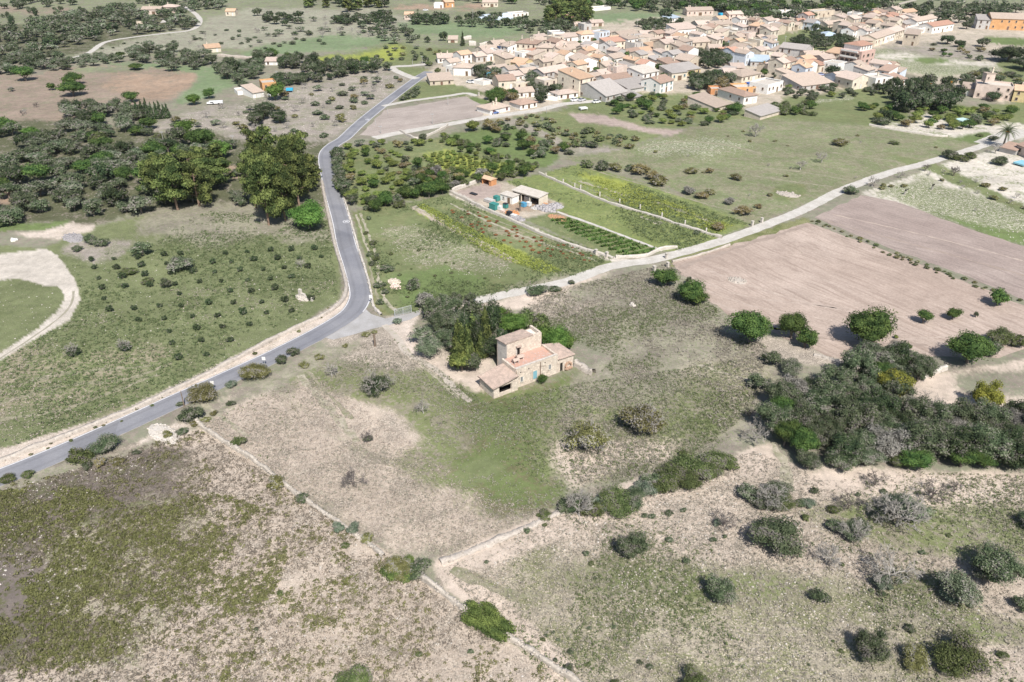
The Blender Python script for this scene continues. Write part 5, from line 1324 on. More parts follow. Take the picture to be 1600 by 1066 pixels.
# ---- solitary trees, each placed where the photograph shows it (x, y of the foot, crown width)
for a in [('carob',1170,544,70,.95),('carob',1236,534,52,1),('carob',1257,548,38,1),('carob',1348,548,76,.92),('carob',1442,509,26,1),('carob',1487,502,23,1),('carob',1557,482,32,1),('carob',1510,575,68,.9),
          ('carob',1417,548,13,1),('citrus',1399,530,8,1.2),('wild',1524,497,8,1.6),('bush',1561,546,46,1),('bush',1588,546,34,1),('wild',1545,560,34,.9),('wild',1420,575,40,.9),
          ('bright',484,366,60,.92),('carob',848,601,19,.95),
          ('carob',41,131,34,.8),('carob',116,155,40,.75),('carob',115,137,35,.7),('carob',80,143,15,.9),('carob',207,163,25,.8),('bright',304,167,24,.9),('carob',327,157,21,.9),('bright',430,160,32,1),
          ('carob',213,112,25,.5),('carob',188,92,18,.6),('dark',845,164,26,.95),('dark',1040,35,24,1),('carob',1147,181,24,.85),('dark',1435,172,44,.8),('dark',1380,150,24,1),('dark',1578,158,14,.8),('dark',1550,161,24,.9),
          ('dark',1575,103,60,.55),('dark',1600,115,50,.55),('ypine',1388,628,58,1.0),('ypine',1536,646,56,1.05),
          ('dbush',300,661,40,.9),('obush',398,597,48,.8),('dbush',440,571,26,.9),('dbush',459,557,22,.9),('obush',322,632,56,.7),('sbush',362,607,20,.8),('bush',374,699,26,.9),('obush',433,765,36,.8),('dbush',473,786,24,.9),
          ('sbush',529,832,26,.8),('sbush',553,834,28,.8),('obush',574,848,24,.7),('obush',625,900,52,.55),('dbush',652,902,44,.7),('bush',45,748,22,.8),('bush',128,727,44,.7),('dbush',168,712,52,.75),('bush',12,756,30,.5),('dbush',282,636,12,1),
          ('dbush',645,455,27,.95),('dbush',606,427,24,.7),('dbush',590,452,16,.9),('dbush',594,478,15,.9),('sbush',621,508,16,.9),('dbush',577,403,10,1.4),('dbush',572,330,12,1),('bush',625,328,24,.8),('bush',597,322,14,1),('dbush',577,345,10,1),
          ('dbush',840,466,42,.55),('dbush',866,458,22,.6),('dbush',893,446,14,.8),('carob',1040,452,44,.75),('carob',1075,478,46,.9),('carob',1088,480,36,.7),('wild',1076,446,12,1.4),
          ('dbush',1205,864,108,.62),('dbush',1188,796,46,.7),('bush',1225,800,46,.6),('dbush',1280,945,36,1.0),('wild',1358,1033,64,.95),('obush',1430,1046,50,1.0),('bush',1497,1056,84,.85),('bush',1476,1054,50,.7),
          ('bush',1122,738,56,.7),('bush',1090,752,70,.62),('bush',1052,762,62,.6),('dbush',1022,764,44,.6),('bush',1068,716,18,1.1),('bush',968,802,66,.62),('sbush',940,800,40,.6),('dbush',898,800,44,.7),('bush',852,812,28,.5),('sbush',1000,772,36,.5),
          ('wild',990,874,56,1.0),('wild',1552,912,84,.82),('olive',1492,946,76,.9),('wild',1126,944,62,.85),('bush',555,1085,56,1.1),('bush',1085,1085,50,1),('wild',1595,955,40,.7),('wild',1612,830,50,.7),('bush',962,1076,20,1),
          ('wild',1206,572,34,.8),('olive',1235,590,46,.7),('wild',1185,610,40,.7),('dbush',160,388,24,.8),('dbush',122,395,18,.9),('dbush',143,385,26,1.1),('wild',222,402,34,.8),('bush',197,430,20,.6),
          ('olive',282,428,44,.7),('bush',205,432,24,.7),('bush',232,446,22,.7),('wild',261,452,22,.9),
          ('dbush',1088,368,12,1),('bush',745,395,6,1),
          ('dbush',1482,252,28,.8),('dbush',1562,262,34,.6),('bush',1516,250,22,.7),('bush',1500,255,26,.6),('dbush',1552,222,16,.8),('bush',1530,215,12,.6),
          ('olive',835,250,12,1),('obush',1313,231,30,.55),('bush',1397,228,18,.5),('dbush',1328,307,28,.8),('obush',1080,275,24,.7),('autumn',1108,272,15,.8),('obush',1150,285,22,.8),
          ('bush',918,265,24,.8),('dbush',942,270,30,.8),('obush',962,272,28,.8),('dbush',984,270,18,1),('autumn',1000,276,32,.8),('autumn',1018,284,26,.7),('obush',1030,294,34,.75),('grey',1075,306,24,.6),('autumn',1096,313,26,.6),('obush',1110,306,20,.6),
          ('grey',1139,322,20,.7),('autumn',1160,338,30,.6),('autumn',1122,362,24,.6),('autumn',1185,327,14,.6),('grey',1235,264,4,1),
          ('citrus',739,208,26,.9),('autumn',766,206,28,.8),('autumn',775,210,22,.7),('dark',792,205,14,.9),
          ('bush',670,105,14,.8),('dark',665,100,12,1.3),('bush',684,117,12,1.2),('dark',668,68,12,1.0),('conifer',723,73,10,2.0),('dark',693,66,16,1.2),
          ('dark',1300,122,26,.8),('dark',1243,131,14,1),('wild',1213,125,18,.8),('bush',1205,133,20,.5),('dark',1255,132,12,.7),('wild',1378,52,10,.8),('dark',1260,52,10,1.1),('wild',1275,50,16,.9),('dark',1320,56,14,.9),
          ('dark',1474,47,26,.8),('wild',1510,48,20,.8),('dark',1480,72,26,.7),('dark',1500,76,20,.7),('wild',1535,76,22,.8),('carob',585,100,6,2.0)]:
    kind, x, y, w, hf = a
    tree(kind, x, y - (.12 * w if kind not in ('bush','dbush','obush','sbush') else .16 * w), w, hf)
iv = tree('ivy', 760, 978, 78, .28, look="flat bright green ivy mat smothering the field wall", exact=True)
wa = math.atan2(P(800,1002)[1] - P(725,954)[1], P(800,1002)[0] - P(725,954)[0]); iv.rotation_euler[2] = wa; iv.scale = (9.0, 5.0, 7.0)
tree('ivy', 625, 893, 60, .8, look="ivy mat at the gap of the field wall", exact=True)
for x, y, w, k in [(1108,742,50,'bush'),(1075,757,54,'bush'),(1136,728,36,'bush'),(1038,768,44,'bush'),(1062,745,44,'bush'),(1100,728,40,'dbush'),(985,788,50,'dbush'),(955,790,46,'bush'),(925,803,44,'bush'),(1010,770,40,'sbush'),(915,788,34,'dbush'),(882,796,34,'dbush')]:
    tree(k, x, y, w, .75, group="bushes of the hedge between farmhouse field and near field")
for x, y, w, k in [(1168,778,40,'olive'),(1212,778,50,'olive'),(1330,838,46,'olive'),(1302,828,28,'wild'),(1422,812,60,'olive'),(1345,828,30,'wild'),(1262,790,26,'sbush'),(1485,935,40,'sbush'),(1535,905,46,'olive'),(1375,915,40,'sbush'),(1120,820,20,'sbush'),(1395,795,50,'sbush')]:
    tree(k, x, y, w, .8, group="olives and shrubs of the near right field")
for x, y, w, k in [(716,556,26,'cypress_o'),(732,566,26,'cypress_o'),(746,550,24,'cypress'),(728,538,24,'cypress'),(758,536,26,'cypress_o'),(770,522,26,'cypress')]:
    tree(k, x, y, w, 2.3, group="trees around the farmhouse")
# bare and half-bare trees
for a in [(1002,676,74,'oliveg',0,.62),(917,702,66,'oliveg',0,.68),(590,614,58,'dark',0,.5),(662,646,34,None,0,0),(519,588,36,None,0,0),(575,690,30,'wild',1,.35),(553,760,44,None,1,0),(1130,822,46,None,1,0),(1290,880,54,None,0,0),
          (1388,908,84,None,0,0),(1336,845,56,'wild',0,.35),(1400,822,90,None,0,0),(1372,812,60,'olive',0,.35),(1325,795,44,None,1,0),(1455,778,54,None,1,0),(1367,758,40,None,1,0),(905,806,60,None,0,0),(1205,795,60,'olive',0,.4),
          (1180,214,36,None,0,0),(1250,266,26,None,0,0),(1284,254,28,None,0,0),(1445,268,20,None,1,0),(1405,278,18,None,0,0),(1362,292,26,None,0,0),(1490,275,26,None,1,0),(1180,690,50,None,0,0),(1195,665,44,None,0,0),(1170,655,30,None,1,0),
          (116,556,34,'dark',0,.42),(196,549,34,'dark',0,.42),(40,178,14,None,0,0),(57,168,14,None,1,0),(36,181,14,None,1,0),(18,143,14,'olive',0,.5),(157,728,26,'autumn',0,.55),(1528,140,22,None,0,0),(742,252,3,None,0,0),
          (1120,925,30,None,1,0),(1225,575,26,None,0,0),(1490,770,30,None,1,0),(822,185,12,None,0,0),(847,190,14,None,0,0),(1077,165,12,None,0,0),(1555,240,26,None,0,0),(1524,330,10,None,0,0),(1150,330,12,None,0,0),(1450,640,46,None,0,0)]:
    x, y, w, lk, dk, dn = a
    bare(x, y, w, 'semi' if lk else 'bare', lk, None, bool(dk), dens=dn or .5)
# pruned stumps with black sealed cuts
for x, y in ((1413,304),(1456,296)):
    g = P(x, y); m = MB(); m.tube((0, 0, -.1), (.15, 0, 1.3), .34, .24, 7); m.tube((.1, 0, .9), (.6, .1, 1.8), .2, .12, 6); root = empty("pruned_stump", (g[0], g[1], 0), x)
    m.build("trunk", M_TWIG, root); m = MB(); m.tube((.15, 0, 1.3), (.2, 0, 1.75), .3, .26, 7); m.tube((.6, .1, 1.8), (.75, .12, 2.1), .2, .15, 6); m.build("blackened_top", M_DARK, root)
    thing(root, "pale pruned tree stump with blackened top in the chalky field", "tree stump", x, y, "pruned stumps")

# ---- the young orchard inside the bend of the road
ORCH = [(134,408),(183,405),(147,427),(156,444),(166,463),(195,424),(233,419),(245,430),(235,409),(308,396),(303,449),(272,468),(215,455),(192,484),(223,478),(237,498),(250,518),(284,493),(331,485),(342,505),(296,514),(331,428),(347,442),
 (355,457),(367,423),(372,474),(384,497),(384,440),(396,450),(396,409),(380,391),(362,405),(419,394),(451,390),(485,390),(403,421),(415,436),(426,405),(442,416),(458,431),(431,446),(411,468),(424,486),(460,480),(443,506),(404,515),
 (262,540),(276,560),(297,517),(311,533),(322,555),(344,505),(356,523),(398,517),(340,395),(350,410),(290,470),(318,470),(372,455),(390,470),(246,466),(178,445),(206,468),(470,452),(486,440),(500,455),(440,470),(330,450),(262,500),(420,455)]
o0 = np.array(P(347, 442)); e2 = (np.array(P(384, 440)) - o0); e1 = (np.array(P(357, 458)) - o0)
OP = [(128,398),(235,392),(330,402),(395,384),(500,386),(514,440),(478,496),(400,527),(330,560),(262,575),(235,530),(170,490),(130,430)]
n_or = 0
for i in range(-12, 12):
    for j in range(-14, 14):
        q = o0 + e2 * i + e1 * j + np.array([R.gauss(0, .35), R.gauss(0, .35)])
        X, Y = (float(v) for v in PJ(q[0], q[1]))
        if not bool(inpoly(np.array([X]), np.array([Y]), OP)[0]) or R.random() < .16: continue
        if math.hypot(X - 472, Y - 465) < 14: continue
        tree('young', X, Y, R.choice((9, 10.5, 12, 13.5)) * (1 + (Y - 450) / 700), R.uniform(.85, 1.2), look="small orchard tree", group="young trees of the orchard inside the road bend"); n_or += 1
print("orchard", n_or)
bare(471, 418, 22, 'bare', None, "bare rosy-grey shrub in the young orchard", False)
# small bushes of the pale near field
for x, y, w in [(1007,808,12),(1019,809,13),(1045,804,15),(1068,799,11),(916,867,13),(924,882,11),(1046,846,15),(1115,846,14),(1132,840,10),(1072,879,15),(891,1021,13),(868,1033,10),(888,1048,21),(919,1040,10),(1000,1037,11),(1015,1044,14),(848,1001,10),(853,994,8),
   (865,989,8),(872,1001,8),(921,983,9),(959,981,9),(823,832,14),(851,822,9),(1405,912,14),(1361,924,9),(1378,931,17),(1316,884,10),(1515,949,11),(1565,1026,20),(1420,985,20),(1302,1003,7),(1313,1019,11),(1264,1040,6),(1440,865,11),(1380,770,13),(1340,775,10),
   (1250,790,20),(1272,770,16),(1300,800,22),(1258,812,16),(540,855,16),(438,930,14),(735,1020,12),(655,1025,14),(760,880,10),(400,985,10),(930,905,8),(1482,838,10),(1545,860,12)]:
    tree(R.choice(['dbush', 'dbush', 'bush']), x, y, w, .9, look=R.choice(["small dark cushion bush", "small dark green cushion shrub"]), group="cushion bushes of the pale near field", nm="cushion_bush")

# ---- scattered growth, spaced on the ground
def scatter(poly, n, kinds, wr, hr=(.8, 1.15), gap=.75, group=None, lod=None, seed=0, look=None, foot=.8, nm=None):
    rr = random.Random(seed + 1000); wp = [P(*q) for q in poly]
    xs = [p[0] for p in wp]; ys = [p[1] for p in wp]; got = []; tries = 0
    ks = list(kinds.keys()); kw = list(kinds.values())
    while len(got) < n and tries < n * 60:
        tries += 1
        x = rr.uniform(min(xs), max(xs)); y = rr.uniform(min(ys), max(ys))
        px, py = PJ(np.array(x), np.array(y)); px, py = float(px), float(py)
        if not bool(inpoly(np.array([px]), np.array([py]), poly)[0]): continue
        w = rr.uniform(*wr)
        if any(abs(x - q[0]) < (w + q[2]) and math.hypot(x - q[0], y - q[1]) < (w + q[2]) * .5 * gap for q in got): continue
        if any(math.hypot(x - q[0], y - q[1]) < q[2] * foot + w * .3 for q in FOOT): continue
        if py < 240 and ROAD is not None and float(np.min(np.hypot(ROAD[:, 0] - x, ROAD[:, 1] - y))) < 4 + w * .4: continue
        got.append((x, y, w))
        k = rr.choices(ks, kw)[0]
        if k == 'bare': bare(px, py, w / MPP(py), rr=rr, group="bare almond trees")
        else:
            n_ = nm
            if n_ is None:
                base = SHAPE[k][3]
                if base == 'wild_olive_tree' and py < 130: n_ = 'woodland_tree' if py < 70 else 'far_wild_olive_tree'  # same wild olive kind, named apart only by how far off it stands
                elif base == 'shrub' and py < 230: n_ = 'garden_bush'
                elif base == 'evergreen_tree' and py < 60: n_ = 'far_evergreen_tree'
            tree(k, px, py, 0, rr.uniform(*hr), rr=rr, wm=w, group=group, lod=lod, look=look, nm=n_)
    return got
# right-hand grove
scatter([(1205,650),(1215,625),(1262,615),(1330,598),(1360,575),(1400,560),(1440,580),(1435,605),(1400,645),(1420,660),(1462,662),(1500,668),(1570,665),(1640,655),(1640,735),(1560,728),(1500,722),(1400,720),(1300,735),(1250,718),(1215,690)], 74,
        {'wild': 4, 'olive': 1, 'grey': .7, 'dark': 2.2, 'carob': .4}, (5, 8.8), (.85, 1.25), .58, "trees of the dense grove below the ploughed field", 0, 3)
for x, y, w, k in [(1440,690,60,'grey'),(1475,680,60,'grey'),(1430,655,50,'grey'),(1500,690,50,'grey'),(1262,738,52,'wild'),(1310,738,56,'wild'),(1350,730,50,'wild'),(1425,738,56,'carob'),(1500,738,60,'carob'),(1530,735,50,'carob'),(1560,730,50,'wild'),(1590,735,50,'wild'),(1236,700,46,'wild'),(1222,690,36,'wild'),
                   (1360,575,56,'wild'),(1400,580,50,'wild'),(1345,610,50,'wild'),(1600,700,54,'wild'),(1580,660,50,'wild'),(1385,690,60,'wild'),(1340,670,66,'wild'),(1290,660,60,'wild'),(1400,735,44,'bush'),(1270,640,60,'wild')]:
    tree(k, x, y - 8, w * .9, .8, lod=0, group="trees of the dense grove below the ploughed field")
# left thicket and garden woods
scatter([(-30,262),(30,250),(60,232),(110,240),(200,238),(235,250),(240,300),(330,318),(200,340),(150,338),(60,350),(-30,362)], 66, {'wild': 5, 'olive': 2, 'dark': 1, 'carob': .7}, (5.5, 10), (.7, 1.0), .64, "trees of the left thicket", 1, 5)
scatter([(-30,210),(10,205),(96,208),(100,180),(140,166),(200,176),(255,206),(330,214),(375,230),(375,248),(240,256),(180,244),(110,242),(60,236),(-30,248)], 66, {'wild': 4, 'dark': 2, 'olive': 2, 'carob': 2, 'bright': 1, 'bush': 1}, (5, 9.5), (.65, 1.05), .68, "trees of the left thicket", 1, 6)
scatter([(100,172),(150,168),(160,200),(108,200)], 7, {'autumn': 1, 'wild': 2, 'dark': 2}, (6, 9), (.8, 1.1), .6, "trees of the left thicket", 1, 7)
scatter([(370,262),(440,270),(470,300),(480,330),(400,330),(345,310)], 8, {'olive': 2, 'wild': 2}, (5, 7), (.7, 1), .7, None, 1, 8)
# pines beside the road
for x, y, w, hf in [(420,352,62,1.75),(446,345,56,1.6),(468,322,56,1.5),(400,325,52,1.7),(430,318,60,1.5),(482,300,36,1.3),(455,290,52,1.5),(470,262,42,1.3),(420,262,44,1.4),(402,250,38,1.3),(278,328,66,1.25),(312,322,60,1.1),(250,310,52,1.2),(330,300,54,1.0),(300,290,56,1.0),(262,285,44,1.1),(350,285,40,.9),(236,300,40,1.2),
                    (340,262,40,.9),(310,262,36,.9),(440,330,50,1.5),(486,282,34,1.2)]:
    tree('pine', x, y, w, hf, group="pines beside the straight road")
for x in (216, 224, 232, 239, 246, 252, 258, 263): tree('conifer', x, 187 - abs(x - 240) * .1, R.uniform(11, 14), R.uniform(1.7, 2.3), look="tall dark conifer of the row", group="conifer row left of the stony field")
scatter([(200,172),(226,182),(225,196),(180,185),(170,165)], 7, {'wild': 1}, (6, 8), (.8, 1), .6, None, 1, 9)
# house garden by the farmhouse
for k, x, y, w, hf in [('olive',672,556,50,.95),('olive',660,535,40,1.0),('wild',690,520,50,1.0),('wild',676,500,40,1.0),('wild',705,545,46,1.0),('wild',715,520,46,1.1),('cypress_o',722,560,34,1.7),('cypress_o',740,545,34,1.7),('cypress_o',715,572,30,1.5),('citrus',722,580,40,1.1),('wild',738,578,38,1.0),('dark',768,558,46,1.0),('dark',784,545,40,1.0),
    ('wild',752,520,40,1.1),('bright',800,520,46,.9),('bush',822,510,44,1.1),('bush',845,515,44,1.0),('bright',868,548,50,.9),('bright',850,535,40,.9),('bright',882,545,34,.9),('wild',735,500,44,1.0),('wild',700,500,40,1.0),('bush',760,500,40,.8),('bush',790,505,40,.8),('grey',665,480,34,1.0),('dark',706,490,30,1.0),('bright',775,500,30,1),('cypress_o',752,560,26,1.7)]:
    tree(k, x, y, w, hf, group="trees around the farmhouse")
scatter([(655,470),(700,468),(740,472),(730,482),(660,490)], 6, {'wild': 2, 'bush': 1}, (3, 5), (.8, 1.1), .7, "trees around the farmhouse", 1, 10)
# hedged orchard between road and construction yard
scatter([(524,240),(560,228),(600,226),(690,214),(650,232),(640,262),(690,282),(640,312),(560,322),(532,300)], 84, {'citrus': 8, 'carob': .6, 'autumn': 1.2, 'obush': 1.6, 'wild': .8, 'olive': 1}, (2.2, 4.8), (.6, .95), 1.0, "trees of the hedged orchard by the road", 1, 11)
scatter([(690,212),(715,218),(840,262),(832,276),(760,254),(690,228)], 42, {'carob': 1.5, 'citrus': 3, 'bush': 3}, (2.4, 4.0), (.8, 1.1), .65, "hedge trees above the yellow vineyard", 1, 12)
scatter([(640,262),(660,262),(740,276),(800,268),(828,276),(740,288),(690,300),(640,290)], 40, {'carob': 3, 'autumn': 1.2, 'bush': 2, 'grey': .6}, (3, 5), (.8, 1.1), .65, "hedge trees below the yellow vineyard", 1, 13)
scatter([(655,246),(700,236),(800,262),(745,272),(690,262)], 90, {'citrus': 3}, (1.4, 2.4), (.6, .9), .9, "low yellow-green vines", 2, 14, look="low yellow-green vine", nm="vine")
scatter([(568,325),(640,306),(700,296),(705,303),(640,318),(575,334)], 12, {'dbush': 1, 'carob': 1}, (4, 6), (.8, 1.1), .7, None, 1, 15)
# gardens and scrub below the village
scatter([(745,200),(830,180),(900,200),(1000,218),(1000,236),(930,232),(860,232),(800,205)], 60, {'obush': 3, 'autumn': 1.5, 'dbush': 2, 'bush': 2}, (2.5, 5), (.6, .9), .7, "scrub below the village lane", 2, 16)
scatter([(935,165),(1000,148),(1100,152),(1160,182),(1140,195),(1040,200),(960,182)], 62, {'dbush': 3, 'citrus': 2, 'carob': 2, 'autumn': .8}, (3, 5.5), (.6, .95), .9, "fruit trees of the village orchard", 1, 17)
scatter([(790,212),(870,226),(905,240),(850,250),(760,225)], 20, {'dbush': 2, 'carob': 1, 'autumn': 1}, (3.5, 5.5), (.7, 1), .8, None, 1, 18)
scatter([(1340,165),(1420,170),(1500,172),(1590,172),(1600,190),(1500,205),(1420,200),(1370,195)], 48, {'citrus': 2, 'dbush': 2, 'carob': 2, 'autumn': .8}, (3.5, 6.5), (.7, 1), .9, "trees of the garden at the right of the village", 1, 19)
scatter([(1385,140),(1480,135),(1500,160),(1480,178),(1400,176)], 22, {'dark': 4, 'wild': 2}, (7, 11), (.9, 1.2), .6, "tall garden trees beside the white block", 1, 20)
for x, y, w, hf in ((1412,170,16,2.6),(1424,166,14,2.8),(1436,160,15,2.6),(1403,172,14,2.2),(1443,168,12,2.4)): tree('conifer', x, y, w, hf, group="tall conifers beside the white block")
for x in (1374,1379,1384,1389): tree('cypress', x, 187 + (x-1374)*.3, 6, 3.0, group="little cypresses of the terrace garden")
scatter([(1215,140),(1370,135),(1380,150),(1240,160)], 20, {'dbush': 2, 'wild': 2, 'citrus': 1}, (3.5, 6), (.7, 1), .9, None, 1, 21)
scatter([(1200,168),(1270,165),(1275,182),(1230,182)], 12, {'bush': 2, 'carob': 1}, (4, 7), (.7, 1), .8, None, 1, 22)
scatter([(1235,66),(1290,50),(1330,68),(1325,80),(1270,80),(1240,74)], 34, {'wild': 2, 'dark': 3}, (5, 8), (.7, 1), .6, "dark trees around the blue-grey hall", 1, 23)
scatter([(1092,92),(1132,88),(1140,104),(1110,112),(1092,104)], 15, {'dark': 3, 'wild': 2}, (6, 9), (.9, 1.1), .6, "trees of the walled garden in mid village", 1, 24)
scatter([(1076,128),(1110,122),(1145,130),(1140,142),(1110,146),(1078,140)], 18, {'dark': 2, 'wild': 2, 'autumn': .5}, (6, 9), (.8, 1.1), .6, "trees of the lower village garden", 1, 25)
scatter([(738,112),(775,106),(780,122),(760,132),(742,126)], 12, {'wild': 2, 'dark': 1, 'autumn': .5}, (5, 8), (.8, 1.1), .65, "garden trees at the village entrance", 1, 26)
scatter([(760,155),(808,148),(812,162),(770,168)], 8, {'carob': 2, 'autumn': 1, 'grey': .5}, (6, 9), (.8, 1), .65, "garden trees behind the lane houses", 1, 27)
scatter([(825,128),(845,136),(870,146),(845,152),(828,140)], 9, {'wild': 2, 'dark': 1}, (6, 8), (.8, 1.1), .6, None, 1, 28)
scatter([(1120,60),(1180,58),(1185,82),(1130,80)], 9, {'carob': 2, 'wild': 1}, (4, 6), (.8, 1.1), .9, "courtyard trees in the village", 2, 29, foot=.9)
scatter([(780,70),(1200,60),(1210,120),(1000,140),(800,130)], 46, {'carob': 2, 'wild': 2, 'citrus': 1}, (3, 5), (.9, 1.3), 1.5, "courtyard trees in the village", 2, 30, foot=.85)
scatter([(1420,68),(1560,76),(1600,96),(1530,98),(1440,84)], 14, {'dbush': 1, 'carob': 1, 'autumn': .5}, (3, 6), (.6, .9), .9, None, 2, 31)
scatter([(1490,122),(1560,116),(1610,128),(1600,142),(1560,140),(1510,138)], 20, {'dbush': 2, 'obush': 1, 'wild': 2}, (5, 8), (.6, .9), .7, None, 1, 32)
# belts and woods of the far country
scatter([(200,80),(250,78),(330,90),(345,108),(270,112),(205,95)], 34, {'olive': 2, 'wild': 3, 'dark': 1}, (6, 9), (.8, 1.1), .65, "trees of the belt behind the brown field", 1, 33)
scatter([(345,108),(390,100),(410,112),(395,128),(370,135),(345,120)], 20, {'wild': 3, 'olive': 1, 'dark': 1}, (6, 9), (.8, 1.1), .65, "trees of the belt behind the brown field", 1, 34)
scatter([(398,90),(520,104),(600,106),(620,112),(560,116),(500,122),(440,106),(400,100)], 36, {'wild': 3, 'dark': 2, 'carob': 1}, (6, 9), (.9, 1.2), .65, "trees of the belt behind the brown field", 1, 35)
scatter([(430,122),(500,126),(560,114),(540,122),(470,134),(430,134)], 16, {'wild': 3, 'dark': 2}, (5, 8), (.7, 1), .65, None, 1, 36)
scatter([(380,138),(395,140),(392,152),(372,150)], 4, {'wild': 1}, (5, 6), (.8, 1), .7, None, 1, 37)
scatter([(370,184),(430,178),(445,200),(400,205)], 5, {'dark': 1, 'wild': 1}, (7, 9), (.8, 1), .65, None, 1, 38)
scatter([(85,118),(110,98),(160,90),(190,98),(110,108)], 16, {'olive': 1, 'wild': 2}, (5, 8), (.7, .9), .7, None, 1, 39)
scatter([(-20,98),(60,88),(110,96),(100,110),(40,118),(-20,118)], 34, {'olive': 2, 'wild': 3, 'dark': 1}, (6, 9), (.7, 1), .65, "trees at the foot of the hill wood", 1, 40)
scatter([(-20,56),(60,36),(180,12),(285,24),(310,44),(240,54),(160,64),(80,86),(-20,92)], 155, {'olive': 4, 'wild': 4, 'dark': .7}, (6, 10), (.7, 1.0), .68, "trees of the wood on the upper left hill", 2, 41)
scatter([(180,-4),(330,-4),(360,8),(330,20),(290,20),(220,10)], 44, {'olive': 2, 'wild': 3, 'dark': 1}, (6, 10), (.8, 1), .7, "trees of the wood on the upper left hill", 2, 42)
scatter([(-20,5),(60,2),(120,6),(110,10),(60,14),(-20,20)], 16, {'dark': 1, 'wild': 2}, (6, 9), (.8, 1), .9, "far roadside trees", 2, 43)
scatter([(470,-4),(560,-2),(610,12),(560,22),(480,14)], 22, {'pine': 1, 'dark': 1}, (8, 12), (.8, 1), .6, None, 2, 44)
scatter([(400,24),(470,22),(480,42),(410,44)], 12, {'dark': 2, 'wild': 1}, (6, 9), (.7, 1), .9, None, 2, 45)
scatter([(520,30),(610,26),(616,40),(560,44),(520,36)], 26, {'dark': 2, 'wild': 2}, (6, 9), (.7, 1), .65, None, 2, 46)
scatter([(560,42),(640,44),(660,66),(610,72),(580,58)], 22, {'wild': 2, 'olive': 2, 'dark': 1}, (5, 8), (.7, 1), .8, None, 2, 47)
scatter([(640,30),(700,30),(700,40),(650,40)], 14, {'dark': 2, 'wild': 1}, (6, 9), (.8, 1), .7, None, 2, 48)
scatter([(700,30),(760,26),(830,36),(800,46),(720,42)], 22, {'wild': 2, 'dark': 1}, (6, 9), (.8, 1), .8, None, 2, 49)
scatter([(380,50),(560,20),(600,60),(420,70)], 34, {'olive': 2, 'bare': 2, 'dbush': 1}, (4, 7), (.6, .9), 1.4, "scattered trees of the far grey field", 2, 50)
scatter([(300,50),(400,45),(520,70),(400,90),(300,70)], 22, {'dbush': 2, 'olive': 1}, (3, 5), (.5, .8), 1.6, None, 2, 51)
scatter([(860,14),(920,20),(912,44),(856,40)], 22, {'pine': 1}, (9, 13), (.9, 1.1), .6, "pine clump behind the village", 1, 52)
scatter([(805,40),(870,36),(910,48),(890,58),(820,54)], 30, {'dark': 1, 'wild': 2, 'olive': 1}, (5, 8), (.7, 1), .7, "trees along the upper village edge", 2, 53)
scatter([(990,40),(1040,34),(1080,40),(1060,52),(1000,54)], 22, {'dark': 1, 'wild': 2}, (5, 8), (.8, 1), .8, "trees along the upper village edge", 2, 54)
scatter([(840,6),(1000,8),(1100,4),(1200,10),(1210,30),(1120,18),(1000,20),(960,12),(860,12)], 70, {'dark': 2, 'wild': 2, 'carob': 2, 'olive': 1}, (6, 10), (.8, 1), .85, "trees of the wooded fields behind the village", 2, 55)
scatter([(1120,14),(1200,10),(1290,14),(1280,30),(1200,34),(1130,24)], 56, {'dark': 2, 'wild': 3, 'carob': 2}, (6, 10), (.8, 1), .68, "trees of the wooded fields behind the village", 2, 56)
scatter([(1280,4),(1400,4),(1380,16),(1340,30),(1300,22)], 50, {'dark': 2, 'wild': 3, 'carob': 1}, (6, 10), (.8, 1), .65, "trees of the wooded fields behind the village", 2, 57)
scatter([(1370,20),(1450,12),(1600,14),(1610,26),(1530,40),(1470,34),(1400,24)], 62, {'dark': 2, 'wild': 3, 'olive': 1}, (6, 10), (.8, 1), .7, "trees behind the orange hall", 2, 58)
scatter([(1440,0),(1600,-2),(1610,12),(1450,10)], 22, {'bare': 1, 'olive': 1}, (5, 7), (.8, 1), 1.4, None, 2, 59)
scatter([(620,2),(1000,-4),(1430,-4),(1420,4),(1100,4),(850,8),(700,6)], 60, {'dark': 2, 'wild': 2, 'carob': 1}, (7, 11), (.8, 1), 1.0, "farthest trees along the upper edge", 2, 60)
scatter([(100,88),(240,58),(420,48),(420,70),(300,78),(200,84)], 26, {'dbush': 2, 'bare': 1}, (2.5, 4.5), (.5, .8), 1.6, "specks of scrub in the far grey field", 2, 71)
scatter([(-20,22),(60,16),(150,12),(100,34),(-20,50)], 22, {'cypress': 1, 'dbush': 2, 'wild': 1}, (3, 5), (.8, 1.6), 1.6, "far roadside trees", 2, 72)
scatter([(600,74),(700,76),(690,92),(620,104),(560,108)], 22, {'dbush': 2, 'olive': 1, 'obush': 1}, (2.5, 5), (.6, .9), 1.3, None, 2, 73)
scatter([(1000,230),(1130,200),(1300,205),(1480,225),(1400,262),(1200,320),(1080,290)], 16, {'bare': 1, 'obush': 2}, (1.2, 2.4), (.5, .8), 2.0, "little weeds of the big green field", 2, 74)
scatter([(300,595),(470,500),(530,470),(540,478),(480,512),(320,602),(120,690),(0,735),(0,728)], 22, {'bush': 1, 'obush': 1}, (.5, 1.2), (.6, .9), 1.2, "weeds at the foot of the long stone wall", 2, 75, nm="weed_clump")
# stony scrub field beside the road
scatter([(250,196),(330,168),(470,140),(600,114),(645,124),(595,155),(540,198),(510,215),(440,208),(350,205)], 66, {'bare': 3, 'dbush': 1.5, 'obush': 1.5, 'olive': 1, 'autumn': .3}, (3, 5.5), (.6, .9), 1.3, "bushes of the stony field", 2, 61)
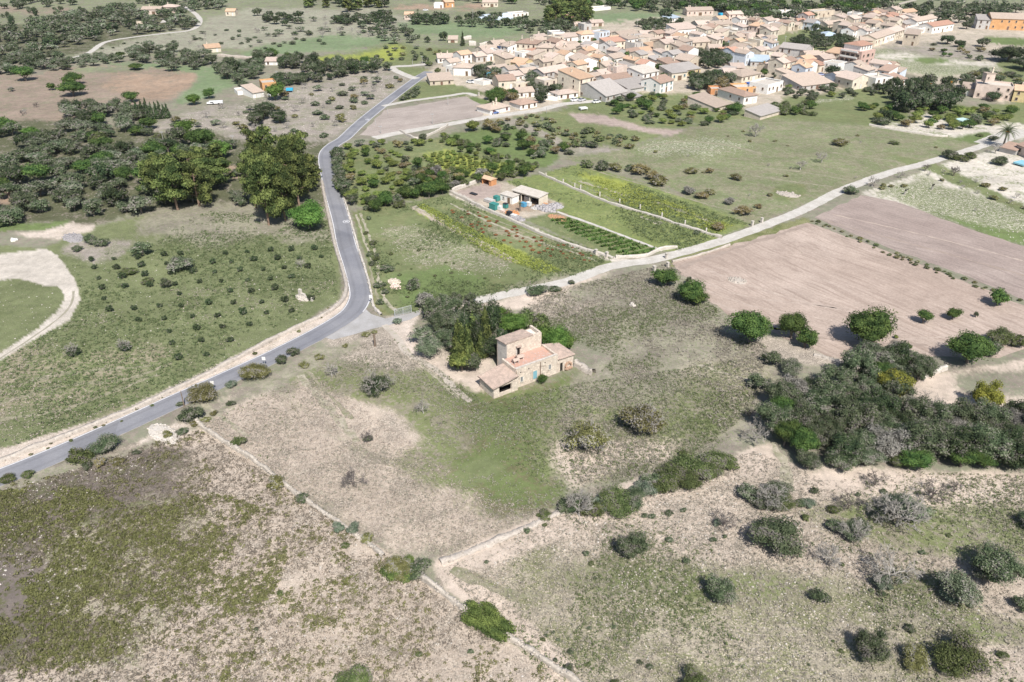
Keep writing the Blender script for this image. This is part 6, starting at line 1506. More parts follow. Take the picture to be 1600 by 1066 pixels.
# verges and odd bushes
scatter([(590,160),(650,128),(640,140),(600,175),(560,205),(545,215),(560,195)], 22, {'dbush': 1, 'bush': 1}, (2, 3.6), (.7, 1), .8, "bushes along the far road verge", 2, 62)
scatter([(600,166),(650,152),(660,130),(640,134)], 9, {'dbush': 1}, (3, 4.5), (.7, .9), .8, "bushes along the far road verge", 2, 63)
scatter([(516,232),(530,226),(536,262),(540,300),(552,322),(545,324),(528,290)], 14, {'wild': 2, 'dark': 1}, (3.5, 5.5), (.9, 1.1), .7, "trees along the right road verge", 1, 64)
scatter([(566,340),(572,340),(602,440),(606,480),(592,470)], 10, {'dbush': 1, 'bush': 1}, (1.2, 2.6), (.8, 1.1), 1.0, "bushes along the right road verge", 1, 65)
scatter([(1262,345),(1268,343),(1400,396),(1612,476),(1608,482),(1390,400)], 44, {'bush': 2, 'obush': 1}, (.9, 1.9), (.6, .9), 1.0, "weeds between the two ploughed fields", 2, 66, look="small bush in grass strip", nm="weed_clump")
scatter([(1350,300),(1480,262),(1560,290),(1620,330),(1600,335),(1470,285),(1370,305)], 18, {'obush': 1, 'bare': 1}, (2, 3.5), (.5, .8), 1.0, None, 2, 67)
scatter([(120,735),(200,705),(330,650),(450,585),(560,530),(600,512),(560,535),(440,590),(300,672),(160,735)], 26, {'obush': 2, 'dbush': 1}, (1.4, 2.8), (.5, .8), 1.0, "bushes along the near road verge", 1, 68)
# rust-red herbs of the green strip
scatter([(705,322),(740,330),(800,352),(935,402),(920,412),(850,400),(760,368),(700,336)], 62, {'rust': 1}, (.9, 1.6), (.6, .8), 1.2, "rust-red herbs of the green strip", 2, 69, look="rust-red dry herb")
scatter([(600,360),(780,430),(700,460),(600,470)], 18, {'bush': 1}, (.8, 1.6), (.6, .8), 1.6, None, 2, 70)

# ---- palms
def palm(x, y, hpx, wpx, look, fruit=True, exact=True):
    g = P(x, y); s = MPP(y); H_ = VH(hpx, y); Rr = wpx * s / 2
    root = empty("palm_tree", (g[0], g[1], 0), R.random())
    m = MB(); m.tube((0, 0, -.2), (.1, .05, H_ * .55), .28 + Rr * .03, .22 + Rr * .02, 8); m.tube((.1, .05, H_ * .55), (.05, 0, H_), .24, .34, 8); m.build("trunk", M_BARK, root)
    rs = np.random.RandomState(int(x))
    if "frond" not in PROTO:
        V = []; F = []; n = 12; pts = []
        for i in range(n + 1):
            t = i / n; pts.append(np.array([t * .95, 0, .42 * t - .75 * t * t]))
        for i in range(n):
            p, q = pts[i], pts[i + 1]; wd = .16 * math.sin(math.pi * (.12 + .85 * i / n)) + .02
            for sgn in (1, -1):
                b = len(V); V += [p, p + (q - p) * .45, p + (q - p) * 1.5 + np.array([.05, sgn * wd, -.07])]; F.append((b, b + 1, b + 2) if sgn > 0 else (b, b + 2, b + 1))
                b = len(V); m_ = p + (q - p) * .5; V += [m_, m_ + (q - p) * .45, m_ + (q - p) * 1.5 + np.array([.05, sgn * wd, -.07])]; F.append((b, b + 1, b + 2) if sgn > 0 else (b, b + 2, b + 1))
            b = len(V); V += [p + [0, .012, 0], p - [0, .012, 0], q]; F.append((b, b + 1, b + 2))
        me = fast_mesh("frond", np.array(V), np.array(F), np.full(len(F), .5)); me.materials.append(LM['sage'] if False else LM['wild']); PROTO["frond"] = me
    nf = 34 if wpx > 20 else 20
    for i in range(nf):
        a = i * 2.399; e = (i / nf)
        o = place("frond", PROTO["frond"], root, (.05, 0, H_), 0, (Rr, Rr, Rr)); o.rotation_euler = (0, -math.radians(62 - 85 * e), a)
    if fruit:
        b = MB()
        for i in range(26):
            a = rs.rand() * 6.28; b.obox((math.cos(a) * .5 * Rr * .35 + .05, math.sin(a) * .5 * Rr * .35, H_ - .2 + rs.rand() * .6), (.14, .14, .22), a)
        b.build("fruit_bunch", simple("orange_dates", (.62,.27,.04), .8), root)
    thing(root, look, "palm tree", x, y, "palms", exact=exact)
palm(1567,230,24,34,"big date palm with orange fruit beside the pink house")
palm(936,116,20,11,"shaggy palm beside the white gabled house in the village",True)
palm(1192,112,14,11,"palm in the courtyard right of the pink house",True)
palm(1450,150,18,12,"palm with yellow skirt among the dark garden conifers",True)
palm(1482,146,17,12,"palm with golden fruit nearest the pale long house",True)
palm(1215,16,8,10,"small palm in the far wood behind the white flat-roofed house",True)
palm(962,226,4,18,"low spreading fan palm in the scrub below the village",False)
palm(812,330,12,9,"thin-leaved little palm in the cluttered yard",False)
palm(52,100,9,10,"golden-skirted palm at the foot of the hill wood",True)
palm(653,22,6,8,"small palm beside the lone pink house",False)

# ------------------------------------------------------------------ yard with the open shed
def stack(name, look, cat, x, y, build, rz=0.0, group=None):
    g = P(x, y); root = empty(name, (g[0], g[1], 0), rz); build(root); thing(root, look, cat, x, y, group, exact=True); return root
YA = ang_px((801,311),(834,321))
M_YEL = WALLS['cream']; M_TEAL = simple("teal_tarpaulin", (.05,.22,.20)); M_BLUE = simple("blue_plastic", (.08,.28,.45)); M_WHITEP = simple("white_plastic_sacks", (.62,.62,.6)); M_GREYB = rough_mat("grey_rubble_bags", (.36,.34,.34), (.26,.25,.26), 1.5)
M_BLACK = simple("black_plastic", (.03,.03,.035), .5); M_ORS = rough_mat("orange_earth", (.46,.27,.16), (.37,.21,.12), .8, bump=.5)
def shed(root):
    L, D = 11.0, 4.2
    m = MB(); m.box(0, D - .2, 0, L, D, 3.1); m.box(0, 0, 0, .25, D - .2, 2.9); m.box(L - .25, 0, 0, L, D - .2, 2.9)
    for x in (3.4, 6.9): m.box(x, 0, 0, x + .3, .25, 2.75)
    m.box(0.25, 0, 2.45, L - .25, .2, 2.9)
    m.build("wall", M_YEL, root)
    m = MB(); m.add([(-.2,-.4,2.95),(L+.2,-.4,2.95),(L+.2,D+.2,3.35),(-.2,D+.2,3.35),(-.2,-.4,3.08),(L+.2,-.4,3.08),(L+.2,D+.2,3.48),(-.2,D+.2,3.48)], [(0,3,2,1),(4,5,6,7),(0,1,5,4),(1,2,6,5),(2,3,7,6),(3,0,4,7)]); m.build("roof", ROOFS['terrace'], root)
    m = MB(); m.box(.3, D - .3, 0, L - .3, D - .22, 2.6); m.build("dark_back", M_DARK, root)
    m = MB(); m.box(3.9, 1.0, 0, 6.3, 2.2, 1.6); m.build("stored_crates", WALLS['grey'], root)
g = P(801, 311)
r = empty("open_shed", (g[0], g[1], 0), YA); shed(r); thing(r, "open-fronted cream shed with flat pale roof in the cluttered yard", "shed", 820, 305, exact=True)
def blockhouse(root):
    m = MB(); m.box(0, 0, 0, 5, 3.2, 2.3, skip=('b',)); m.build("wall", WALLS['white'], root); m = MB(); m.box(-.2, -.2, 2.3, 5.2, 3.4, 2.45); m.build("roof", ROOFS['terrace'], root)
    place("door", DOOR['wood'], root, (3.6, -.05, 0), 0, (1, 1, 1.9)); place("window", WIN['white'], root, (1.4, -.05, 1.4), 0, (.8, 1, .8))
stack("store_hut", "small white store hut left of the open shed", "shed", 782, 314, blockhouse, YA)
def brickshelter(root):
    m = MB(); m.box(0, 2.4, 0, 4.2, 2.7, 2.0); m.box(0, 0, 0, .25, 2.4, 2.0); m.box(3.2, 0, 0, 4.2, 2.4, 2.0); m.build("wall", WALLS['brick'], root)
    m = MB(); m.add([(-.2,-.3,2.0),(4.4,-.3,2.0),(4.4,1.4,2.7),(-.2,1.4,2.7),(-.2,3,2.0),(4.4,3,2.0)], [(0,1,2,3),(3,2,5,4),(0,3,4),(1,5,2)]); m.build("roof", ROOFS['orange'], root)
stack("brick_shelter", "orange brick shelter at the top corner of the bare yard", "shelter", 753, 287, brickshelter, YA)
def crate(w, d, h, mt, lid=None):
    def f(root):
        m = MB(); m.box(-w/2, -d/2, .12, w/2, d/2, h); m.build("body", mt, root)
        m = MB()
        for i in (-1, 0, 1): m.box(i * w * .42 - .08, -d/2 - .05, 0, i * w * .42 + .08, d/2 + .05, .12)
        m.build("pallet", M_WOOD, root)
        m = MB(); m.box(-w/2 - .05, -d/2 - .05, h, w/2 + .05, d/2 + .05, h + .06); m.build("cover", lid or mt, root)
    return f
for nm, lk, x, y, f in [("covered_bin", "large teal covered bin by the yard wall", 772, 327, crate(2.4, 1.9, 1.9, M_TEAL)), ("covered_bin", "smaller teal covered bin near the store hut", 776, 314, crate(1.6, 1.5, 1.6, M_TEAL)),
                     ("pallet_stack", "low grey roofed pallet stack left of the smaller teal bin", 765, 316, crate(3.4, 1.8, .9, WALLS['grey'])), ("pallet_stack", "white sack pile right of the large teal bin", 781, 328, crate(1.3, 1.2, 1.2, M_WHITEP)),
                     ("plastic_barrel_group", "blue tarpaulin heap in front of the open shed", 818, 323, crate(1.6, 1.3, 1.3, M_BLUE)), ("pallet_stack", "white box pile beside the blue heap", 826, 322, crate(1.5, 1.2, 1.2, M_WHITEP)),
                     ("pallet_stack", "black crate beside the yard wall", 796, 337, crate(1.5, 1.2, 1.3, M_BLACK)), ("pallet_stack", "dark green drum pile in the middle of the yard", 790, 325, crate(1.4, 1.2, 1.4, M_TEAL, M_BLACK)),
                     ("pallet_stack", "pile of black sheets on the bare yard", 740, 304, crate(2.6, 1.2, .35, M_BLACK)), ("pallet_stack", "white sacks at the lower tip of the yard", 803, 340, crate(1.8, 1.2, .9, M_WHITEP)),
                     ("pallet_stack", "pinkish pallet by the teal bins", 786, 332, crate(1.2, 1.0, .7, WALLS['pink']))]:
    stack(nm if nm != "plastic_barrel_group" else "tarpaulin_heap", lk, "bin" if "bin" in nm else "pile", x, y, f, YA)
def heap(x, y, w, d, h, n, look, mat, name="rubble_heap", s=.45):
    g = P(x, y); rs = np.random.RandomState(int(x))
    a = rs.rand(n) * 6.28; r = np.sqrt(rs.rand(n)); C = np.c_[r * np.cos(a) * w / 2, r * np.sin(a) * d / 2, np.zeros(n)]
    C[:, 2] = h * (1 - r ** 1.5) * (.6 + .4 * rs.rand(n))
    root = empty(name, (g[0], g[1], 0), YA)
    m = MB(); k = 12
    vs = [(math.cos(i * 6.283 / k) * w / 2, math.sin(i * 6.283 / k) * d / 2, -.02) for i in range(k)] + [(math.cos(i * 6.283 / k) * w * .3, math.sin(i * 6.283 / k) * d * .3, h * .6) for i in range(k)] + [(0, 0, h * .85)]
    m.add(vs, [(i, (i + 1) % k, k + (i + 1) % k, k + i) for i in range(k)] + [(k + i, k + (i + 1) % k, 2 * k) for i in range(k)]); m.build("heap_core", mat, root)
    join_boxes("lumps", C, s * (.5 + rs.rand(n, 3)), rs.rand(n) * 6.28, [mat], root)
    thing(root, look, "heap", x, y, exact=True)
heap(852, 327, 8, 4, 1.0, 60, "row of grey rubble bags right of the open shed", M_GREYB, s=.9)
heap(868, 323, 5, 3, .9, 30, "pale grey bag pile at the right end of the yard", M_GREYB, s=.9)
heap(872, 341, 8, 3.4, .7, 60, "mound of orange earth beside the garden plot", M_ORS, "earth_mound", .35)
heap(850, 321, 4, 3, .8, 26, "orange clay heap between shed and rubble bags", M_ORS, "earth_mound", .4)
heap(808, 342, 6, 3, .8, 60, "grey scrap heap at the lower tip of the yard", M_GREYB, s=.5)
heap(800, 333, 5, 4, .5, 40, "broken brick heap in the middle of the yard", WALLS['brick'], s=.4)
heap(835, 326, 3, 2, .5, 20, "small pale debris heap under the shed's right end", WALLS['grey'], s=.4)
heap(616, 441, 3.4, 3.0, .9, 60, "pile of pale stones and tiles between two bushes by the road", WALLS['stone'], s=.45)
heap(618, 449, 3.2, 2.2, .7, 50, "pinkish stone pile nearest the junction", WALLS['pink'], s=.4)
heap(473, 466, 5.0, 2.2, .5, 50, "low white stone ruin heap in the young orchard", M_STONE2, s=.4)
heap(1231, 304, 8, 5, .5, 26, "grassy mound with stones beside the farm track", M_STONE, "earth_mound", .5)
heap(1152, 439, 5, 4, .5, 40, "weedy stone heap in the ploughed field", M_STONE, s=.4)
heap(988, 478, 1.6, 1.2, .7, 16, "tiny pale stone cairn in the brown weeds", M_STONE2, s=.5)
heap(115, 372, 9, 5, .6, 90, "grey rubble spread beside the grey bush on the left", M_GREYB, s=.45)
heap(255, 678, 9, 4, .5, 110, "pale gravel heap at the near road verge", M_STONE2, s=.3)
heap(22, 376, 1.5, 1.2, .5, 12, "two white boulders by the loop track", WALLS['white'], s=.8)
# stub of masonry in the orchard
def ruin(root):
    m = MB(); m.box(-.4, -.3, 0, .4, .3, 2.1); m.box(.4, -.25, 0, 1.6, .25, 1.2); m.box(1.6, -.25, 0, 3.0, .25, .8); m.box(3.4, -.25, 0, 4.2, .25, .9); m.build("masonry", M_STONE2, root)
stack("ruined_pillar", "white masonry stub standing in the young orchard", "ruin", 470, 464, ruin, ang_px((468,462),(484,468)))

# ------------------------------------------------------------------ poles, gate, cars, small things
M_POLEW = rough_mat("pole_wood", (.22,.17,.13), (.15,.115,.09), 3); M_POLEC = rough_mat("concrete_pole", (.42,.41,.39), (.33,.32,.31), 2); M_STEEL = simple("galvanised_steel", (.42,.44,.45), .45, .5)
def pole(x, y, hpx, look, wood=False, arms=1, r=.13):
    g = P(x, y); H_ = VH(hpx, y); root = empty("utility_pole", (g[0], g[1], 0), 0); m = MB(); m.tube((0, 0, -.3), (0, 0, H_), r, r * .65, 7); m.build("pole", M_POLEW if wood else M_POLEC, root)
    if arms:
        m = MB(); m.box(-.7, -.05, H_ - .5, .7, .05, H_ - .38)
        for i in (-.6, 0, .6): m.tube((i, 0, H_ - .38), (i, 0, H_ - .2), .05, .04, 5)
        m.build("crossarm", M_STEEL, root)
    thing(root, look, "pole", x, y, "utility poles", exact=True)
for x, y, h, lk, w in [(288,635,23,"brown wooden pole with small sign by the near road",1),(590,103,14,"pole at the far road junction",0),(739,37,22,"tall mast at the far field beside the greenhouses",0),(595,209,13,"pole at the lower edge of the harrowed village field",0),(700,164,12,"pole at the upper edge of the harrowed village field",0),
    (676,194,17,"pole in the middle of the harrowed village field's edge",0),(123,95,9,"pole on the hill track",0),(68,36,9,"pole in front of the hill wood",0),(256,224,19,"pale pole among the left thicket trees",0),(365,225,14,"pole between the pines and the stony field",0),(861,40,20,"mast beside the big pine clump",0),(995,45,15,"pole above the long dark barn",0),
    (839,160,22,"pole in front of the dark bush on the village lane",0),(870,153,14,"pole by the pink-banded low house",0),(854,177,9,"white concrete stump post below the village lane",0),(434,125,14,"pole behind the orange block house",0),(576,112,16,"pole in the belt beside the far junction",0),(660,99,12,"pole left of the dark village-entrance bush",0),
    (645,102,9,"short pole on the side road",0),(1226,70,14,"yellowish pole in front of the green village field",0),(1224,97,18,"white pole in front of the big grey house",0),(1337,64,12,"pole in the garden behind the apartment block",0),(606,178,8,"short post in the harrowed village field",0),(587,196,7,"thin post at the road side of the village field",0),(1131,34,9,"pole above the blue tarpaulin",0),(1023,50,12,"white mast on the dark barn",0)]:
    pole(x, y, h, lk, bool(w), 0 if h < 10 or w else 1)
def sign(root):
    m = MB(); m.tube((0, 0, 0), (0, 0, 2.2), .05, .05, 6); m.build("post", M_STEEL, root); m = MB(); m.box(-.35, -.04, 1.5, .35, .02, 2.2); m.build("panel", WALLS['white'], root)
stack("marker_post", "small white marker post at the near road verge", "post", 334, 610, sign)
stack("marker_post", "small blue and white sign at the junction bend", "sign", 580, 474, sign)
stack("marker_post", "small white marker post above the near bushes", "post", 414, 572, sign)
# dead cypress trunk
g = P(586, 541); m = MB(); m.tube((0, 0, -.1), (.05, 0, 3.0), .28, .22, 8); m.tube((0, 0, 2.4), (.5, 0, 3.3), .1, .04, 5); m.tube((0, 0, 2.0), (-.4, .1, 2.9), .1, .04, 5)
root = empty("dead_tree", (g[0], g[1], 0)); m.build("trunk", M_POLEW, root); thing(root, "dark dead tree trunk standing in pale weeds below the junction", "tree", 586, 541, exact=True)
# mesh gate
def gate():
    a = P(617, 495); b = P(643, 488); d = math.dist(a, b); ang = math.atan2(b[1]-a[1], b[0]-a[0]); root = empty("mesh_gate", (a[0], a[1], 0), ang)
    for k in (0, .5, 1): m = MB(); m.tube((d * k, 0, 0), (d * k, 0, 1.9), .06, .06, 6); m.build("post", M_STEEL, root)
    m = MB()
    for z in (.15, 1.8): m.box(.06, -.03, z, d - .06, .03, z + .06)
    m.build("rail", M_STEEL, root); m = MB()
    for i in range(int(d / .22)): m.box(.1 + i * .22, -.01, .2, .125 + i * .22, .01, 1.8)
    for i in range(8): m.box(.06, -.008, .3 + i * .2, d - .06, .008, .32 + i * .2)
    m.build("wire_mesh", M_STEEL, root); thing(root, "galvanised mesh gate across the lane beside the junction", "gate", 630, 491, exact=True)
gate()
def gateposts(x, y, lk):
    g = P(x, y); root = empty("gate_post", (g[0], g[1], 0), .6); m = MB(); m.box(-.3, -.3, 0, .3, .3, 1.4); m.box(-.38, -.38, 1.4, .38, .38, 1.55); m.build("pillar", M_STONE2, root); thing(root, lk, "gate post", x, y, exact=True)
for x, y, lk in ((931,398,"left white gate pillar of the stony lane"),(948,402,"right white gate pillar of the stony lane"),(1041,404,"pale stone gate pillar at the corner of the ploughed field"),(1043,418,"broken stone pillar below the corner gate pillar"),(1022,424,"short stone pillar left of the broken pillar"),(1190,348,"white box post at the farm track by the green strip"),(1175,353,"thin gate frame post at the end of the green strip"),(748,150,"pair of reddish gate pillars by the grass triangle")):
    gateposts(x, y, lk)
# posts of the strip fence
for i, (x, y) in enumerate([(853,277),(880,287),(898,293),(907,296),(937,307),(968,318),(1000,327),(1034,340),(1070,352),(1103,364)]):
    g = P(x, y); m = MB(); m.box(-.18, -.18, 0, .18, .18, 1.5); m.add([(-.18,-.18,1.5),(.18,-.18,1.5),(.18,.18,1.5),(-.18,.18,1.5),(0,0,1.62)], [(0,1,4),(1,2,4),(2,3,4),(3,0,4)]); o = m.build("fence_post", M_STONE2); o.location = (g[0], g[1], 0)
    thing(o, "white concrete post on the strip wall", "post", x, y, "white posts on the strip wall")
# cars
def car(x, y, ang, colr, look):
    g = P(x, y); root = empty("car", (g[0], g[1], 0), ang)
    mt = simple("car_paint", colr, .3, .5)
    sec = [(-2.1,.35,.75,.80),(-2.0,.3,.95,.86),(-1.0,.3,1.02,.88),(1.0,.3,1.0,.88),(1.9,.3,.85,.84),(2.1,.4,.7,.74)]
    V = []; F = []
    for x_, z0, z1, hw in sec: V += [(x_, -hw, z0), (x_, hw, z0), (x_, hw * .97, z1), (x_, -hw * .97, z1)]
    for i in range(len(sec) - 1):
        b = i * 4
        for k in range(4): F.append((b + k, b + (k + 1) % 4, b + 4 + (k + 1) % 4, b + 4 + k))
    F += [(3, 2, 1, 0), (20, 21, 22, 23)]
    m = MB(); m.add(V, F)
    m.add([(-1.55,-.8,.98),(1.0,-.8,.98),(1.0,.8,.98),(-1.55,.8,.98),(-1.15,-.62,1.45),(.35,-.62,1.45),(.35,.62,1.45),(-1.15,.62,1.45)], [(4,5,6,7)]); m.build("body", mt, root)
    m = MB(); m.add([(-1.55,-.8,.98),(1.0,-.8,.98),(1.0,.8,.98),(-1.55,.8,.98),(-1.15,-.62,1.44),(.35,-.62,1.44),(.35,.62,1.44),(-1.15,.62,1.44)], [(0,1,5,4),(1,2,6,5),(2,3,7,6),(3,0,4,7)]); m.build("window_glass", M_GLASS, root)
    for wx in (-1.3, 1.3):
        for wy in (-.82, .82): m = MB(); m.tube((wx, wy - .1, .32), (wx, wy + .1, .32), .32, .32, 10); m.build("wheel", M_BLACK, root)
    for wy in (-.55, .55): m = MB(); m.box(2.06, wy - .15, .55, 2.12, wy + .15, .7); m.build("headlight", simple("lamp_glass", (.7,.7,.7), .2), root)
    thing(root, look, "car", x, y, "parked cars", exact=True)
for x, y, a, c, lk in [(735,130,-.4,(.7,.7,.7),"white car beside the white entrance house"),(772,178,.5,(.10,.16,.35),"blue car under the canopy of the lane house"),(1212,45,.2,(.45,.03,.04),"red car on the upper village street"),(898,158,.6,(.75,.75,.75),"white van left of the grey warehouse"),
    (909,158,.7,(.5,.5,.52),"silver car nearest the grey warehouse gable"),(932,161,.5,(.72,.72,.7),"white car half behind bushes by the warehouse"),(665,17,.1,(.75,.75,.75),"white car alone in the far reddish field"),(1287,124,.3,(.7,.7,.7),"white car under the big tree by the apartment block"),(1283,118,.2,(.3,.33,.5),"dark car beside the big tree by the apartment block"),
    (1312,118,1.2,(.7,.7,.72),"white car on the ramp below the apartment block"),(742,129,.4,(.6,.6,.6),"grey car right of the white entrance house"),(426,150,.1,(.65,.65,.68),"white car beside the round tree and orange block")]:
    car(x, y, a, c, lk)
def trailer(root):
    m = MB(); m.box(-3.0, -1.0, .5, 3.0, 1.0, 1.5); m.box(-4.0, -.8, .5, -3.0, .8, 1.0); m.build("body", simple("white_trailer_paint", (.72,.72,.72), .4), root)
    for s in (-1, 1): m = MB(); m.tube((s * 1.2, -1.05, .4), (s * 1.2, 1.05, .4), .4, .4, 10); m.build("wheel", M_BLACK, root)
    m = MB(); m.box(-2.4, -1.03, .9, -1.0, -1.0, 1.3); m.build("window", M_GLASS, root)
stack("white_trailer", "long white trailer parked in the stony field", "trailer", 338, 163, trailer, .2)
# tarpaulins, pools, greenhouses
def flatbox(w, d, h, mat, nm="cover"):
    def f(root):
        m = MB(); m.box(-w/2, -d/2, h * .5, w/2, d/2, h); m.build(nm, mat, root); m = MB()
        for a in (-1, 1):
            for b in (-1, 1): m.box(a * w * .45 - .06, b * d * .45 - .06, 0, a * w * .45 + .06, b * d * .45 + .06, h * .5)
        m.build("frame", M_STEEL, root)
    return f
M_CYAN = simple("bright_blue_tarpaulin", (.04,.38,.60)); M_CYL = simple("pale_blue_pool_liner", (.25,.52,.62), .3)
stack("blue_tarpaulin", "bright blue tarpaulin canopy in the garden at the village entrance", "canopy", 763, 121, flatbox(4.5, 4, 2.2, M_CYAN), .4)
stack("blue_tarpaulin", "bright blue tarpaulin on a roof post frame behind the village", "canopy", 1130, 28, flatbox(7, 5, 3.2, M_CYAN), .2)
stack("blue_tarpaulin", "two blue sheets behind the big grey house", "canopy", 1203, 66, flatbox(4.5, 3, 3, M_CYAN), .2)
stack("blue_tarpaulin", "blue sheet above the orange brick building", "canopy", 1171, 138, flatbox(4, 3, 2.8, simple("navy_blue_sheet", (.06,.13,.38))), .4)
stack("raised_pool", "pale blue pool edge at the far right beside the pink house yard", "pool", 1597, 258, flatbox(5, 4, 1.0, M_CYL), .5)
stack("blue_canopy", "turquoise canopy and white loungers beside the orange block house", "canopy", 453, 144, flatbox(3.2, 2.4, 1.8, M_CYAN), .1)
stack("white_awning", "small turquoise plastic roof in the terrace garden", "canopy", 1502, 194, flatbox(5, 4, 2, simple("aqua_plastic_roof", (.45,.62,.60))), .4)
stack("blue_canopy", "blue and white tub among the garden conifers", "canopy", 1466, 168, flatbox(3.4, 3, 1.6, simple("blue_tub", (.25,.38,.6))), .4)
stack("awning", "white scrap pile below the grey warehouse", "pile", 911, 172, flatbox(3.5, 2.5, 1.2, M_WHITEP), .4)
def greenhouse(x0, y0, x1, y1, d, look):
    a = P(x0, y0); b = P(x1, y1); L = math.dist(a, b); root = empty("greenhouse", (a[0], a[1], 0), math.atan2(b[1]-a[1], b[0]-a[0])); mt = simple("milky_greenhouse_film", (.50,.56,.62), .4, .4)
    m = MB(); n = 8
    vs = []
    for x in (0, L):
        for i in range(n + 1): t = math.pi * i / n; vs.append((x, d / 2 - math.cos(t) * d / 2, 1.2 + math.sin(t) * 1.6))
    m.add(vs, [(i, i + n + 1, i + n + 2, i + 1) for i in range(n)] + [tuple(range(n + 1)), tuple(range(2 * n + 1, n, -1))]); m.box(0, 0, 0, L, d, 1.2); m.build("film", mt, root)
    m = MB()
    for i in range(int(L / 4)): m.box(i * 4, -.05, 0, i * 4 + .1, -.01, 1.3)
    m.build("frame", M_STEEL, root); thing(root, look, "greenhouse", (x0 + x1) / 2, (y0 + y1) / 2, exact=True)
greenhouse(752,34,802,30,7,"nearer long milky greenhouse beyond the green field"); greenhouse(758,30,806,26.5,7,"farther long milky greenhouse beyond the green field")

# ------------------------------------------------------------------ low cover: grass tufts, dry weeds, shrublets and stones
def px_ok(x, y, polys):
    px, py = PJ(x, y); r = np.zeros(len(x), bool)
    for p in polys: r |= inpoly(px, py, p)
    return r
def dist_road(x, y):
    d = np.full(len(x), 1e9)
    for q in ROAD[::3]: d = np.minimum(d, np.hypot(x - q[0], y - q[1]))
    return d
def cover(name, label, polys, n, size, mat, seed, blades=5, flat=.5, thr=None, nscale=.08, hgt=1.0, avoid=True, spread=.5, excl=(), bl=.17):
    rs = np.random.RandomState(seed)
    allp = np.array([P(*q) for p in polys for q in p]); lo = allp.min(0); hi = allp.max(0)
    X = []; Y = []; tot = 0
    for _ in range(60):
        x = rs.uniform(lo[0], hi[0], n); y = rs.uniform(lo[1], hi[1], n)
        k = px_ok(x, y, polys)
        if thr is not None: k &= fnoise(x, y, nscale, seed, 3) + rs.randn(n) * .05 > thr
        x, y = x[k], y[k]; X.append(x); Y.append(y); tot += len(x)
        if tot > n: break
    x = np.concatenate(X)[:n]; y = np.concatenate(Y)[:n]
    k = np.ones(len(x), bool)
    if avoid:
        k &= dist_road(x, y) > 3.6
        for f in FOOT[-3:]: k &= np.hypot(x - f[0], y - f[1]) > 4.8
    if excl: k &= ~px_ok(x, y, excl)
    x, y = x[k], y[k]; N = len(x)
    s = size * (.45 + rs.rand(N) ** 2 * 1.3)
    B = blades
    a = rs.rand(N, B) * 6.28; r = rs.rand(N, B) ** .7 * spread
    cx = x[:, None] + np.cos(a) * r * s[:, None]; cy = y[:, None] + np.sin(a) * r * s[:, None]; cz = s[:, None] * hgt * (.15 + .45 * rs.rand(N, B)) * (1 - r)
    C = np.stack([cx, cy, cz], -1).reshape(-1, 3); S = np.repeat(s, B); M = len(C)
    nm = rs.randn(M, 3) * .6 + np.array([0, 0, flat]); nm /= np.linalg.norm(nm, axis=1)[:, None]
    u = np.cross(nm, rs.randn(M, 3)); u /= np.linalg.norm(u, axis=1)[:, None] + 1e-9; v = np.cross(nm, u)
    hs = S * bl * (.6 + .9 * rs.rand(M))
    V = np.stack([C - u * hs[:, None], C - v * (hs * .8)[:, None] + u * (hs * .3)[:, None], C + u * (hs * .6)[:, None] + v * (hs * .7)[:, None]], 1).reshape(-1, 3)
    V[:, 2] = np.maximum(V[:, 2], .01)
    o = link(name, fast_mesh(name, V, np.arange(M * 3).reshape(-1, 3), np.repeat(rs.rand(N), B) * .7 + rs.rand(M) * .3), None, [mat])
    o["kind"] = "stuff"; o["label"] = label
    return o
LMG = {
 'olivetuft': leaf_mat("olive_shrublet", (.085,.085,.035), (.19,.185,.075), 0, .1), 'dry': leaf_mat("dry_weed_stalks", (.21,.19,.155), (.35,.32,.265), 0, .1), 'brown': leaf_mat("brown_dead_weeds", (.13,.11,.085), (.25,.22,.175), 0, .1),
 'green': leaf_mat("green_tufts", (.10,.125,.05), (.19,.22,.11), 0, .2), 'pale': leaf_mat("bleached_grass", (.31,.27,.225), (.46,.40,.34), 0, .1), 'yellow': leaf_mat("yellow_flowering_weeds", (.19,.25,.06), (.33,.38,.09), 0, .2), 'crop': leaf_mat("vegetable_leaves", (.05,.11,.03), (.13,.21,.06), 0, .2),
}
NEARL = [[(-60,752),(60,752),(250,690),(312,672),(430,752),(540,826),(650,905),(760,990),(890,1075),(880,1120),(-60,1120)]]
NEARR = [[(690,890),(860,808),(1180,705),(1290,752),(1400,738),(1660,745),(1700,1120),(900,1120),(800,1000)]]
MIDL = [[(312,664),(450,600),(600,520),(660,560),(760,630),(900,600),(1180,560),(1200,640),(1120,700),(880,790),(700,868),(600,866),(430,746)]]
HOUSEF = [[(760,480),(1050,410),(1110,475),(1200,545),(1180,640),(1060,730),(900,760),(870,650),(960,560)]]
PATCH = [[(-60,800),(110,770),(130,900),(200,1000),(60,1100),(-60,1100)],[(250,800),(400,780),(560,880),(520,960),(400,990),(280,940),(250,860)],[(90,880),(230,860),(300,1060),(100,1100)]]
TRK = [[(-60,400),(0,397),(70,388),(90,396),(122,440),(129,470),(112,502),(60,530),(0,568),(-60,600)]]
LMG['shr2'] = leaf_mat("green_brown_shrublet", (.10,.095,.05), (.20,.19,.09), 0, .1)
cover("shrublets", "countless low olive-green shrublets covering the near left field", [[(-60,770),(130,760),(220,800),(330,770),(430,800),(560,880),(560,960),(420,1010),(330,1080),(200,1110),(-60,1110)]], 8500, .6, LMG['olivetuft'], 11, 20, .6, .485, .13, .9, bl=.17, spread=.55)
cover("shrublets", "sparser olive shrublets across the near left field", NEARL, 4200, .6, LMG['shr2'], 12, 18, .6, .46, .2, .9, bl=.17)
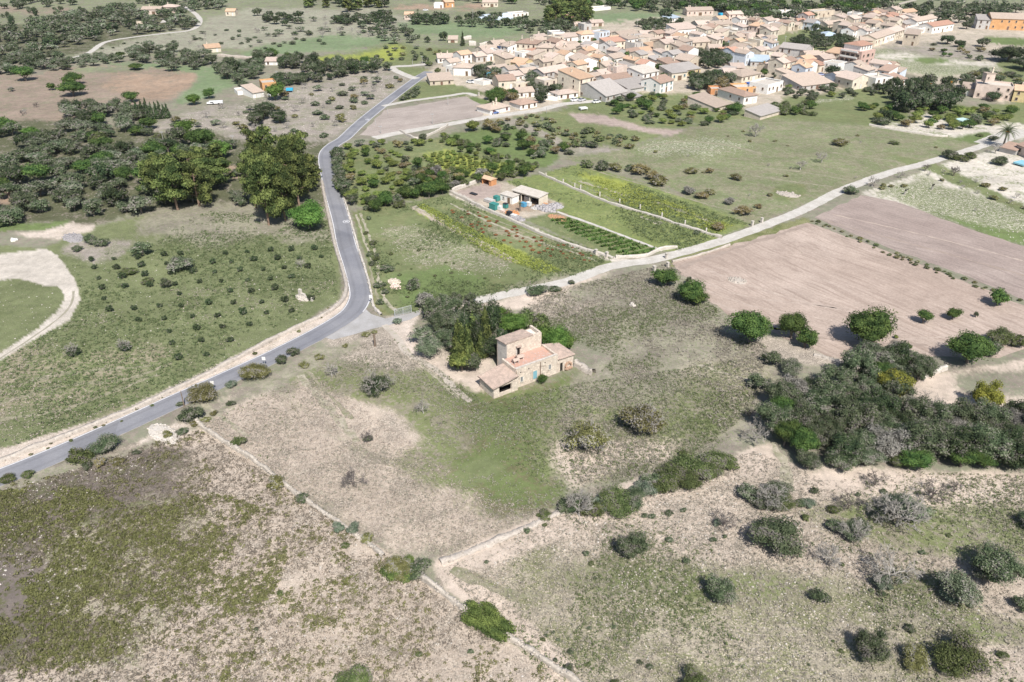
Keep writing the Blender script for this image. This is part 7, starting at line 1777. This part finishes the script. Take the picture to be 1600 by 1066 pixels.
cover("dry_weeds", "brown dead weeds of the near left field", NEARL, 24000, .5, LMG['brown'], 13, 6, .6, .43, .06)
cover("dry_weeds", "bleached dry grass of the near left field", NEARL, 16000, .42, LMG['pale'], 14, 5, .8, .47, .05, excl=[[(-600,700),(330,680),(300,760),(260,850),(180,1000),(0,1100),(-600,1500)]])
cover("dry_weeds", "grey-brown weeds of the near right field", NEARR, 22000, .42, LMG['dry'], 15, 6, .6, .49, .07)
cover("grass", "bleached grass of the near right field", NEARR, 14000, .42, LMG['pale'], 16, 5, .8)
cover("grass", "green tufts of the near right field", NEARR, 9000, .5, LMG['green'], 17, 7, .7, .54, .05)
cover("dry_weeds", "dry weeds of the middle field below the farmhouse", MIDL, 20000, .42, LMG['dry'], 18, 6, .6, .49, .06)
cover("grass", "green tufts of the middle field below the farmhouse", MIDL, 9000, .5, LMG['green'], 19, 6, .7, .52, .04)
cover("grass", "bleached grass of the middle field below the farmhouse", [[(312,664),(450,600),(500,590),(640,690),(760,780),(860,800),(700,868),(600,866),(430,746)]], 9000, .45, LMG['pale'], 24, 5, .8)
cover("dry_weeds", "brown weeds behind and right of the farmhouse", HOUSEF, 13000, .55, LMG['dry'], 20, 8, .5, .47, .06)
cover("grass", "green tufts behind and right of the farmhouse", HOUSEF, 9000, .5, LMG['green'], 27, 7, .5, .52, .07)
cover("grass", "green tufts in the young orchard field", [[(-60,560),(0,440),(150,400),(330,330),(515,345),(530,470),(300,595),(0,705),(-60,730)]], 15000, .7, LMG['green'], 21, 7, .7, .46, .06, excl=TRK)
cover("grass", "bleached grass in the young orchard field", [[(-60,560),(0,520),(150,480),(330,440),(530,440),(300,595),(0,705),(-60,730)]], 4500, .45, LMG['pale'], 25, 5, .8, .5, .06, excl=TRK)
cover("yellow_flowers", "yellow flowering weeds of the narrow strip", [[(650,322),(664,320),(800,390),(880,424),(850,428),(760,396)]], 2600, .7, LMG['yellow'], 22, 6, .7)
cover("yellow_flowers", "yellowish flowering weeds of the far green strips", [[(905,268),(1000,298),(1115,345),(1150,352),(1120,365),(1000,328),(870,285)]], 2200, .8, LMG['yellow'], 23, 5, .7, .5, .05)
cover("grass", "grass and weeds of the plots between road and farm track", [[(560,330),(700,303),(960,404),(900,432),(640,490),(600,490)],[(790,285),(900,258),(1170,350),(1060,394)]], 10000, .8, LMG['green'], 26, 6, .7, .48, .05)
# rows of vegetables in the garden plot
def crops():
    rs = np.random.RandomState(9); C = []
    for k in range(12):
        t = k / 11
        a = P(862 + 112 * t, 345 + 56 * t); b = P(892 + 130 * t, 344 + 46 * t)
        n = 34
        for i in range(n):
            if rs.rand() < .25: continue
            C.append((a[0] + (b[0] - a[0]) * i / n + rs.randn() * .15, a[1] + (b[1] - a[1]) * i / n + rs.randn() * .15))
    C = np.array(C); N = len(C); B = 8
    c = np.repeat(np.c_[C, np.full(N, .25)], B, 0) + rs.randn(N * B, 3) * [.3, .3, .1]
    u = rs.randn(N * B, 3) * .28; v = rs.randn(N * B, 3) * .2
    V = np.stack([c - u, c - v, c + u, c + v], 1).reshape(-1, 3); V[:, 2] = np.maximum(V[:, 2], .02)
    o = link("vegetable_rows", fast_mesh("vegetable_rows", V, np.arange(N * B * 4).reshape(-1, 4), rs.rand(N * B)), None, [LMG['crop']]); o["kind"] = "stuff"; o["label"] = "rows of green vegetables in the garden plot"
crops()
def stones(name, label, polys, n, size, mat, seed, thr=None):
    rs = np.random.RandomState(seed); allp = np.array([P(*q) for p in polys for q in p]); lo = allp.min(0); hi = allp.max(0)
    x = rs.uniform(lo[0], hi[0], n * 4); y = rs.uniform(lo[1], hi[1], n * 4); k = px_ok(x, y, polys)
    if thr: k &= fnoise(x, y, .08, seed, 3) > thr
    x, y = x[k][:n], y[k][:n]; k = dist_road(x, y) > 3.8; x, y = x[k], y[k]; N = len(x)
    o = join_boxes(name, np.c_[x, y, np.full(N, .05)], size * (.3 + rs.rand(N, 3) ** 2 * 1.4) * [1, .8, .5], rs.rand(N) * 6.28, [mat]); o["label"] = label
stones("field_stones", "pale stones strewn over the near fields", NEARL + NEARR, 4500, .24, M_STONE2, 31, thr=.52)
stones("field_stones", "white stones strewn over the orchard field", [[(-60,560),(0,440),(150,400),(330,330),(515,345),(530,470),(300,595),(0,705)]], 500, .25, M_STONE2, 32)
stones("field_stones", "stones of the plot between road and track", [[(592,356),(650,350),(740,388),(800,420),(790,436),(720,430),(620,405)]], 350, .22, M_STONE2, 33)
stones("field_stones", "stones strewn over the chalky field on the right", [[(1350,300),(1480,256),(1600,240),(1640,400),(1500,350)]], 600, .3, M_STONE2, 34)
stones("field_stones", "stones of the stony scrub field beside the far road", [[(250,196),(330,168),(470,140),(600,114),(645,124),(595,155),(540,198),(510,215),(440,208),(350,205)]], 900, .4, M_STONE2, 35)

# ------------------------------------------------------------------ haze
def haze():
    m = MB(); m.box(-2600, -400, -1.0, 2600, 5200, 96.0); t = NT("thin_country_haze"); pv = t.n("ShaderNodeVolumePrincipled")
    pv.inputs["Color"].default_value = (.86,.90,.97,1); pv.inputs["Density"].default_value = HAZE_DENSITY; pv.inputs["Anisotropy"].default_value = .3
    t.l(pv.outputs[0], t.out.inputs["Volume"]); o = m.build("haze", t.mat); o["kind"] = "stuff"
HAZE_DENSITY = 0.00005
if HAZE_DENSITY > 0: haze()

# ------------------------------------------------------------------ labels: what each thing is and what it stands beside
MARKS = [("the stone farmhouse",830,570),("the road bend",560,455),("the junction",600,500),("the mesh gate",630,490),("the near road verge",290,640),("the lower left road",60,735),("the loop track",110,460),("the masonry stub",472,464),("the loop track's gravel yard",40,410),
 ("the straight road",530,310),("the hidden road crest",515,228),("the white trailer",338,163),("the orange block house",422,142),("the conifer row",240,180),("the ochre field",250,135),("the brown left field",60,160),("the orange-roofed field house",334,82),("the pink country house",250,22),("the hill track",200,60),
 ("the hill wood's left end",30,70),("the hill wood's middle",130,45),("the far grey field",430,50),("the lone pink house",640,31),("the green far field",720,42),("the far junction",650,122),("the harrowed village field",670,180),("the white entrance house",722,118),("the lane houses",800,175),("the tall hipped house",822,86),
 ("the grey warehouse",960,158),("the white gabled house",918,114),("the pine clump",885,28),("the coral house",1054,74),("the dark barn",1042,60),("the walled village garden",1112,98),("the modern white building",1072,57),("the pink rose-eaved house",1148,115),("the low stone barn",1128,172),("the brown hipped roof house",1172,163),
 ("the big grey house",1236,95),("the apartment block",1340,108),("the blue-grey hall",1298,60),("the white flat-roofed house",1232,27),("the blank beige house",1420,70),("the orange hall",1575,48),("the white villa",1472,50),("the garden conifers",1425,165),("the long pale house",1550,155),("the date palm",1567,230),
 ("the terrace garden",1430,195),("the white bare bush",1180,214),("the grassy mound",1231,304),("the open shed",820,305),("the brick shelter",753,287),("the yellow vineyard",740,258),("the vegetable rows",930,370),("the strip wall",980,322),("the farm track corner",1000,404),("the weedy stone heap",1152,439),("the chalky field",1440,300),
 ("the ploughed field",1350,450),("the far ploughed field",1450,370),("the carob row",1350,545),("the yellow-green pine",1388,620),("the grove",1300,690),("the ashen trees",1470,680),("the grove's right end",1580,700),("the rubble wall",780,842),("the wall gap",680,885),("the upper field wall",420,740),("the lower field wall",770,985),
 ("the two half-leafed figs",955,690),("the big round bush",1205,850),("the bottom right bushes",1470,1040),("the white bare fig",1388,900),("the bare fig row",1400,815),("the green olive",990,870),("the near left shrublets",150,900),("the left thicket",120,300),("the roadside pines",430,320),("the pine group",290,310),("the lower orchard edge",300,540),("the garden wall",655,212),("the scrub slope",900,205),
 ("the village orchard",1020,175),("the palm lane",1590,210),("the upper frame trees",1000,4),("the far wood",1330,14),("the bright round tree",484,350),("the near bottom field",560,1040)]
ORD = ["first","second","third","fourth","fifth","sixth","seventh","eighth","ninth","tenth","eleventh","twelfth","thirteenth","fourteenth","fifteenth","sixteenth","seventeenth","eighteenth","nineteenth","twentieth"]
def finish_labels():
    used = set(); buckets = {}
    for o, look, px, py, exact in THINGS:
        if exact: o["label"] = look; used.add(look); continue
        yw = 2.0 if py > 200 else 3.5
        best = min(MARKS, key=lambda m: math.hypot(px - m[1], (py - m[2]) * yw))
        dx, dy = px - best[1], (py - best[2]) * yw
        rel = ("right of " if dx > 0 else "left of ") if abs(dx) > abs(dy) else ("in front of " if dy > 0 else "behind ")
        buckets.setdefault((look, rel + best[0]), []).append((px, py, o))
    for (look, where), L in buckets.items():
        if len(L) == 1: L[0][2]["label"] = f"{look} {where}"; continue
        L.sort(key=lambda t: t[0])
        if len(L) <= 6:
            for i, (x, y, o) in enumerate(L): o["label"] = f"{look} {where}, {ORD[i] if i < len(L) - 1 or len(L) > 2 else 'second'} from the left"
            continue
        # several rows: split by depth, then count from the left within each row
        L.sort(key=lambda t: -t[1]); rows = max(2, (len(L) + 5) // 6); per = math.ceil(len(L) / rows)
        names = {2: ["nearer row", "farther row"], 3: ["nearest row", "middle row", "farthest row"]}.get(rows, [ORD[i] + " row back" for i in range(rows)])
        for r_ in range(rows):
            sub = sorted(L[r_ * per:(r_ + 1) * per], key=lambda t: t[0])
            for i, (x, y, o) in enumerate(sub): o["label"] = f"{look} {where}, {names[r_]}, {ORD[i]} from left"
finish_labels()
for o, *_ in THINGS:
    if len(o["label"].split()) > 16: o["label"] = o["label"].replace(" the ", " ")
    if len(o["label"].split()) > 16: o["label"] = o["label"].replace(" of ", " by ", 1).replace(" row back", " row")
